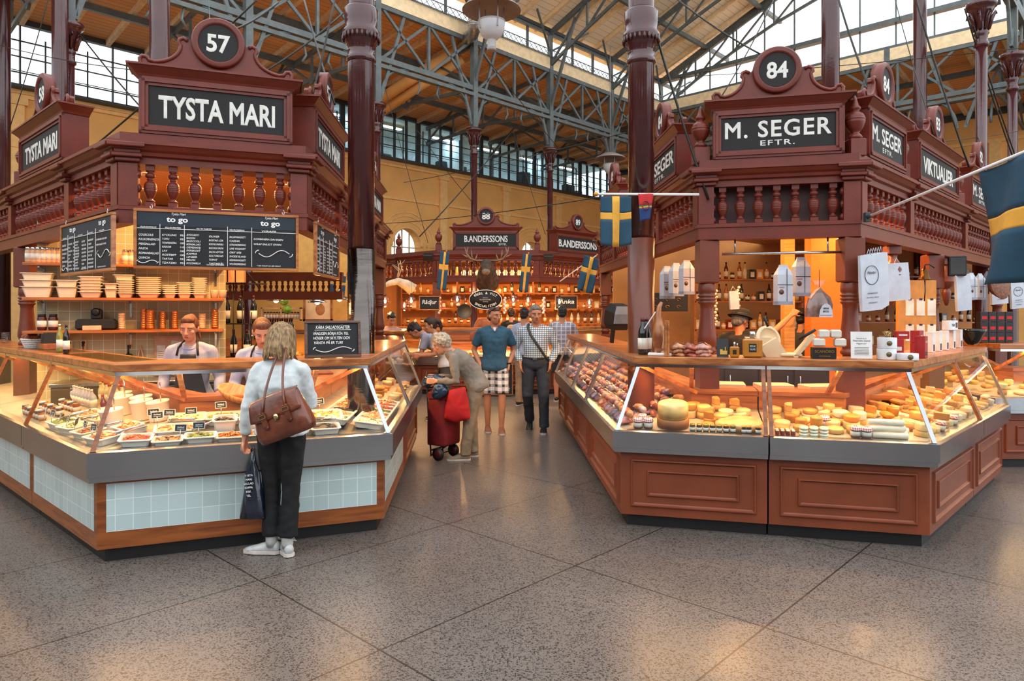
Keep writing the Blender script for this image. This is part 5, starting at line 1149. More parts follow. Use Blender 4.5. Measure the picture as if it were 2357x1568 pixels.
# ---------------------------------------------------------------- old lady's trolley and bags
REDC = mat('red_cloth', '7a161c', .75, noise=.12, scale=6, bump=.3); REDB = mat('bright_red_cloth', 'b8141a', .7, noise=.1, scale=6, bump=.3); DKRED = mat('wheel_red', '5a1216', .5)
t = thing('shopping_trolley', 'dark red two-wheeled shopping trolley with black frame, held by the old lady', 'shopping trolley', ((1021-1178)/FPX*7.95, 7.95, 0), math.radians(58)); m = MB()
m.loft([[V(x*w, y*d, z) for x, y in ((-1, -1), (-.9, -1.08), (0, -1.15), (.9, -1.08), (1, -1), (1.04, 0), (1, 1), (0, 1.08), (-1, 1), (-1.04, 0))] for z, w, d in ((.17, .15, .11), (.19, .155, .115), (.4, .15, .12), (.62, .142, .115), (.74, .135, .10), (.78, .11, .08))], smooth=True); m.build('cloth_bag', REDC, t)
m = MB(); m.loft([[V(x*w, y*d, z) for x, y in ((-1, -1.1), (1, -1.1), (1, 1.05), (-1, 1.05))] for z, w, d in ((.70, .15, .118), (.76, .148, .115), (.79, .12, .09))]); m.build('cloth_flap', REDC, t)
for sx in (-1, 1):
    m = MB(); m.tube([(sx*.11, .1, .05), (sx*.12, .13, .5), (sx*.12, .16, .95), (sx*.08, .18, 1.0)], .009, 8); m.tube([(sx*.11, .1, .1), (sx*.1, -.1, .17)], .008, 8); m.tube([(sx*.05, -.1, .17), (sx*.13, .0, .09)], .007, 8); m.build('frame_tube', BLACK, t)
    m = MB(Matrix.Translation((sx*.145, -.03, .075))); m.lathe([(.074, -.011), (.074, .011), (.06, .012), (.058, -.012)], n=28, ax=(1, 0, 0)); w = m.build('wheel', BLACK, t)
    m = MB(Matrix.Translation((sx*.145, -.03, .075))); m.lathe([(.015, -.02), (.05, -.0135), (.05, .0135), (.015, .02)], n=24, ax=(1, 0, 0)); m.build('hub', DKRED, w)
m = MB(); m.tube([(-.15, -.03, .075), (.15, -.03, .075)], .007, 8); m.build('axle', BLACK, t); m = MB(); m.tube([(-.12, .1, .05), (.12, .1, .05)], .007, 8); m.tube([(-.1, .12, .03), (.12, .12, .03)], .006, 8); m.build('rest_bar', BLACK, t)
def softbag(P, pts, d, mt, name, label, straps=(), rz=0, seed=1):
    t = thing(name, label, 'bag', M=Matrix.Translation(P) @ RZ(rz)); m = MB(); n = len(pts); cx = sum(p[0] for p in pts)/n; cz = sum(p[1] for p in pts)/n; R = random.Random(seed)
    rings = []
    for k, y in ((.35, -1), (.8, -.75), (1, -.2), (1, .2), (.8, .75), (.35, 1)):
        ring = []
        for i in range(n*4):
            a = pts[i//4]; b = pts[(i//4+1) % n]; f = (i % 4)/4; x = a[0]+(b[0]-a[0])*f; z = a[1]+(b[1]-a[1])*f
            ring.append(V(cx+(x-cx)*k+R.uniform(-1, 1)*.004, y*d+R.uniform(-1, 1)*d*.12, cz+(z-cz)*k+R.uniform(-1, 1)*.004))
        rings.append(ring)
    m.loft(rings, smooth=True); o = m.build('bag_body', mt, t); bake(o, None, sub=2)
    for s in straps: m = MB(); m.tube(s, .009, 6, flat=.4); m.build('strap', mt, t)
    return t
softbag(px(1050, 930, 7.72), [(-.08, .16), (.10, .20), (.145, 0), (.16, -.17), (.0, -.21), (-.14, -.17), (-.12, 0)], .05, REDB, 'cloth_bag', 'bright red cloth bag hanging from the arm of the old lady', [[(-.05, 0, .14), (-.05, 0, .25), (-.0, 0, .34), (.05, 0, .26), (.08, 0, .16)]])
BLUP = mat('blue_plastic', '12324e', .15, noise=.2, scale=9, bump=1, bscale=10, coat=.6)
softbag(px(1000, 878, 7.9), [(-.16, -.02), (-.11, .06), (.02, .08), (.12, .06), (.13, .0), (.05, -.05), (-.07, -.09)], .06, BLUP, 'plastic_bag', 'dark blue plastic bag held out flat in the hand of the old lady', seed=3)
softbag(px(1012, 900, 7.75), [(-.10, -.04), (-.07, .07), (.03, .09), (.09, .04), (.11, -.03), (.02, -.09), (-.07, -.1)], .06, BLUP, 'plastic_bag', 'dark blue plastic bag bunched on top of the red trolley', seed=4)
# ---------------------------------------------------------------- flags
FBL = mat('flag_blue', '1c4358', .8, noise=.06); FYE = mat('flag_yellow', 'dda03a', .8, noise=.06); FRED = mat('flag_red', 'c22a2c', .8)
def swedish(M, w, h, label, pole=None, vert=True, knob=True):
    """cloth hangs from local origin: x across, -z down"""
    t = thing('swedish_flag', label, 'flag', M=M)
    def wav(u, v): return V((u-.5)*w, .02*math.sin(u*9+v*3)*w/.3*(.3+v), -v*h-.02*math.sin(u*math.pi)*v)
    def part(u0, u1, v0, v1, mt, name): m = MB(); m.grid(lambda a, b: wav(u0+(u1-u0)*a, v0+(v1-v0)*b), 8, 8, .003); m.build(name, mt, t)
    c0, c1, r0, r1 = (.60, .76, .42, .57) if w > .8 else ((.38, .62, .33, .47) if vert else (.3, .5, .4, .6))
    part(c0, c1, 0, 1, FYE, 'yellow_upright'); part(0, c0, r0, r1, FYE, 'yellow_arm'); part(c1, 1, r0, r1, FYE, 'yellow_arm')
    for a, b in ((0, c0), (c1, 1)):
        for c, d in ((0, r0), (r1, 1)): part(a, b, c, d, FBL, 'blue_field')
    if pole:
        m = MB(); p, q = (M.inverted() @ Vector(v) for v in pole); m.tube([p, q], .011, 8); m.build('pole', WHITE, t)
        if knob: m = MB(); dd = (q-p).normalized(); m.ball(q, .02, 10, 8); m.build('pole_knob', mat('gilt', 'd8962e', .3, .6), t)
    return t
swedish(Matrix.Translation(px(1417, 452, 5.86)), .262, .41, 'blue-and-yellow flag hanging from a white pole left of the M. SEGER stall', (px(1608, 448, 5.95), px(1371, 447, 5.86)))
t = thing('pennant', 'small red, blue and yellow flag with a ring hanging on the white pole', 'flag', M=Matrix.Translation(px(1486, 446, 5.84)))
def tri(v0, v1, mt, nm):
    m = MB()
    for a, b in (((0, 0), (1, 1)),): m.grid(lambda u, v: V((u-.5)*.13*(1-.35*(v0+(v1-v0)*v))-.006*(v0+(v1-v0)*v), .012*math.sin(u*7), -(v0+(v1-v0)*v)*(.235-.02*u)), 6, 6, .003)
    m.build(nm, mt, t)
tri(0, .42, FRED, 'red_field'); tri(.42, .47, mat('flag_green', '2d6a4a', .8), 'green_stripe'); tri(.47, .53, FYE, 'yellow_stripe'); tri(.53, 1, mat('flag_royal', '1d3a6e', .8), 'blue_field')
m = MB(); m.tube([(.03*math.cos(a)-.004, -.017, -.1+.035*math.sin(a)) for a in [i*math.pi/10 for i in range(21)]], .004, 6); m.build('ring', mat('ring_red', '8a1f30', .7), t)
a, b = px(1995, 500, 5.72), px(2362, 348, 3.85); d = (a-b).normalized()
d = (b-a).normalized(); q_ = min((a.lerp(b, k/200) for k in range(201)), key=lambda v: abs(1178+FPX*v.x/v.y-2254)); wF = .95
yy = d.cross(Vector((0, 0, 1))).normalized()*-1; zz = d.cross(yy).normalized(); zz = zz if zz.z > 0 else -zz; yy = zz.cross(d)
Fm = Matrix(((d.x, yy.x, zz.x, 0), (d.y, yy.y, zz.y, 0), (d.z, yy.z, zz.z, 0), (0, 0, 0, 1))); Fm.translation = q_+d*wF/2-zz*.012
t = swedish(Fm, wF, .70, 'big blue-and-yellow flag on a long slanting pole at the right edge', (a, b+d*.4), knob=False)
m = MB(Matrix.Translation(a)); m.box(-.02, .02, -.02, .02, -.04, .04, .004); m.tube([(0, 0, 0), tuple(d*.08)], .018, 10); tag(m.build('flag_bracket', IROND), 'iron bracket on the corner post holding the big flag pole', 'bracket')
for (x, y, D, p, q, w, h, rz, lb) in ((1024, 580, 14.6, None, None, .2, .80, 20, 'drooping blue-and-yellow flag left of the moose head'), (1213, 585, 14.6, None, None, .2, .80, -15, 'drooping blue-and-yellow flag right of the moose head'), (1362, 592, 14.0, (1288, 648), (1374, 587), .36, .72, 25, 'blue-and-yellow flag on a slanting white pole below the number 89 sign'), (778, 634, 12.6, None, None, .3, .36, 30, 'blue-and-yellow flag seen between the narrow menu board and the steel sleeve')):
    pl = (px(*p, D=D+.5), px(*q, D=D)) if p else (px(x+2, y+60, D+.5), px(x+3, y-2, D))
    swedish(Matrix.Translation(px(x, y, D)) @ RZ(rz) @ RY(6 if p is None else 14), w, h, lb, pl)
# ---------------------------------------------------------------- goods
JARG = glass('jar_glass', (.95, .95, .92), .3); LID = mat('gold_lid', 'b98a3a', .3, .8); PAPER = mat('paper_label', 'e9e2d4', .7); AMBER = mat('amber_oil', 'b8741c', .08, noise=.1, coat=.5, spec=.7)
def jarf(r, h, fill, lid, cloth=False, label=True):
    def f():
        t = empty('jar'); m = MB(); m.lathe([(r*.9, 0), (r, .1*h), (r, .72*h), (r*.8, .85*h), (r*.8, .9*h)], n=14); m.build('glass_body', fill, t)
        if label: m = MB(); m.lathe([(r*1.02, .2*h), (r*1.02, .6*h)], n=14); m.build('paper_label', PAPER, t)
        m = MB()
        if cloth: m.lathe([(r*.3, h*1.02), (r*.9, h*.98), (r*1.05, h*.88), (r*1.25, h*.72), (r*1.2, h*.7), (r*.9, h*.85)], n=14)
        else: m.lathe([(r*.86, .84*h), (r*.86, h), (r*.1, h)], n=14)
        m.build('cloth_cover' if cloth else 'lid', lid, t); return t
    return f
GING = mat('red_gingham', 'c8343c', .8); pattern(GING, 'check', ['e8dcd8', 'b01f2a'], 70, w=.5)
def bottlef(mt, capm, h=.30, r=.037, label=True):
    def f():
        t = empty('bottle'); m = MB(); m.lathe([(r*.9, 0), (r, .02), (r, h*.55), (r*.85, h*.66), (r*.38, h*.8), (r*.36, h*.95)], n=14); m.build('bottle_body', mt, t)
        if label: m = MB(); m.lathe([(r*1.02, h*.15), (r*1.02, h*.45)], n=14); m.build('paper_label', PAPER, t)
        m = MB(); m.lathe([(r*.42, h*.9), (r*.42, h), (r*.1, h)], n=12); m.build('cap', capm, t); return t
    return f
def dishf(w, d, h, rim=.012, mt=None, flare=.12, wt=.005):
    mt = mt or mat('white_melamine', 'efe6da', .3, noise=.04)
    def f():
        t = empty('serving_dish'); m = MB(); R = []
        for z, k, e in ((0, 1-flare, 0), (.006, 1-flare, 0), (h, 1, 0), (h, 1, rim), (h-.006, 1, rim), (h-.008, 1, .002)): pass
        def rr(k, z, e): a, b = w/2*k+e, d/2*k+e; c = min(a, b)*.2; return [V(x, y, z) for x, y in ((-a+c, -b), (a-c, -b), (a, -b+c), (a, b-c), (a-c, b), (-a+c, b), (-a, b-c), (-a, -b+c))]
        m.loft([rr(1-flare, 0, 0), rr(1, h-.006, 0), rr(1, h-.006, rim), rr(1, h, rim), rr(1, h, -wt), rr(1-flare, wt, -wt)]); m.build('dish_body', mt, t); return t
    return f
def heapf(t, w, d, z0, hh, cols, n=26, size=.018, seed=1, shape='ball'):
    R = random.Random(seed); m = MB()
    m.grid(lambda u, v: V((u-.5)*w, (v-.5)*d, z0+hh*math.sin(math.pi*u)**.6*math.sin(math.pi*v)**.6+R.uniform(0, .006)), 10, 8)
    mats_ = [mat('food_'+c, c, .45, noise=.18, scale=30, bump=.3) for c in cols]; m.build('filling', mats_[0], t)
    for ci, mt in enumerate(mats_[:3]):
        q = MB()
        for i in range(n//len(mats_)):
            u, v = R.random(), R.random(); p = V((u-.5)*w*.9, (v-.5)*d*.9, z0+hh*math.sin(math.pi*u)**.6*math.sin(math.pi*v)**.6+size*.3); a = R.uniform(0, 6)
            if shape == 'ball': q.ball(p, (size*R.uniform(.6, 1.2), size*R.uniform(.5, .9), size*.6), 6, 4, Matrix.Rotation(a, 3, 'Z'))
            else: e = V(math.cos(a), math.sin(a), R.uniform(-.2, .5))*size*1.8; q.tube([p-e, p+V(0, 0, size*.5), p+e], size*.3, 5)
        q.build('topping', mt, t)
def cheesef(kind, r, h, c, rind=None):
    def f():
        mt = mat('cheese_'+c, c, .42, noise=.10, scale=14, bump=.15, spec=.4); t = empty('cheese'); m = MB()
        if kind == 'wheel': m.lathe([(r*.94, 0), (r, h*.15), (r, h*.85), (r*.94, h), (.01, h*1.01)], n=24)
        elif kind == 'wedge': m.add([(0, -r, 0), (r*.8, r*.6, 0), (-r*.8, r*.6, 0), (0, -r, h), (r*.8, r*.6, h), (-r*.8, r*.6, h)], [(2, 1, 0), (3, 4, 5), (0, 1, 4, 3), (1, 2, 5, 4), (2, 0, 3, 5)])
        elif kind == 'half': m.loft([[V(r*math.cos(a), r*math.sin(a), z) for a in [math.pi*i/12 for i in range(13)]] for z in (0, h)])
        elif kind == 'block': m.box(-r, r, -r*.7, r*.7, 0, h, .016)
        elif kind == 'log': m.tube([(-r*2.2, 0, h*.5), (-r*2.1, 0, h*.5), (r*2.1, 0, h*.5), (r*2.2, 0, h*.5)], h*.5, 12, rr=[h*.38, h*.5, h*.5, h*.38])
        m.build('cheese_paste', mt, t)
        if rind:
            q = MB()
            if kind in ('wheel',): q.lathe([(r*1.006, h*.12), (r*1.006, h*.88)], n=24)
            elif kind == 'block': q.box(-r*.4, r*.4, -r*.605, -r*.6, h*.2, h*.7)
            else: q.box(-r*.3, r*.3, -.002, .002, h, h+.002)
            q.build('rind', mat('rind_'+rind, rind, .5, noise=.2), t)
        return t
    return f
def dz(y): return .7605+.143*y
def on(fr, s, y, z=0, rz=0): return fr.M(s, -y, dz(y)+.001) @ RX(8.15) @ Matrix.Translation((0, 0, z)) @ RZ(rz)
R = random.Random(11)
WHEELC = ['cf9c50', 'c08030', 'd8ba82', 'd0a864', 'a4681e', 'd8c8a4', 'bc8a42']
CN = {'cf9c50': 'golden', 'c08030': 'orange', 'd8ba82': 'cream', 'd0a864': 'pale yellow', 'a4681e': 'amber', 'd8c8a4': 'white', 'bc8a42': 'straw-coloured'}
KN = {'wheel': 'round cheese', 'wedge': 'cheese wedge', 'half': 'half-moon cheese', 'block': 'square cheese', 'log': 'cheese log'}
fB = frR[1]; Lf = fB.len
# named pieces in the front row, left to right
inst('gj', jarf(.036, .085, mat('jam_dark', '6a3a2a', .3), GING, True), 'leftmost jar with a red gingham cloth cover in the cheese window', 'jar', on(fB, .13, .07)); inst('gj', None, 'second gingham-covered jar from the left end of the cheese window', 'jar', on(fB, .21, .08)); inst('gj', None, 'gingham-covered jar behind the two leftmost ones', 'jar', on(fB, .16, .17))
inst('bigw2', cheesef('wheel', .125, .075, 'a4641e', '8a4c14'), 'dark amber cheese wheel at the bottom of the tall stack, left cheese window', 'cheese', on(fB, .40, .16)); inst('bigw', cheesef('wheel', .118, .115, 'e6c27e', 'e0b468'), 'tall pale yellow cheese wheel on top of the dark amber one', 'cheese', on(fB, .40, .16, .078))
HON = mat('dark_honey', '3c2414', .15); 
for i in range(7): inst('sj%d' % (i % 2), jarf(.022, .06, HON if i % 2 else mat('green_paste', '4a4a20', .3), LID), 'small jar with a gold lid in the front row of the left cheese window', 'jar', on(fB, .55+i*.05, .05), 'small front jars, left cheese window')
for i in range(4): inst('sj1', None, 'small dark jar in front of the central steel post, left cheese window', 'jar', on(fB, .93+i*.035, .045, 0), 'small jars by the central post') if i != 2 else None
inst('long1', cheesef('wheel', .15, .06, 'dca86a', 'c8884a'), 'wide low orange cheese wheel beside the small jars, near the central post', 'cheese', on(fB, .93, .18))
for i in range(8): inst('mini', jarf(.015, .04, mat('jam_red', '8a2a1a', .3), mat('pale_lid', 'e8dcc0', .6), label=False), 'tiny red-filled jar with a pale lid in front of the right cheese window', 'jar', on(fB, 1.17+(i % 4)*.038, .04+(i//4)*.035), 'tiny jars, right cheese window')
for i in range(9): inst('cup', cheesef('wheel', .032, .022, 'efdcae', 'f4ead0'), 'small flat round cheese tub in a stack, right cheese window', 'cheese', on(fB, 1.36+(i % 3)*.07, .06, (i//3)*.024), 'stacked flat cheese tubs')
inst('gj', None, 'gingham-covered jar just left of the white cheese logs', 'jar', on(fB, 1.72, .07)); inst('gj', None, 'gingham-covered jar touching the white cheese logs', 'jar', on(fB, 1.79, .06)); inst('gj', None, 'gingham-covered jar in the middle of the right cheese window', 'jar', on(fB, 1.55, .30))
for i, (s, y, z) in enumerate(((1.95, .07, 0), (1.96, .12, 0), (1.94, .09, .045), (1.93, .1, .09), (1.99, .2, 0))): inst('logw', cheesef('log', .055, .046, 'f0e4cc'), ['front white-rinded cheese log of the low stack', 'white-rinded cheese log behind the front one', 'white cheese log in the middle of the stack', 'topmost white cheese log of the stack', 'white cheese log lying behind the stack'][i], 'cheese', on(fB, s, y, z, R.uniform(-6, 6)))
def bnd(fr, y):
    for P_, F_ in ((RBASE, frR), (LBASE, frL)):
        if fr in F_:
            i = F_.index(fr); m_ = miters(P_)[1]; return (m_[i].dot(fr.d)*-y+.07 if i else -9, fr.len-m_[i+1].dot(fr.d)*y-.07 if i < 2 else 99)
    return (-9, 99)
def nm_(o, noun): o.name = noun; return o
def fill(fr, s0, s1, ys, where, grp, kinds, step=.115, zmul=1, n2=.4, noun='cheese'):
    for ri, y in enumerate(ys):
        s = max(s0, bnd(fr, y)[0])+R.uniform(0, .03)+.02*(ri % 2)+.03
        while s < min(s1, bnd(fr, y+.05)[1]):
            kd, r, h = R.choice(kinds); c = R.choice(WHEELC); key = (kd, r, h, c)
            row = ['front', 'second', 'third', 'fourth', 'back', 'rearmost'][min(5, ri+(0 if ys[0] < .12 else 1))]
            inst(key+(noun,), lambda: nm_(cheesef(kd, r, h, c, c if R.random() < .3 else None)(), noun), ('%s %s in the %s row of %s' % (CN[c], KN[kd], row, where)).replace('cheese', noun), noun, on(fr, s, y, 0, R.uniform(-180, 180) if kd in ('wedge', 'half') else R.uniform(-15, 15)), grp)
            if R.random() < n2:
                kd, r2, h2 = R.choice(kinds); c = R.choice(WHEELC); r2 = min(r2, r)
                inst((kd, r2, h2, c, noun), lambda: nm_(cheesef(kd, r2, h2, c)(), noun), ('%s %s stacked in the %s row of %s' % (CN[c], KN[kd], row, where)).replace('cheese', noun), noun, on(fr, s, y, h+.003, R.uniform(-180, 180)), grp)
            s += max(step-.115, 0)+r*2.1+.012
KK = [('wheel', .058, .045), ('wheel', .06, .055), ('wheel', .05, .04), ('wedge', .055, .05), ('half', .058, .05), ('block', .05, .045), ('wheel', .061, .035), ('wheel', .055, .03), ('wheel', .045, .06)]
fill(fB, .62, 1.02, (.15, .28), 'the left cheese window', 'cheeses in the left window', KK); fill(fB, .12, 1.02, (.42, .55, .67), 'the left cheese window', 'cheeses in the left window', KK, n2=.5)
fill(fB, 1.18, 1.75, (.17, .29), 'the right cheese window', 'cheeses in the right window', KK); fill(fB, 1.15, 2.05, (.40, .53, .66), 'the right cheese window', 'cheeses in the right window', KK, n2=.5)
fill(frR[2], .15, 2.6, (.10, .24, .38, .52, .66), 'the window round the right corner', 'cheeses round the right corner', KK, step=.13, n2=.35)
inst('gj', None, 'gingham-covered jar at the near end of the window round the right corner', 'jar', on(frR[2], .55, .06)); inst('gj', None, 'gingham-covered jar halfway along the window round the right corner', 'jar', on(frR[2], .95, .06))
# cured meats along the aisle: wrapped sausages, hams, packs
def sausf(c, L, r, bend=.3, tie=True):
    def f():
        t = empty('sausage'); m = MB(); P = [(-L/2+L*i/8, bend*L*.25*math.sin(math.pi*i/8), r) for i in range(9)]
        m.tube(P, r, 10, rr=[r*.3, r*.8, r, r, r*.96, r, r, r*.8, r*.3]); m.build('sausage_skin', mat('meat_'+c, c, .4, noise=.25, scale=24, bump=.4), t)
        m = MB(); m.tube([(-L/2-.02, 0, r), (-L/2, 0, r)], .004, 5); m.build('string', PAPER, t); return t
    return f
def packf(c, w):
    def f():
        t = empty('meat_pack'); m = MB(); R2 = random.Random(c+str(w))
        m.grid(lambda u, v: V((u-.5)*w*1.3, (v-.5)*w, .012+.03*math.sin(math.pi*u)*math.sin(math.pi*v)+R2.uniform(-.006, .006)), 8, 6, .02); m.build('meat_slices', mat('meat_'+c, c, .4, noise=.25, scale=24, bump=.4), t)
        m = MB(); m.grid(lambda u, v: V((u-.5)*w*1.4, (v-.5)*w*1.1, .02+.036*math.sin(math.pi*u)*math.sin(math.pi*v)+R2.uniform(-.008, .008)), 9, 7); m.build('clear_wrap', glass('wrap', (.93, .93, .97), .55, .12), t); return t
    return f
MC_ = [('b5604a', 'reddish'), ('c9776a', 'pink'), ('8a5568', 'purple'), ('d39a86', 'pale pink'), ('7a3228', 'dark red'), ('c8895a', 'orange-brown'), ('6d5a7e', 'violet-wrapped'), ('b9a8b8', 'whitish mould-covered')]
for ui, (a, b, where) in enumerate(((5.25-1.7, 5.17, 'the meat counter next to the corner'), (5.25-2.95, 5.25-1.85, 'the second meat counter'), (5.25-4.1, 5.25-3.05, 'the third meat counter'), (.1, 5.25-4.2, 'the farthest meat counter'))):
    for ri, y in enumerate((.08, .21, .34, .47, .60)):
        s = a
        while s < min(b, bnd(frR[0], y+.03)[1]):
            c, nm = R.choice(MC_[ui % 2*1:] if ui < 2 else MC_); sau = R.random() < .3
            if sau: inst(('s', c), sausf(c, .12, .027), '%s cured sausage, %s row of %s' % (nm, ['front', 'second', 'third', 'fourth', 'back'][ri], where), 'sausage', on(frR[0], s, y, 0.002, R.uniform(-12, 12)), 'sausages and cured meats along the aisle')
            else: inst(('p', c), packf(c, .10), '%s wrapped meat, %s row of %s' % (nm, ['front', 'second', 'third', 'fourth', 'back'][ri], where), 'wrapped meat', on(frR[0], s, y, 0.016, R.uniform(-12, 12)), 'sausages and cured meats along the aisle')
            if R.random() < .85: c, nm = R.choice(MC_); inst(('s', c), sausf(c, .12, .027), '%s cured sausage on top, %s row of %s' % (nm, ['front', 'second', 'third', 'fourth', 'back'][ri], where), 'sausage', on(frR[0], s+.06, y+.03, .062, R.uniform(-40, 40)), 'sausages and cured meats along the aisle')
            s += R.uniform(.142, .155)
# salads
FOODS = [('green leaf salad', ['7a8a3a', 'c8c070', '5a6a2a'], 'ball'), ('pasta salad', ['e8cf90', 'd8b060', 'c84a2a'], 'tube'), ('orange shrimp salad', ['e09a62', 'd06a3a', 'e8d0a0'], 'tube'), ('creamy potato salad', ['efe0b4', 'e0c888', '6a7a3a'], 'ball'), ('red tomato salad', ['b83a22', 'd8602e', '8a9a4a'], 'ball'),
         ('bean salad', ['a8743c', '6a3a22', 'c8a060'], 'ball'), ('grated carrot', ['d8782a', 'e09a4a', 'c8641e'], 'tube'), ('dark olives', ['3a2e28', '5a4a2a', '2a2420'], 'ball'), ('couscous', ['dfc48a', 'c8a860', 'a84a2a'], 'ball')]
def fulldish(w, d, h, fi, seed):
    def f():
        t = dishf(w, d, h)(); heapf(t, w*.9, d*.88, h*.55, h*.35+.01, FOODS[fi][1], 36, .014, seed, FOODS[fi][2]); return t
    return f
fA = frL[1]; La = fA.len
lay = [(.22, .12, .19, .15, .05, 4), (.46, .27, .27, .18, .06, 2), (.63, .10, .19, .12, .045, 0), (.42, .09, .18, .12, .035, 5), (.79, .27, .15, .16, .11, 7), (.83, .09, .18, .12, .035, 6), (.98, .27, .16, .16, .11, 1), (1.04, .09, .2, .13, .04, 2), (1.27, .12, .2, .16, .05, 4), (1.2, .33, .22, .18, .08, 8),
       (1.51, .36, .28, .26, .07, 1), (1.5, .12, .2, .15, .05, 7), (.52, .53, .24, .2, .06, 3), (.78, .52, .26, .18, .06, 0), (1.1, .56, .26, .18, .06, 5)]
for i, (s, y, w, d, h, fi) in enumerate(lay):
    inst('fd%d' % i, fulldish(w, d, h, fi, i), '%s of %s, %s, %s' % ('deep white tub' if h > .09 else 'white dish', FOODS[fi][0], 'front row' if y < .16 else 'middle row' if y < .4 else 'back row', 'salad counter left end' if s < .3 else 'left of the customer' if s < .8 else 'before the customer' if s < 1.2 else 'right end'), 'dish', on(fA, s, y, 0, R.uniform(-3, 3)))
for i in range(22):
    s = 7-.25-i*.105-R.uniform(0, .03); fi = R.randrange(9); y = (.12, .33, .52)[i % 3]; w, d = R.uniform(.2, .28), .16
    if s < 5.5: break
    if (y > .5 and s > 5.5) or (y == .33 and abs(s-6.38) < .2): continue
    inst('ld%d' % i, fulldish(w, d, .05, fi, i+40), 'white dish of %s, %s row, dish number %s from the left corner' % (FOODS[fi][0], ('front', 'middle', 'back')[i % 3], 'one two three four five six seven eight nine ten eleven twelve thirteen fourteen fifteen sixteen'.split()[i % 16]), 'dish', on(frL[0], s, y, 0, R.uniform(-8, 8)))
def potf():
    t = empty('ceramic_pot'); m = MB(); m.lathe([(.07, 0), (.075, .01), (.08, .14), (.085, .145), (.085, .155), (.075, .155), (.072, .02), (.01, .015)], n=24); m.build('pot_body', mat('white_melamine', 'efe6da'), t)
    m = MB(); m.lathe([(.07, .12), (.04, .13), (.01, .13)], n=16); m.build('dressing', mat('dressing', 'c8a060', .3), t); m = MB(); m.tube([(0, .02, .1), (.03, .03, .30)], .005, 6); m.build('ladle', CHROME, t); return t
for i, (s, y) in enumerate(((7-.62, .30), (7-.72, .55), (7-.92, .62), (7-1.12, .54), (7-1.32, .6), (7-.52, .60))): inst('pot', potf, ['white ceramic pot of dressing nearest the left corner', 'white dressing pot behind the nearest one', 'white dressing pot in the middle of the back row', 'white dressing pot left of the middle one', 'white dressing pot near the purple bottle', 'white dressing pot beside the wooden ledge'][i], 'pot', on(frL[0], s, y))
def cardf():
    t = empty('price_card'); m = MB(RX(-20)); m.box(-.04, .04, -.002, .002, .06, .11); m.build('card', BOARD, t); m = MB(RX(-20))
    for a in ((-.04, .04, .06, .063), (-.04, .04, .107, .11), (-.04, -.037, .06, .11), (.037, .04, .06, .11)): m.box(a[0], a[1], -.0035, -.002, a[2], a[3])
    write(m, 'Sallad', 0, .085, .010, .045, -.003, .01, .01); m.box(-.025, .025, -.0035, -.002, .075, .077); m.build('card_writing', CHALK, t); m = MB(); m.tube([(0, 0, 0), (0, .02, .07)], .003, 5); m.build('stick', CHROME, t); return t
for i, (s, y, z) in enumerate(((.50, .05, .03), (.62, .05, .04), (.76, .42, .08), (.98, .42, .08), (1.12, .05, .03), (1.2, .42, .08), (.3, .42, .05), (.4, .38, .05), (.55, .4, .05), (1.5, .5, .05), (.33, .33, .05), (1.02, .2, .08))):
    inst('card', cardf, 'small black price card, %s' % ['front row left of the customer', 'front row, second card', 'back row behind the deep tubs', 'back row right of the first tub', 'front row right before the customer', 'back row near the handbag', 'left end, back row', 'left end, tilted', 'above the shrimp dish', 'right of the customer', 'left end, middle row', 'between the deep tubs'][i], 'price card', on(fA, s, y, z, R.uniform(-15, 15)))
for i in range(7): inst('card', None, 'small black price card in the window left of the corner', 'price card', on(frL[0], 7-.3-i*.2, .06, .03, R.uniform(-30, 30)), 'price cards in the left window')
def tongf():
    t = empty('serving_tongs'); m = MB(); m.tube([(-.12, 0, .01), (0, .004, .035), (.1, .012, .05)], .005, 6, flat=2); m.build('arm', CHROME, t); m = MB(); m.tube([(-.12, .02, .01), (0, .016, .03), (.1, .012, .05)], .005, 6, flat=2); m.build('arm', CHROME, t); return t
for i, (fr, s, y, z, rz) in enumerate(((fA, .2, .2, .06, 20), (fA, .5, .3, .07, -40), (fA, .68, .2, .06, 35), (fA, 1.05, .32, .12, 60), (fA, 1.5, .15, .06, -50), (frL[0], 7-.35, .2, .06, 30), (frL[0], 7-.55, .15, .06, -20), (frL[0], 7-.8, .2, .06, 10), (frL[0], 7-1.1, .2, .06, 50))):
    inst('tong', tongf, 'steel serving tongs resting on %s' % ['the dish at the left end of the front window', 'the shrimp dish', 'the dish left of the deep tubs', 'the deep tub before the customer', 'the dish at the right end', 'the nearest dish round the left corner', 'the second dish round the left corner', 'the third dish round the left corner', 'the dish by the pots'][i], 'tongs', on(fr, s, y, z, rz))
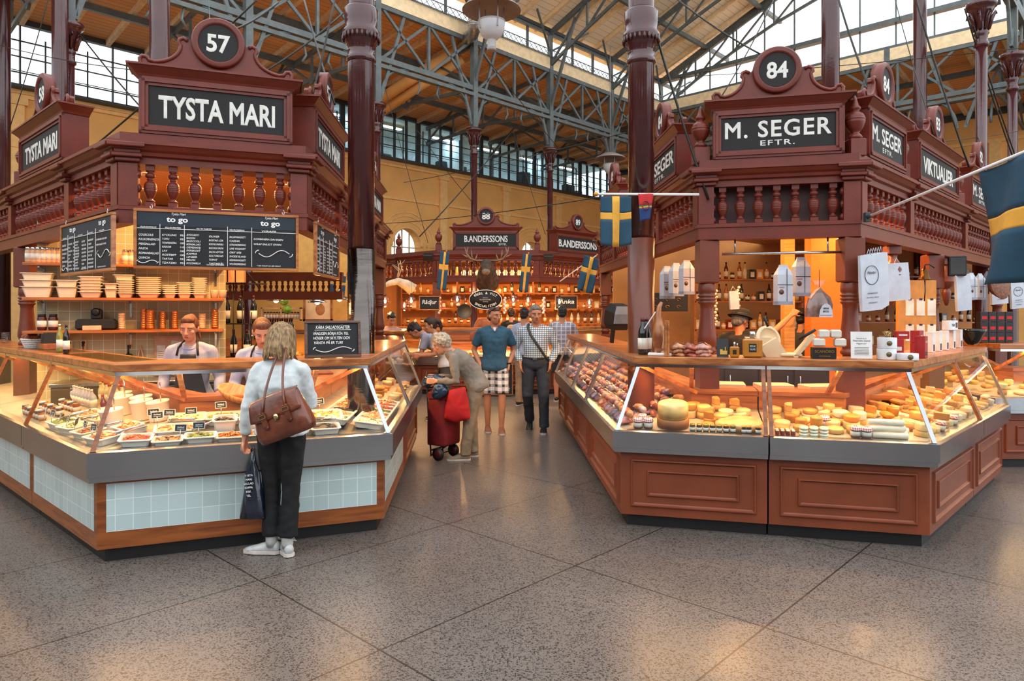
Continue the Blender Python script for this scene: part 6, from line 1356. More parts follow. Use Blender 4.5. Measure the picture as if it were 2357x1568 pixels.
# bottles and jars at the left end
PUR = mat('purple_juice', '5a1a3a', .15, coat=.5); GRJ = mat('clear_juice', 'cfc898', .15, coat=.5); YL = mat('yellow_cap', 'c8b838', .5); RDC = mat('red_cap', 'a82a2a', .5); WHC = mat('white_cap', 'e8e4e0', .5)
for i in range(7): inst('juice%d' % (i % 2), bottlef(GRJ, YL if i % 2 else RDC, .2, .03), '%s-capped clear juice bottle behind the pots in the left window' % ('yellow' if i % 2 else 'red'), 'bottle', on(frL[0], 7-1.48-i*.085, .66-.02*(i % 3)), 'juice bottles in the left window')
inst('pur', bottlef(PUR, RDC, .19, .028), 'purple juice bottle standing between the pots in the left window', 'bottle', on(frL[0], 7-1.22, .43))
for i in range(20): inst('jam%d' % (i % 3), jarf(.03, .085, [mat('jam_orange', 'b85a20', .2), mat('jam_plum', '3e1430', .2), mat('jam_red', '8a2a1a')][i % 3], [mat('purple_foil', '4a4a78', .4), WHC, LID][i % 3]), '%s preserve jar in the bottle window at the left edge' % ['orange', 'plum-coloured', 'red'][i % 3], 'jar', on(frL[0], 7-1.72-(i % 7)*.085, .1+(i//7)*.13), 'preserve jars at the left edge')
for i in range(8): inst('wb', bottlef(mat('blue_white_label', 'aab4c8', .3), WHC, .17, .03), 'white-capped bottle in the back row at the left edge', 'bottle', on(frL[0], 7-1.75-i*.085, .5), 'white-capped bottles at the left edge')
# aisle counters on the left
for i in range(16):
    s = .18+(i//2)*.19; fi = R.randrange(9); y = (.14, .42)[i % 2]
    if s > 1.5: break
    inst('ad%d' % i, fulldish(.2, .22, .05, fi, i+80), 'white tray of %s, %s row, %s along the aisle counter past the pillar' % (FOODS[fi][0], ('front', 'back')[i % 2], ['first', 'second', 'third', 'fourth', 'fifth', 'sixth', 'seventh'][i//2]), 'tray', on(frL[2], s, y))
fill(frL[2], 1.75, 3.2, (.12, .3, .5), 'the wood-fronted aisle counter', 'pastries and breads in the aisle counter', KK, step=.16, n2=.3, noun='bread')
# game stall and neighbours
fG = [Fr(a, b) for a, b in zip(MB_, MB_[1:])]
fill(fG[1], .15, 2.5, (.15, .4), 'the game stall counter', 'goods in the game stall counter', KK, step=.2, n2=.2, noun='pate')
fill(Fr(V(-4.6, 12.9), V(-1.75, 11.9)), .2, 2.9, (.15, .35, .55), 'the counter before the bending man', 'goods before the bending man', KK, step=.17, n2=.3, noun='pastry')
fill(Fr(RB2[0], RB2[1]), .1, .85, (.15, .35, .55), 'the counter at the right edge', 'goods at the right edge', KK, step=.15, noun='pastry')
fill(Fr(RB2[1], RB2[2]), .1, 1.9, (.15, .4, .6), 'the second neighbouring counter', 'goods past the right edge', KK, step=.2, noun='pastry')
# ---------------------------------------------------------------- inside the salad stall
fW = Fr(V(-4.86, 6.84), V(-3.14, 7.5)); wl = fW.len
t = thing('stall_back_wall', 'olive-tiled back wall of the salad stall carrying three wooden shelves', 'wall panel', M=fW.M(0, 0, 0)); m = MB(); m.box(.12, wl+.02, 0, .06, 0, 2.62); m.build('tiled_face', WTILE, t)
SHW = wood('shelf_wood', 'b06a34', '8a4a20', .4)
for z, d in ((1.51, .26), (1.835, .27), (2.175, .25)):
    s_ = thing('wall_shelf', {1.51: 'lowest wooden shelf behind the salad counter, with the copper-coloured cup stacks', 1.835: 'middle wooden shelf behind the salad counter, with stacked white dishes', 2.175: 'top wooden shelf behind the salad counter, with labelled jars'}[z], 'shelf', M=fW.M(0, 0, z))
    m = MB(); m.box(.06, wl, -d, -.002, -.028, 0, .003); m.build('board', SHW, s_)
    for x in (.18, .95, wl-.08): m = MB(); m.box(x-.01, x+.01, -.012, -.002, -.2, -.03); m.bar((x, -.01, -.05), (x, -.2, -.035), .015, .02); m.build('bracket', CHROME, s_)
def atw(pxx, o=.13): return s_at(fW, pxx, o)
def W_(pxx, z, o=.13, rz=0): return fW.M(atw(pxx, o), o, z) @ RZ(rz)
DSH = mat('dish_cream', 'e8d3b8', .35, noise=.04); di = 0
for i, (x, w, n, h) in enumerate(((88, .29, 3, .075), (156, .21, 2, .075), (210, .22, 6, .03), (257, .13, 2, .06), (290, .15, 7, .02), (343, .23, 9, .018), (392, .12, 5, .018), (425, .14, 6, .02), (459, .13, 9, .018), (286, .19, 1, .05))):
    z = 1.838 if i < 9 else 1.99
    for k in range(n):
        inst(('st', i), dishf(w*.86, .15, h+.03, .014, DSH, .24, .002), ['large dish in the leftmost stack', 'dish in the second stack from the left', 'dish in the third stack, stepped rims', 'small dish in the short fourth stack', 'dish in the thin-rimmed fifth stack', 'dish in the tall wide stack under the big menu board', 'small shallow dish right of the tall wide stack', 'dish in the low stack before the end one', 'dish in the narrow end stack', 'single deep dish on top of the fifth stack'][i]+' on the middle shelf', 'dish', W_(x, z+k*(h*.8+.006)), 'stacked white dishes on the middle shelf')
for i in range(2): inst('whtub', lambda: (lambda t: (MB().lathe([(.035, 0), (.04, .08), (.042, .085)], n=18).build('tub_body', DSH, t), t)[1])(empty('tub')), 'white round tub at the right end of the middle shelf' + (', the right one' if i else ', the left one'), 'tub', W_(493+i*19, 1.838))
SPI = mat('spice_fill', 'd8a878', .4); 
for i in range(9): inst('lj', jarf(.034, .15, SPI, CHROME), 'clear jar with a large white label on the top shelf of the salad stall', 'jar', W_(66+i*11.5, 2.178, .12), 'labelled jars on the top shelf')
for i in range(2): inst('lj', None, 'clear labelled jar seen between the two menu boards, upper part of the top shelf', 'jar', W_(288+i*14, 2.178, .12), 'jars seen between the menu boards')
for i in range(2): inst('redj', jarf(.042, .16, mat('dark_red_fill', '4a1014', .3), BLACK), 'dark red jar with a white label on the lowest shelf, %s one' % ('right' if i else 'left'), 'jar', W_(96+i*26, 1.512))
COP = mat('copper_cups', 'c87a44', .28, .75, noise=.15, scale=20, stretch=(1, 1, 6)); CUPW = mat('warm_white_cup', 'e2b890', .4)
def cupstack(r, h, mt, n):
    def f():
        t = empty('cup_stack'); m = MB(); p = [(r*.8, 0)]
        for i in range(n): z = h*i/n; p += [(r*.86, z+.001), (r, z+h/n*.8), (r*1.04, z+h/n*.85), (r*1.04, z+h/n)]
        m.lathe(p, n=18); m.build('nested_cups', mt, t); return t
    return f
for i, (x, r, h, mt) in enumerate(((330, .028, .21, COP), (345, .045, .20, COP), (374, .032, .18, COP), (402, .036, .19, COP), (432, .034, .14, COP), (465, .035, .16, CUPW), (494, .036, .21, COP), (279, .032, .17, CUPW))):
    inst(('cs', i), cupstack(r, h, mt, 9), ['thin copper-coloured cup stack at the left of the group', 'widest copper-coloured cup stack', 'copper-coloured cup stack right of the widest', 'copper-coloured cup stack left of the woman\'s head', 'short cup stack above the apron woman\'s head', 'pale cup stack right of the woman\'s head', 'tall dark copper cup stack at the shelf end', 'pale cup stack beside the black machine'][i], 'cup stack', W_(x, 1.512))
t = thing('slicing_machine', 'black machine with a tall head on the lowest shelf of the salad stall', 'machine', M=W_(222, 1.512)); m = MB(); m.box(-.17, .17, -.09, .1, 0, .11, .02); m.build('machine_body', BLACK, t); m = MB(); m.box(-.045, .045, -.04, .06, .10, .215, .02); m.lathe([(.04, 0), (.03, .02), (.01, .02)], (0, -.04, .18), 16, ax=(0, -1, 0)); m.build('machine_head', BLACK, t); m = MB(); m.box(-.10, .06, -.13, -.095, 0, .045, .004); m.build('paper_tray', CUPW, t)
t = thing('pin_board', 'pale board with clipped order papers behind the woman in the black apron', 'notice board', M=W_(397, 1.02, .01)); m = MB(); m.box(-.17, .25, -.012, 0, 0, .42); m.build('backing', mat('pink_board', 'd8a888', .6), t)
for i, (x, z, w, h, r) in enumerate(((-.11, .12, .08, .2, 0), (.02, .16, .14, .2, 12), (-.10, .0, .06, .12, 0), (.16, .2, .1, .14, -6))): m = MB(Matrix.Translation((x, -.016, z)) @ RY(r)); m.box(-w/2, w/2, -.002, 0, 0, h); m.mi = 1; [m.box(-w*.35, w*.3, -.003, -.002, h*(.15+.1*k), h*(.17+.1*k)) for k in range(6)]; m.build('paper', [PAPER, mat('grey_print', '8a7a70')], t)
for i, x in enumerate((160, 192)):
    t = thing('wall_socket', 'pale wall socket on the tiles, %s' % ('with a black plug and cable' if i else 'left of the one with the plug'), 'socket', M=W_(x, 1.31, .01)); m = MB(); m.box(-.025, .025, -.012, 0, 0, .10, .004); m.build('cover', CUPW, t); m = MB()
    if i: m.tube([(0, -.02, .04), (0, -.035, .02), (.01, -.03, -.04), (-.01, -.03, -.14)], .005, 6); m.ball((0, -.025, .045), .014, 8, 6)
    m.lathe([(.016, 0), (.016, .004)], (0, -.012, .07), 14, ax=(0, -1, 0)); m.build('plug', BLACK, t)
t = thing('tape_dispenser', 'black knife block and rolls hanging on the olive tiles below the shelves', 'kitchen tool', M=W_(296, 1.12, .03)); m = MB(); m.box(-.03, .04, -.05, 0, 0, .14, .015); m.tube([(0, -.03, .14), (0, -.03, .23)], .01, 8); m.build('holder', BLACK, t); m = MB(); m.tube([(-.06+.03*math.cos(a), -.03, .08+.05*math.sin(a)) for a in [i*.7 for i in range(10)]], .004, 6); m.build('wire_loop', IROND, t)
t = thing('looped_cord', 'looped white cord hanging on the olive tiles', 'cord', M=W_(323, 1.12, .02)); m = MB(); m.tube([(0, 0, .22), (-.02, 0, .12), (-.03, 0, .02), (0, 0, .0), (.03, 0, .03), (.02, 0, .12), (0, 0, .22)], .008, 6); m.build('cord_loop', CUPW, t)
# things on the left counter top
def onL(e, pxx, o, z=1.3395, rz=0): fr = frL[e]; return fr.M(s_at(fr, pxx, o), o, z) @ RZ(rz)
t = thing('bread_basket', 'white wicker basket heaped with brown rolls at the left end of the salad counter', 'basket', M=onL(0, 74, -.31)); m = MB()
for k in range(5): m.lathe([(.10+.012*k, .018*k), (.108+.012*k, .018*k+.009), (.10+.012*k, .018*k+.016)], n=28, sy=.62)
for k in range(26): a = 2*math.pi*k/26; m.bar((.098*math.cos(a), .06*math.sin(a), 0), (.155*math.cos(a), .096*math.sin(a), .09), .006, .006)
m.build('wicker', WHITE, t)
BRD = mat('bread_crust', 'a0582c', .5, noise=.25, scale=20, bump=.3, dark='6a3214')
R = random.Random(4)
for i in range(12): o = MB().ball((0, 0, .03), (.045, .032, .028), 12, 8).build('bread_roll', BRD); o.matrix_world = onL(0, 74, -.31) @ Matrix.Translation((-.09+(i % 4)*.06, -.04+(i//4 % 3)*.035, .075+.03*(i//8)+.01*(i % 2))) @ RZ(R.uniform(-60, 60)); tag(o, 'brown bread roll heaped in the white wicker basket', 'bread roll', 'rolls in the wicker basket')
t = thing('cutlery_box', 'dark wooden box holding black napkin packs on the salad counter', 'box', M=onL(0, 112, -.34)); m = MB(); m.box(-.085, .11, -.07, .07, 0, .055, .004); m.build('tray', OAKD, t)
for i in range(3): m = MB(); m.box(-.06+i*.04, -.028+i*.04, -.05, .05, .05, .14+.01*i, .004); m.build('napkin_pack', BLACK, t)
inst('oil1', bottlef(mat('green_oil', '8a8a3a', .1, coat=.5), CHROME, .25, .026), 'clear oil bottle with a steel pourer on the salad counter', 'bottle', onL(0, 137, -.26)); inst('vin', bottlef(mat('dark_vinegar', '1c1412', .1, coat=.5), BLACK, .25, .026), 'dark vinegar bottle beside the oil bottle on the salad counter', 'bottle', onL(0, 152, -.24))
inst('cupL', cupstack(.04, .12, glass('clear_cup', (.85, .88, .9), .6), 6), 'stack of clear plastic cups at the left edge of the salad counter', 'cup stack', onL(0, 12, -.34))
t = thing('wooden_bowl', 'big shallow wooden bowl held by the woman leaning over the salads', 'bowl', M=Matrix.Translation(px(548, 905, 5.62)) @ RY(18) @ RX(14)); m = MB(); m.lathe([(.05, -.07), (.12, -.045), (.165, .0), (.17, .02), (.16, .02), (.11, -.03), (.01, -.05)], n=36, sy=.72); m.build('bowl_body', wood('bamboo', 'dba468', 'b87a40', .4, 6, (12, 1, 1)), t)
# wine rack and things to the right of the shelves
t = thing('wine_rack', 'tall black iron wine rack at the right end of the shelves', 'wine rack', px(535, 800, 7.7)[:2]+(1.05,) if False else (px(535, 800, 7.7).x, 7.7, 1.05))
for i in range(10): m = MB(); x = -.14+i*.05; m.tube([(x, 0 if i % 2 else .12, 0), (x, 0 if i % 2 else .12, 1.2-.08*i)], .006, 6); m.build('upright', BLACK, t)
for z in (.12, .5, .95): m = MB(); m.box(-.15, .33, -.02, .16, z, z+.012); m.build('rack_shelf', BLACK, t)
m = MB(); m.tube([(.0, 0, 1.3), (.3, 0, .9)], .008, 6); m.build('diagonal_rod', BLACK, t)
DGL = mat('dark_wine_glass', '0e120e', .1, coat=.5)
for i in range(6): inst('wine', bottlef(DGL, mat('foil', '5a1a1a', .4), .31, .037), 'dark wine bottle with a white label standing in the iron rack', 'bottle', T(px(535, 800, 7.7).x-.08+.075*i, 7.74, 1.05+(.135 if i % 2 else .515)), 'wine bottles in the iron rack')
for i in range(3): o = MB().box(-.05, .05, -.03, .03, 0, .24, .003).build('gift_box', mat('tan_box', 'c9946a', .6)); o.matrix_world = T(px(515+i*18, 800, 7.6).x, 7.62, 2.015); tag(o, 'tan wine carton standing on the top of the iron rack', 'carton', 'wine cartons on the rack')
# far stall seen through the salad stall
YST = mat('yellow_stall_wall', 'd9a04e', .6, noise=.06); m = MB(); m.box(-6.9, -2.9, 13.4, 13.5, 0, 3.4); m.build('wall_far_stall', YST)['kind'] = 'structure'
t = thing('balustrade_rail', 'distant turned-wood balustrade beam seen above the customer and the pendant lamps', 'balustrade', (-5.2, 11.6, 2.02)); m = MB(); m.box(0, 2.35, -.05, .05, -.14, .0); m.box(0, 2.35, -.06, .06, .175, .32); m.build('rail', MAROON, t)
for i in range(24): c = bpy.data.objects.new('baluster', BALM); S.collection.objects.link(c); c.parent = t; c.location = (.06+i*.098, 0, -.005); c.scale = (.62, .62, .55)
def conelamp(P, label, r=.16):
    t = thing('cone_lamp', label, 'lamp', P); m = MB(); m.lathe([(r, 0), (r*.85, r*.22), (r*.35, r*.5), (r*.2, r*.75), (r*.16, r*1.1), (r*.05, r*1.15)], n=24); m.build('shade', STEEL, t); m = MB(); m.ball((0, 0, r*.1), r*.3, 10, 8); m.build('bulb', DISC, t); m = MB(); m.tube([(0, 0, r*1.1), (0, 0, .55)], .004, 5); m.build('flex', CUPW, t); point(t, (0, 0, -.03), 6)
for x, y, lb in ((635, 693, 'grey cone pendant lamp left of the green balls'), (730, 697, 'grey cone pendant lamp in front of the framed portrait'), (781, 690, 'grey cone pendant lamp just left of the steel sleeve')): conelamp(px(x, y, 11.9), lb)
for i, (x, y) in enumerate(((653, 693), (661, 713))): o = MB().ball((0, 0, 0), .078, 20, 14).build('green_ball', mat('moss_green', '5f8a2c', .8, noise=.3, scale=20, bump=.8)); o.location = px(x, y, 12.2); tag(o, '%s of two mossy green balls hanging by the cone lamp' % ('lower' if i else 'upper'), 'decoration')
t = thing('framed_picture', 'framed warm-toned portrait in a dark wooden frame behind the small chalkboard', 'picture', px(732, 740, 12.6)); m = MB(); 
for a in ((-.27, .27, .0, .04), (-.27, .27, .44, .48), (-.27, -.23, .0, .48), (.23, .27, .0, .48)): m.box(a[0], a[1], -.03, .0, a[2], a[3])
m.build('frame', OAKD, t); m = MB(); m.box(-.23, .23, -.01, 0, .04, .44); m.build('canvas', mat('portrait_cream', 'ecc9a0', .7, noise=.15, scale=3), t); m = MB(); m.ball((.04, -.012, .22), (.085, .006, .11), 16, 10); m.build('painted_head', mat('portrait_hair', 'b5764a', .7, noise=.2, scale=12), t)
t = thing('red_sign', 'small dark red sign with pale letters on the yellow wall behind the wine rack', 'sign', px(562, 692, 12.9)); m = MB(); m.box(-.2, .2, -.02, 0, 0, .13); m.build('sign_board', mat('sign_red', '7c1a1c', .5), t); m = MB(); write(m, 'SMÖRREBRÖD', 0, .04, .05, .36, -.022, .01, .01); m.build('lettering', CREAM, t)
t = thing('jar_shelf', 'white two-compartment shelf unit of labelled jars behind the women', 'shelf', px(650, 738, 12.9)); m = MB(); m.box(-.37, .37, -.1, 0, 0, .02); m.box(-.37, .37, -.1, 0, .22, .24); [m.box(x-.01, x+.01, -.1, 0, 0, .24) for x in (-.36, 0, .36)]; m.build('shelf_frame', CUPW, t)
for i in range(12): inst('lj2', jarf(.025, .14, SPI, BLACK), 'small labelled jar in the white shelf unit', 'jar', T(px(650, 738, 12.9).x-.31+i*.056, 12.85, px(650, 738, 12.9).z+.02), 'jars in the white shelf unit')
m = MB(); m.box(-5.6, -3.3, 9.9, 10.4, 0, 1.28); tag(m.build('bar_counter', OAK), 'wooden bar counter behind the woman looking down, with dark bottles on it', 'counter')
for i in range(16): inst('wine', None, 'dark bottle standing on the bar behind the women', 'bottle', T(-3.75+(i % 8)*.07, 10.1+.1*(i//8), 1.28), 'dark bottles on the bar')
for i in range(3): inst('redj', None, 'dark jar on the bar behind the women', 'jar', T(-4.7+i*.15, 10.15, 1.28), 'dark jars on the bar')
t = thing('cash_register', 'black cash register with a small screen between the two women', 'cash register', (-2.62, 7.0, 1.05)); m = MB(); m.box(-.16, .16, -.1, .16, 0, .1, .01); m.build('drawer_base', BLACK, t); m = MB(RX(-20)); m.box(-.12, .12, .0, .03, .1, .26, .006); m.build('screen', BLACK, t)
m = MB(fW.M(wl+.1, .25, 0)); m.box(0, 1.0, -.3, .3, 0, 1.05, .01); tag(m.build('side_bench', OAKD), 'dark work bench behind the two women carrying the cash register', 'bench')
# ---------------------------------------------------------------- inside and on the cheese stall
def onR(e, pxx, o=-.30, z=1.3395, rz=0): fr = frR[e]; return fr.M(s_at(fr, pxx, o), o, z) @ RZ(rz)
t = thing('square_bottle', 'large square amber bottle with a chrome cap on the cheese counter', 'bottle', M=onR(1, 1731, -.22)); m = MB(); m.box(-.072, .072, -.04, .04, 0, .15, .014); m.build('bottle_body', AMBER, t); m = MB(); m.lathe([(.018, .15), (.018, .165), (.024, .168), (.024, .205)], n=18); m.build('cap', CHROME, t); m = MB(); m.box(-.028, .028, -.042, -.04, .045, .11, .0005); m.build('label_plate', BLACK, t); m = MB(); write(m, 'EDLE', 0, .085, .014, .04, -.043, .01, .01); write(m, 'OLIVE', 0, .06, .014, .04, -.043, .01, .01); m.build('label_lettering', CREAM, t)
t = thing('square_bottle', 'small square amber bottle beside the large one', 'bottle', M=onR(1, 1690, -.22)); m = MB(); m.box(-.035, .035, -.025, .025, 0, .085, .008); m.build('bottle_body', AMBER, t); m = MB(); m.lathe([(.008, .085), (.008, .12)], n=12); m.lathe([(.006, .085), (.006, .11)], (.022, 0, 0), n=12); m.build('cap', CHROME, t); m = MB(); m.box(-.014, .014, -.027, -.025, .025, .06); m.build('label_plate', BLACK, t)
t = thing('leaflet', 'black advertising card showing yellow bottles, left of the amber bottles', 'card', M=onR(1, 1663, -.24) @ RX(-12)); m = MB(); m.box(-.045, .045, 0, .006, 0, .15); m.build('card', BLACK, t); m = MB(); [m.box(a, b, -.002, 0, c, d) for a, b, c, d in ((-.02, .0, .02, .06), (.0, .035, .02, .05), (.018, .024, .05, .08))]; m.build('printed_bottle', mat('print_yellow', 'c8a030', .5), t)
# ham on its board
HAMM = mat('ham_skin', 'b5743c', .35, noise=.3, scale=9, bump=.3, coat=.4, dark='7a3c1c')
t = thing('cured_ham', 'whole cured ham leg standing hoof-up on a white board by the brown pillar', 'ham', M=onR(1, 1517, -.30)); m = MB(); P = [(-.005, 0, .02), (0, 0, .06), (.0, 0, .13), (.0, 0, .2), (-.005, 0, .27), (-.01, 0, .33), (-.0, 0, .40), (.02, 0, .44)]; m.tube(P, .05, 16, rr=[.012, .045, .06, .055, .036, .024, .02, .012]); m.build('ham_leg', HAMM, t)
m = MB(); m.tube([(.035, -.045, .06), (.05, -.03, .15), (.035, -.02, .24)], .02, 8, rr=[.014, .025, .008]); m.build('fat_edge', mat('ham_fat', 'e0c4a0', .4), t); m = MB(); m.box(-.09, .10, -.06, .06, 0, .022, .004); m.build('board', WHITE, t); m = MB(); m.bar((-.12, 0, .22), (-.03, 0, .36), .03, .008); m.build('paper_tag', WHITE, t)
for i in range(9): inst(('p', ['c8895a', 'b5604a', 'd39a86'][i % 3]), packf(['c8895a', 'b5604a', 'd39a86'][i % 3], .11), 'clear-wrapped meat pack in the pile between the ham and the turned post', 'meat pack', onR(1, 1560+(i % 3)*28, -.28, 1.3395+.03*(i//3), R.uniform(-30, 30)), 'wrapped meat packs on the cheese counter')
# hanging rack with pasta bags
rk = px(1795, 583, 5.95)
t = thing('hanging_rail', 'grey steel rail hung under the beam above the cheese counter', 'rail', rk); m = MB(); m.tube([(-.47, .11, 0), (.47, -.12, 0)], .012, 10); m.build('bar', STEEL, t)
for x in (-.36, .37): m = MB(); m.tube([(x, -x*.25, 0), (x, -x*.25, .14)], .008, 8); m.build('hanger', STEEL, t)
BAGW = mat('white_bag_paper', 'b9bfc9', .6, noise=.06, bump=.3, scale=8)
def pastabag():
    t = empty('pasta_bag'); m = MB(); m.loft([[V(x*w, y*d, z) for x, y in ((-1, -1), (1, -1), (1, 1), (-1, 1))] for z, w, d in ((0, .068, .035), (.05, .07, .038), (.26, .07, .036), (.33, .04, .006), (.345, .038, .004))]); m.build('bag_body', BAGW, t)
    m = MB(); m.box(-.071, .071, -.039, -.037, .17, .175); m.box(.012, .017, -.039, -.037, .02, .31); m.lathe([(.022, 0), (.022, .003)], (-.036, -.036, .11), 18, ax=(0, -1, 0)); m.build('printed_lines', BLACK, t); m = MB(); m.lathe([(.019, .003), (.019, .005)], (-.036, -.036, .11), 18, ax=(0, -1, 0)); m.build('round_window', mat('pasta_brown', '6a4426', .6, noise=.3, scale=60), t)
    m = MB(); write(m, 'Cuore', -.035, .145, .016, .05, -.041, .01, .01); m.build('red_lettering', FRED, t); m = MB(); m.box(-.071, .071, -.0395, .0395, 0, .03); m.build('base_band', mat('bag_grey', '8a93a3', .6), t); return t
for i, (x, y, D) in enumerate(((1802, 702, 5.95), (1843, 682, 6.1))): inst('pasta', pastabag, ['front white pasta bag with an oval window hanging from the rail', 'white pasta bag hanging behind the front one'][i], 'pasta bag', Matrix.Translation(px(x, y, D)) @ RZ(8))
for i, (x, y, D) in enumerate(((1535, 688, 6.9), (1556, 682, 6.8), (1580, 678, 6.6), (2235, 690, 8.4), (2255, 690, 8.6))): inst('pasta', None, ['leftmost white pasta bag beyond the brown pillar', 'white pasta bag second from the pillar', 'white pasta bag nearest the turned post', 'white printed bag hanging right of the small black speaker', 'white printed bag next to the round basket'][i], 'pasta bag', Matrix.Translation(px(x, y, D)) @ RZ(25), scale=.95)
t = thing('bread_bag', 'clear bag of flat brown bread with an arched label, tied up on the rail', 'bread bag', px(1885, 730, 5.8)); m = MB(); m.prism([(-.11, 0), (.09, 0), (.105, .1), (.08, .17), (.02, .22), (0, .25), (-.03, .22), (-.08, .16), (-.10, .08)], -.03, .03); m.build('flat_bread', mat('rye_bread', '8a6a5a', .6, noise=.2, scale=20), t)
m = MB(); m.loft([[V(x*w-.005, y*w*.5, z) for x, y in [(math.cos(a), math.sin(a)) for a in [i*math.pi/6 for i in range(12)]]] for z, w in ((0, .115), (.1, .12), (.2, .07), (.245, .012), (.28, .05), (.31, .07))], False, smooth=True); m.build('clear_wrap', glass('wrap', (.93, .93, .97), .55, .12), t)
m = MB(); m.prism([(-.03, .0), (.085, .0), (.08, .06), (.06, .10), (.03, .115), (-.0, .10), (-.02, .06)], -.066, -.064); m.build('arched_label', BAGW, t); m = MB(); write(m, 'HEMA', .028, .065, .016, .05, -.068, .02, .01); write(m, 'BRÖD', .028, .04, .016, .05, -.068, .02, .01); m.box(-.02, .075, -.068, -.066, .015, .018); m.build('label_lettering', BLACK, t)
m = MB(); m.tube([(0, 0, .25), (.0, 0, .4)], .003, 5); m.build('string', BLACK, t)
def pbag(P, w, h, rz, label, txt=True, n=1, mt=None, group=None):
    t = thing('paper_bag', label, 'paper bag', M=Matrix.Translation(P) @ RZ(rz) @ RY(-4), group=group); m = MB(); m.loft([[V(x*w/2*k, y*d, z) for x, y in ((-1, -1), (0, -1.1), (1, -1), (1, 1), (0, 1.1), (-1, 1))] for z, k, d in ((0, 1, .012), (h*.35, 1.01, .016), (h, .98, .01))]); m.build('bag_body', mt or BAGW, t)
    if txt:
        m = MB(); m.tube([(w*.34*math.cos(a), -.019, h*.64+h*.17*math.sin(a)) for a in [i*math.pi/12 for i in range(25)]], .0025, 4); write(m, 'Melanders', 0, h*.66, .026, w*.42, -.02, .01, .01, shear=.3); write(m, 'ÖSTERMALMS', 0, h*.30, .012, w*.5, -.02, .01, .01); write(m, 'SALUHALL 08-662', 0, h*.23, .010, w*.6, -.02, .01, .01); write(m, 'STOCKHOLM', 0, h*.13, .012, w*.42, -.02, .01, .01); m.build('printed_mark', BLACK, t)
    m = MB(); m.tube([(-.03, 0, h), (0, 0, h+.05), (.03, 0, h)], .003, 5); m.build('cord_handle', BAGW, t); return t
for i in range(6): pbag(px(2005+i*5, 715+i*-2, 5.72+.035*i), .26, .46, 28+i*3, ['front white printed paper bag of the bunch by the right turned post', 'second', '', '', '', ''][i] if i == 0 else 'white paper bag tucked behind the front printed one', i == 0, group=None if i == 0 else 'white paper bags behind the front one')
for i, (x, y, D, w, h) in enumerate(((2068, 692, 6.6, .28, .36), (2218, 715, 7.6, .22, .40), (2300, 700, 8.8, .3, .42), (2342, 710, 9.4, .26, .36), (1690, 712, 7.2, .10, .19))): pbag(px(x, y, D), w, h, 20 if i < 4 else 10, ['wide plain white bag behind the wooden drop pendant', 'slim plain white bag right of the second turned post', 'white printed bag behind the round basket', 'white printed bag at the right edge', 'cream cloth hanging at the back of the cheese stall'][i], i in (2, 3))
# counter-top goods on the right
t = thing('cheese_stand', 'low black stand lettered SCANORO carrying pale cheese blocks', 'stand', M=onR(1, 1895, -.26)); m = MB(); m.box(-.085, .085, -.04, .06, 0, .085, .003); m.build('stand_box', BLACK, t); m = MB(); write(m, 'SCANÒRO', 0, .045, .022, .14, -.042, .008, .01); write(m, 'minnesota', 0, .015, .012, .08, -.042, .008, .01, shear=.3); m.build('lettering', LID, t); m = MB(); m.box(-.13, .13, -.07, .09, .086, .092); m.build('glass_tray', PANE, t)
for i, (x, z, w) in enumerate(((-.075, .093, .04), (.075, .093, .04), (-.04, .16, .036), (.045, .16, .036))): o = MB().box(-w, w, -.04, .04, 0, .062, .01).build('cheese_block', mat('white_cheese', 'd8d0c4', .4, noise=.05)); o.matrix_world = onR(1, 1908, -.27) @ Matrix.Translation((x, 0, z)); tag(o, ['lower left pale cheese block on the black stand', 'lower right pale cheese block on the black stand', 'upper left pale cheese block on the black stand', 'upper right pale cheese block on the black stand'][i], 'cheese')
t = thing('counter_sign', 'white standing card with printed text on a clear base beside the right turned post', 'sign', M=onR(1, 1983, -.22) @ RX(-4)); m = MB(); m.box(-.075, .075, 0, .004, .005, .21); m.build('card', WHITE, t); m = MB(); m.box(-.10, .10, -.02, .07, 0, .005); m.build('clear_base', PANE, t); m = MB()
for i, (s, h_, w) in enumerate((('Köp en bit ost i av', .009, .07), ('Östermalms Saluhall', .012, .12), ('Magasin här!', .010, .07))): write(m, s, 0, .155-.02*i, h_, w, -.002, .01, .01)
for i in range(6): m.box(-.05, .05, -.002, -.0005, .088-.011*i, .0905-.011*i)
m.build('printed_text', mat('print_grey', '4a4a50'), t)
TINW = mat('white_tin', 'dcdfe2', .35); 
def tinf(w, h):
    def f():
        t = empty('gift_tin'); m = MB(); m.lathe([(w*.98, 0), (w, .004), (w, h-.004), (w*.98, h)], n=32); m.build('tin_body', TINW, t); m = MB(); m.lathe([(.019, 0), (.019, .003)], (0, -w+.001, h*.5), 18, ax=(0, -1, 0)); m.build('round_mark', mat('mark_olive', '6a5a34', .4, .3), t); return t
    return f
inst('tin', tinf(.068, .082), 'lower of two stacked white round tins on the cheese counter', 'tin', onR(1, 2040, -.26)); inst('tin', None, 'upper of two stacked white round tins, topped by a gold bow', 'tin', onR(1, 2041, -.26, 1.423))
t = thing('gold_bow', 'gold ribbon bow on top of the stacked white tins', 'bow', M=onR(1, 2041, -.26, 1.507)); m = MB()
for k in range(10): a = k*.63; m.tube([(0, 0, 0), (.03*math.cos(a), .03*math.sin(a), .03+.01*(k % 2)), (.012*math.cos(a+.5), .012*math.sin(a+.5), .045), (0, 0, .01)], .006, 6, flat=.3)
m.build('ribbon', mat('gold_ribbon', 'c9a468', .3, .6), t)
inst('tin2', tinf(.075, .05), 'flat white tin with small coloured squares in front of the red boxes', 'tin', onR(1, 2088, -.22))
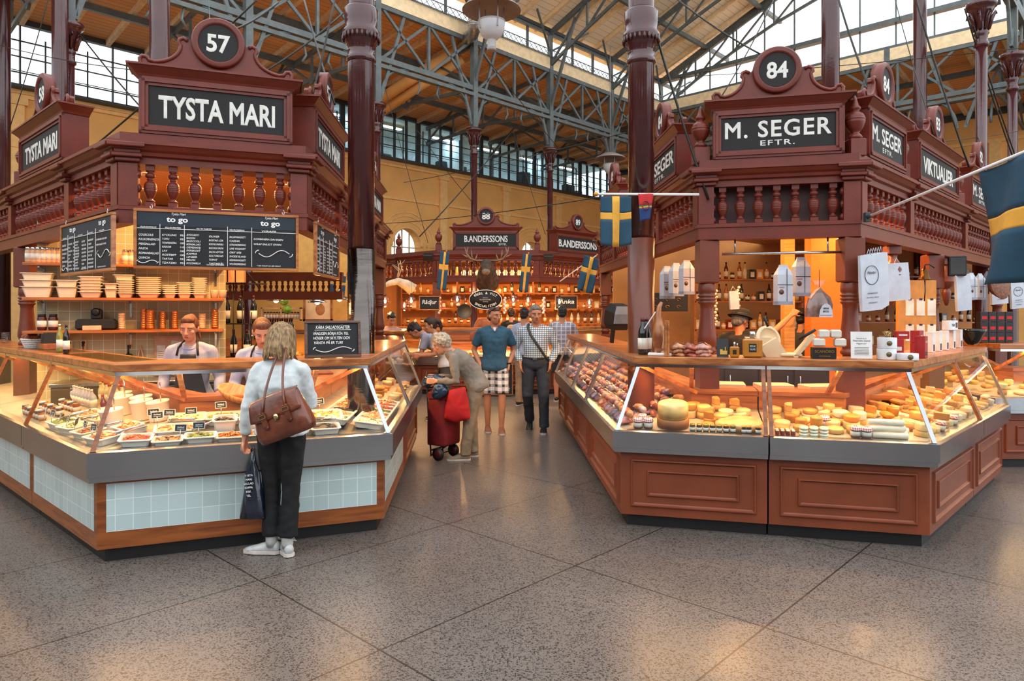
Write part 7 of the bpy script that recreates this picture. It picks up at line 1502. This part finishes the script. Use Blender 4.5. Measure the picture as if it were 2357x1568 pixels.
RBX = mat('red_carton', 'a81c1c', .45, noise=.08); 
def carton(M, w, d, h, mt, label, marks=(), txt=None, tm=None):
    t = thing('carton', label, 'box', M=M); m = MB(); m.box(-w/2, w/2, -d/2, d/2, 0, h, .002); m.build('box_body', mt, t)
    for x0, x1, z0, z1, mm in marks: m = MB(); m.box(x0, x1, -d/2-.0015, -d/2, z0, z1); m.build('printed_patch', mm, t)
    if txt: m = MB(); write(m, txt[0], txt[1], txt[2], txt[3], txt[4], -d/2-.002, .02, .01); m.build('printed_name', tm or CREAM, t)
for i, (e, x, o, z, w, h, lb) in enumerate(((1, 2062, -.42, 0, .09, .15, 'red carton behind the stacked white tins'), (1, 2075, -.45, .15, .09, .06, 'red carton lying on top of the one behind the tins'), (2, 2110, -.30, 0, .13, .10, 'red carton low in the red stack'), (2, 2110, -.30, .102, .13, .10, 'red carton high in the red stack'), (2, 2120, -.17, 0, .085, .17, 'tall red and black carton with a pale triangle in front of the red stack'))):
    carton(onR(e, x, o, 1.3395+z), w, .07, h, RBX, lb, ((-.03, .03, h*.4, h*.6, CREAM),) if i != 4 else ((-.03, .03, .02, .05, BLACK),), ('NUTS', 0, h*.7, .016, .05) if i == 4 else None)
for i in range(5): carton(onR(2, 2141+i*16, -.30-.0*i, 1.3395, -10), .052, .06, .18, TINW, ['first', 'second', 'third', 'fourth', 'last'][i]+' white upright toast carton from the left in the row of five', ((-.014, .014, .01, .07, mat('toast_brown', '5a3420', .6, noise=.3, scale=60)),))
carton(onR(2, 2186, -.30, 1.522, -10), .2, .06, .09, TINW, 'white toast carton lying across the upright ones', ((.05, .09, .02, .07, mat('toast_brown', '5a3420')),), ('TOAST', 0, .035, .025, .07), BLACK)
t = thing('black_bowl', 'big black bowl at the right end of the cheese counter top', 'bowl', M=onR(2, 2238, -.32)); m = MB(); m.lathe([(.05, 0), (.07, .03), (.12, .13), (.14, .17), (.13, .17), (.06, .03), (.01, .02)], n=28); m.build('bowl_body', mat('black_gloss', '101012', .15), t)
for i in range(12): carton(px(2165, 760, 8.3).to_4d() and Matrix.Translation((px(2245+(i % 4)*18, 750, 8.0).x, 8.0+.1*(i % 2), 1.34+.115*(i//4))), .085, .08, .11, mat('black_red_carton', '1c1214', .5), 'black and red carton in the block of stacked boxes at the right', ((-.03, .03, .03, .07, FRED),)) if False else None
blk = mat('black_red_carton', '1c1214', .5)
for i in range(12):
    P = px(2236+(i % 4)*19, 758, 7.9); t0_ = Matrix.Translation((P.x+.12, 7.9, 1.34+.118*(i//4)))
    if i == 0:
        t = thing('small_carton', 'x', 'box', M=t0_, group='black and red cartons stacked at the right'); MB().box(-.044, .044, -.04, .04, 0, .115, .002).build('box_body', blk, t); MB().box(-.03, .03, -.0415, -.04, .03, .065).build('printed_patch', FRED, t); t['label'] = 'black and red carton in the stacked block on the far right counter'; c0 = t
    else: c = copy_tree(c0); c.matrix_world = t0_
# pale slicers and boards behind the counter top
CRM = mat('cream_enamel', 'e3c9a0', .3, noise=.05)
t = thing('food_slicer', 'cream slicing machine with tilted plates in the middle of the cheese counter', 'slicer', M=onR(1, 1822, -.40)); m = MB(); m.box(-.09, .07, -.06, .1, 0, .03, .01); m.build('slicer_base', CRM, t); m = MB(RY(-32)); m.box(-.17, -.02, -.05, -.035, .03, .2, .006); m.build('tilted_plate', CRM, t); m = MB(RY(38)); m.box(.0, .03, -.06, .08, .0, .24, .006); m.build('carriage', CRM, t); m = MB(); m.tube([(.05, -.03, .14), (.17, -.04, .22)], .012, 8); m.build('handle', BLACK, t)
t = thing('food_slicer', 'rounded cream slicer with a circular blade behind the large amber bottle', 'slicer', M=onR(1, 1765, -.46)); m = MB(); m.lathe([(.11, 0), (.115, .01), (.115, .025), (.09, .03), (.088, .02), (.01, .018)], (0, 0, .13), 32, ax=(.5, -.8, .25)); m.build('round_guard', CRM, t); m = MB(); m.loft([[V(x, y, z) for x, y in ((-.14-z*.2, -.05), (.03, -.05), (.03, .08), (-.14-z*.2, .08))] for z in (0, .1, .15)], smooth=False); m.build('slicer_body', CRM, t); m = MB(); m.tube([(-.0, -.06, .24), (-.03, -.07, .32)], .01, 8); m.build('handle', BLACK, t)
t = thing('work_table', 'long work table inside the cheese stall behind the counter top', 'table', M=frR[1].M(.2, -1.3, 0)); m = MB(); m.box(0, 2.2, 0, .5, .9, .95, .004); m.build('table_top', OAK, t); [MB().box(x, x+.05, y, y+.05, 0, .9).build('leg', OAKD, t) for x in (.02, 2.1) for y in (.02, .43)]
for i in range(3):
    o = MB().box(-.16, .16, -.12, .12, 0, .05, .006).build('cutting_board', CRM); o.matrix_world = frR[1].M(.9+i*.42, -1.55, .952+.0*i) @ RZ(10*i); tag(o, 'pale cutting board on the work table, %s' % ['left', 'middle', 'right'][i]+' one seen through the glass', 'cutting board')
# walls and shelves at the back of the cheese stall
def cabinet(M, w, h, d, label, n):
    t = thing('storage_cabinet', label, 'cabinet', M=M); mt = mat('dark_cabinet', '2a2220', .45, noise=.1); MB().box(0, w, .02, d, 0, h, .004).build('carcass', mt, t); MB().box(-.01, w+.01, 0, d, h, h+.03, .003).build('cabinet_top', STEEL, t)
    for i in range(n):
        a = w*i/n+.01; b = w*(i+1)/n-.01; q = MB().box(a, b, 0, .02, .08, h-.02, .003).build('door', mt, t); x = b-.05 if i % 2 == 0 else a+.05
        MB().tube([(x, 0, h-.28), (x, -.03, h-.27), (x, -.03, h-.13), (x, 0, h-.12)], .006, 6).build('handle', CHROME, q)
cabinet(frR[1].M(.55, -1.95, 0), 1.35, 1.17, .45, 'dark cabinet with chrome handles inside the cheese stall, seen through the glass', 4)
cabinet(fW.M(.35, .52, 0), wl-.4, .98, .5, 'dark low cabinet below the shelves behind the salad counter', 5)
ORG = mat('orange_stall_wall', 'dc7a2a', .6, noise=.06)
a, b = px(1867, 700, 8.6).x, px(1934, 700, 8.6).x; m = MB(); m.box(a, b+.05, 8.6, 8.8, 0, 2.9); m.build('wall_orange', ORG)['kind'] = 'structure'
m = MB(); m.box(px(1805, 0, 8.4).x, px(1829, 0, 8.4).x, 8.4, 8.52, 0, 2.9); tag(m.build('square_post', wood('pine', 'e0a050', 'c98436', .5)), 'square yellow wooden post inside the cheese stall', 'post')
CSW = mat('stall_wall_warm', 'c8803c', .6, noise=.1, scale=1.5); m = MB(); m.box(1.9, 9.0, 12.9, 13.0, 0, 3.2); m.build('wall_cheese_back', CSW)['kind'] = 'structure'
m = MB(); m.box(4.3, 4.45, 9.2, 12.0, 0, 2.5) if False else None
def shelfset(x0, x1, y, zs, label, rz=0, mt=None):
    t = thing('goods_shelf', label, 'shelf', (x0, y, 0), rz); w = x1-x0
    for z in zs: MB().box(0, w, 0, .25, z-.025, z).build('board', SHW, t)
    for x in (0, w): MB().box(x-.015, x+.015, 0, .25, min(zs)-.3, max(zs)+.3).build('side', SHW, t)
    return t
BGL = [('amber', 'a8641e'), ('dark green', '26341c'), ('black', '1a1414'), ('honey-coloured', 'd89a3a'), ('brown', '5e3418'), ('pale', 'd8c8a0'), ('red', '8a2018')]
def goods(x0, x1, y, z, where, grp, kinds='bj', step=.09, k=1.0):
    x = x0+.05
    while x < x1-.04:
        nm, c = R.choice(BGL); mt = mat('goods_'+c, c, .2, coat=.3); kd = R.choice(kinds)
        if kd == 'b': inst(('gb', c), bottlef(mt, BLACK, .27, .033), '%s bottle on %s' % (nm, where), 'bottle', T(x, y, z+.004), grp, k)
        elif kd == 'j': inst(('gj', c), jarf(.036, .11, mt, LID), '%s jar on %s' % (nm, where), 'jar', T(x, y, z+.004), grp, k)
        elif kd == 'k': inst(('gk', c), lambda: (lambda t: (MB().box(-.015, .015, -.08, .08, 0, .22).build('cover', mt, t), MB().box(-.012, .012, -.081, -.079, .004, .216).build('page_edge', PAPER, t), t)[2])(empty('book')), '%s book on %s' % (nm, where), 'book', T(x, y, z+.006) @ RY(R.choice((0, 0, 0, 4))), grp, k); x -= .05
        elif kd == 'x': inst(('gx', c), lambda: (lambda t: (MB().box(-.05, .05, -.05, .05, 0, .15, .002).build('box_body', mt, t), MB().box(-.03, .03, -.052, -.05, .03, .11).build('paper_label', PAPER, t), t)[2])(empty('packet')), '%s packet on %s' % (nm, where), 'packet', T(x, y, z+.004), grp, k); x += .03
        x += step*R.uniform(.95, 1.3)
shelfset(2.9, 4.6, 10.9, (1.4, 1.85, 2.2), 'wooden shelf unit at the back left of the cheese stall'); [goods(2.9, 4.6, 11.0, z, 'the shelf unit at the back of the cheese stall, %s board' % n, 'goods at the back of the cheese stall', 'bjx') for z, n in ((1.4, 'lowest'), (1.85, 'middle'), (2.2, 'top'))]
shelfset(5.2, 8.2, 12.0, (1.1, 1.5, 1.9, 2.3), 'wide shelf unit behind the turned posts at the right'); [goods(5.2, 8.2, 12.1, z, 'the wide shelf unit at the right, %s board' % n, 'goods on the wide right shelf', 'bjx', .13) for z, n in ((1.1, 'lowest'), (1.5, 'second'), (1.9, 'third'), (2.3, 'top'))]
t = thing('notice_panel', 'ochre wall panel with clipped order sheets right of the white bags', 'notice board', px(2113, 760, 7.6)); m = MB(); m.box(-.22, .2, 0, .05, -.35, .55); m.build('panel', mat('panel_ochre', 'c88a3c', .5), t)
for i in range(6): m = MB(); x = -.14+(i % 3)*.12; z = -.12+(i//3)*.28; m.box(x, x+.09, -.006, 0, z, z+.18); m.mi = 1; m.box(x+.03, x+.06, -.012, -.006, z+.17, z+.19); m.build('order_sheet', [PAPER, BLACK], t)
t = thing('brass_bell', 'dark brass bell hanging from a curved arm beside the second turned post', 'bell', px(2128, 645, 7.2)); m = MB(); m.lathe([(.075, 0), (.06, .015), (.045, .05), (.038, .1), (.02, .12), (.005, .125)], n=24); m.build('bell_body', mat('old_brass', '5a3c1c', .35, .9), t); m = MB(); m.tube([(0, 0, .12), (0, 0, .16), (.05, 0, .165), (.1, 0, .13)], .008, 8); m.build('arm', BLACK, t); m = MB(); m.tube([(0, 0, .03), (.005, 0, -.12), (-.005, 0, -.22)], .006, 6); m.build('pull_cord', BLACK, t)
t = thing('loudspeaker', 'small black loudspeaker box fixed beside the second turned post', 'speaker', px(2202, 636, 7.6)); m = MB(RZ(-25)); m.box(-.08, .08, -.07, .07, 0, .22, .008); m.build('speaker_case', BLACK, t); m = MB(RZ(-25)); m.box(-.07, .07, -.075, -.07, .02, .2); m.build('grille', IROND, t)
t = thing('round_basket', 'round dark wicker basket hanging among the white bags at the right', 'basket', M=Matrix.Translation(px(2285, 660, 8.5)) @ RX(80) @ RY(20)); m = MB()
for k in range(5): m.lathe([(.10+.016*k, .02*k), (.11+.016*k, .02*k+.012), (.10+.016*k, .02*k+.02)], n=26)
m.build('wicker', mat('wicker_brown', '7a4a2c', .6, noise=.3, scale=30), t)
# glass guard, wall dispenser and bottles at the left end of the cheese stall top
t = thing('glass_guard', 'low glass guard with wooden posts on the aisle side of the cheese stall top', 'glass guard', M=frR[0].M(5.25-1.55, -.38, 1.3395)); m = MB(); m.box(0, 1.5, 0, .006, 0, .27); m.build('glass_pane', PANE, t)
for x in (0, .72, .86, 1.48): MB().box(x-.02, x+.02, -.015, .02, 0, .29, .003).build('wooden_post', OAK, t)
t = thing('towel_dispenser', 'grey and black wall dispenser left of the brown pillar', 'dispenser', M=Matrix.Translation(px(1418, 757, 6.6)) @ RZ(25) @ RX(12)); m = MB(); m.loft([[V(x*w, y*d, z) for x, y in ((-1, -1), (1, -1), (1, 1), (-1, 1))] for z, w, d in ((0, .08, .06), (.05, .10, .08), (.17, .10, .08), (.24, .07, .05))]); m.build('case', BLACK, t); m = MB(); m.loft([[V(x*w, y*.004-d, z) for x, y in ((-1, -1), (1, -1), (1, 1), (-1, 1))] for z, w, d in ((.07, .094, .083), (.16, .094, .083), (.23, .066, .057))]); m.build('front_cover', mat('cover_grey', '8a8e94', .4), t)
m = MB(); m.bar((0, .05, -.15), (0, .05, .1), .03, .03); m.build('stand', BLACK, t)
for i in range(4): inst('wine', None, 'dark green bottle in the row beside the ham', 'bottle', onR(1, 1478+i*8 if i < 2 else 1462+i*9, -.36-.06*(i % 2)), 'dark bottles beside the ham')
bpy.data.objects.remove
t = thing('pamphlet_rack', 'black board with gold scrolls beyond the brown pillar', 'sign', px(1540, 700, 7.4)); m = MB(); m.box(-.22, .2, 0, .02, -.08, .12); m.build('board', BLACK, t); m = MB(); [m.tube([(x+.02*math.cos(q), -.004, z+.014*math.sin(q)) for q in [i*.6 for i in range(9)]], .003, 4) for x in (-.15, -.02, .1) for z in (-.03, .05)]; m.build('scroll_pattern', LID, t)
# ---------------------------------------------------------------- game stall details
t = thing('moose_head', 'mounted dark moose head with spreading antlers above the oval sign', 'animal trophy', px(1120, 622, 14.7)); MH = mat('moose_fur', '5a4234', .75, noise=.3, scale=12, bump=.6, dark='2c2018'); m = MB()
m.tube([(0, .42, -.28), (0, .3, -.2), (0, .12, -.04), (0, -.05, .1), (0, -.2, .12), (0, -.34, .04), (0, -.46, -.05), (0, -.5, -.09)], .1, 16, rr=[.26, .25, .2, .135, .115, .085, .085, .05]); m.ball((0, .25, -.42), (.13, .12, .12), 14, 10)
for s in (-1, 1): m.tube([(s*.09, -.0, .18), (s*.2, .02, .22), (s*.26, .03, .18)], .04, 8, rr=[.03, .04, .01]); m.ball((s*.09, -.13, .13), .03, 8, 6); m.ball((s*.04, -.49, -.04), .03, 8, 6)
o = m.build('head_and_neck', MH, t); bake(o, .02, smooth=3)
m = MB(); m.ball((0, -.44, -.05), (.088, .10, .075), 14, 10); m.build('muzzle', mat('moose_muzzle', '85705c', .7, noise=.2, scale=14), t)
ANT = mat('antler', '8a6a50', .6, noise=.2); m = MB()
for s in (-1, 1):
    m = MB(); m.tube([(s*.06, -.02, .2), (s*.2, -.02, .2), (s*.34, -.02, .24), (s*.44, -.03, .36), (s*.47, -.04, .5)], .03, 10, rr=[.035, .032, .04, .03, .006], flat=.6)
    for a, b in (((.30, .22), (.33, .44)), ((.24, .2), (.2, .34)), ((.38, .27), (.53, .34)), ((.42, .33), (.40, .5))): m.tube([(s*a[0], -.02, a[1]), (s*(a[0]+b[0])/2*1.02, -.05, (a[1]+b[1])/2), (s*b[0], -.03, b[1])], .02, 8, rr=[.024, .016, .004])
    m.build('antler', ANT, t)
m = MB(); m.ball((-.1, -.17, .14), .014, 8, 6); m.ball((.1, -.17, .14), .014, 8, 6); m.build('glass_eyes', BLACK, t)
t = thing('oval_sign', 'black oval sign lettered Fågel & Vilt Specialisten below the moose head', 'sign', px(1117, 690, 14.3)); m = MB(); m.lathe([(.34, 0), (.34, .03)], n=48, ax=(0, -1, 0), sy=1); o = m.build('oval_panel', BLACKP, t); o.scale = (1, 1, .6)
m = MB()
m.tube([(.335*math.cos(a), -.034, .2*math.sin(a)) for a in [i*math.pi/24 for i in range(49)]], .008, 6)
for s, r, up in (('FÅGEL & VILT', 1, 1), ('SPECIALISTEN', 1, -1)):
    n = len(s)
    for i, ch in enumerate(s):
        if ch == ' ': continue
        a = math.pi/2+(.5-(i+.5)/n)*2.0 if up > 0 else -math.pi/2-(.5-(i+.5)/n)*2.1; x, z = .26*math.cos(a), .135*math.sin(a)-(.02 if up > 0 else .025); ro = (a-math.pi/2) if up > 0 else (a+math.pi/2)
        write(m, ch, x, z, .05, None, -.034, .02, .01, rot=ro*.6)
for i, (s, h_) in enumerate((('Delikatesser', .016), ('B. Anderssons Eftr.', .022), ('Aktiebolag', .018))): write(m, s, 0, .03-.04*i, h_, None, -.034, .01, .01)
m.build('lettering', CREAM, t)
t = thing('deer_head', 'pale mounted reindeer head with thin antlers at the left end of the game stall', 'animal trophy', M=Matrix.Translation(px(915, 655, 13.2)) @ RZ(-70)); m = MB(); m.tube([(0, .3, -.1), (0, .15, .0), (0, 0, .06), (0, -.16, .02), (0, -.3, -.06)], .08, 14, rr=[.12, .10, .07, .055, .03]); m.build('head_and_neck', mat('reindeer_fur', 'd8bc96', .8, noise=.15, bump=.4), t)
for s in (-1, 1): m = MB(); m.tube([(s*.04, 0, .14), (s*.14, .05, .3), (s*.12, .02, .46)], .012, 7, rr=[.014, .012, .004]); m.tube([(s*.12, .04, .26), (s*.05, -.1, .38)], .01, 6, rr=[.01, .003]); m.tube([(s*.13, .03, .36), (s*.2, .1, .46)], .01, 6, rr=[.01, .003]); m.build('antler', mat('pale_antler', 'c9a878', .6), t)
GLOBE = glass('globe_glass', (1, .93, .82), .5); HOT = mat('filament', 'ffdca0', .5, emit=30)
for i, (x, y, D) in enumerate(((946, 693, 13.0), (1052, 690, 13.6), (1181, 690, 13.6), (1287, 696, 13.9), (886, 694, 12.4), (1356, 697, 14.4), (930, 704, 14.6), (1215, 692, 14.9))):
    P = px(x, y, D); nm = ['left of the ladle board', 'just left of the hanging pan', 'right of the oval sign', 'in front of the framed board under sign 89', 'at the far left end of the game stall', 'at the far right end of the game stall', 'small one behind the reindeer', 'small one behind, right of the oval sign'][i]
    def gl():
        t = empty('globe_lamp'); MB().ball((0, 0, 0), .105, 20, 14).build('glass_globe', GLOBE, t); MB().ball((0, 0, .0), (.02, .02, .035), 10, 8).build('bulb', HOT, t); MB().lathe([(.02, .09), (.02, .14), (.005, .145)], n=12).build('lamp_cap', BLACK, t); MB().tube([(0, 0, .14), (0, 0, .5)], .003, 5).build('flex', BLACK, t); point(t, (0, 0, -.13), 9, r=.03); return t
    inst('globe', gl, 'glowing clear globe lamp '+nm, 'lamp', Matrix.Translation(P))
shelfset(-2.9, 3.6, 18.05, (1.0, 1.35, 1.75, 2.15, 2.5), 'long shelf unit on the back wall of the game stall')
for z, kk, n in ((1.35, 'bj', 'second'), (1.75, 'jbx', 'middle'), (2.15, 'xjb', 'fourth'), (2.5, 'k', 'top')): goods(-2.8, 3.5, 18.2, z, 'the %s shelf of the game stall' % n, 'goods on the %s shelf of the game stall' % n, kk, .15 if kk != 'k' else .10, 1.15)
shelfset(-1.3, .5, 16.3, (2.42,), 'small upper bookshelf behind the front balusters of the game stall'); goods(-1.25, .45, 16.4, 2.42, 'the small upper bookshelf', 'books behind the balusters', 'k', .085)
for x, y, w, lb, tx in ((988, 714, .44, 'chalkboard lettered Rådjur with a wooden frame left of the hanging pan', 'Rådjur'), (1303, 713, .48, 'chalkboard with an oak frame under the number 89 sign', 'Anka')):
    board(Matrix.Translation(px(x, y, 14.5)), w, .30, lb, texts=(('handwriting', [(tx, 0, .13, .09, w*.7, 'c')]),), hooks=False, name='chalkboard', cat='chalkboard')
board(Matrix.Translation((px(1142, 905, 13.55).x, 13.55, .03)) @ RX(-8), .66, .62, 'leaning chalkboard on the floor behind the blue polo man\'s legs', texts=(('handwriting', [('Smörkycklin', -.02, .42, .09, .5, 'c'), ('kr/kg', .18, .1, .06, None, 'c')]),), hooks=False, name='chalkboard', cat='chalkboard')
t = thing('frying_pan', 'black frying pan hanging left of the oval sign', 'pan', px(1069, 717, 14.0)); m = MB(); m.lathe([(.145, 0), (.155, .03), (.145, .03), (.13, .01), (.01, .01)], n=28, ax=(0, -1, 0)); m.build('pan_body', BLACK, t); m = MB(); m.bar((0, 0, .14), (0, 0, .34), .022, .01); m.build('handle', BLACK, t)
for i, (x, y) in enumerate(((985, 592), (1262, 594))):
    t = thing('spotlight', 'black floodlight on a bracket on the game stall cornice, %s of sign 88' % ('right' if i else 'left'), 'spotlight', px(x, y, 14.6)); m = MB(RX(30)); m.box(-.1, .1, -.06, .06, -.07, .07, .01); m.build('lamp_head', BLACK, t); m = MB(); m.bar((.05, 0, .08), (.25, .1, .1), .02, .02); m.build('arm', BLACK, t)
for i in range(3): t = thing('garlic_string', 'string of pale garlic bulbs hanging at the game stall', 'garlic string', px(1010+i*150-(i == 2)*60, 720, 14.9), group='strings of garlic'); m = MB(); [m.ball((.02*(k % 2), 0, .09*k*.5), .03, 7, 5) for k in range(8)]; m.build('garlic_bulbs', CREAM, t)
for i in range(2): t = thing('garlic_string', 'string of pale garlic bulbs hanging inside the cheese stall', 'garlic string', px(1646+i*52, 748-i*8, 9.4), group='garlic strings in the cheese stall'); m = MB(); [m.ball((.015*(k % 2), 0, .042*k), .022, 7, 5) for k in range(12)]; m.build('garlic_bulbs', CREAM, t)
# small things on the floor by the salad counter
m = MB(); P = px(738, 1205, z=.06, D=None) if False else px(738, 1208, 5.25); m.tube([(P.x-.055+.11*i/12, P.y, .105-.075*math.sin(math.pi*i/12)) for i in range(13)], .006, 6); tag(m.build('white_cable', WHITE), 'loop of white cable hanging below the salad counter near the shoes', 'cable')
# the near end of the hall, behind the photographer, closes the room and gives the steel something to mirror
NW = mat('near_wall', '9c9284', .8, noise=.1, scale=1); m = MB(); m.box(-14, 14, -9.3, -9, 0, 5.5); m.box(-14.3, -14, -9, 9, 0, 5.5); struct(m.build('wall_front', NW))
DK = mat('dark_stall_front', '4a2a20', .6); m = MB(); 
for x in (-9, -3.6, 1.8, 7): m.box(x, x+3.2, -7.5, -5.0, 0, 1.0); m.box(x, x+3.2, -7.5, -5.0, 2.3, 3.1)
struct(m.build('wall_near_stalls', DK))
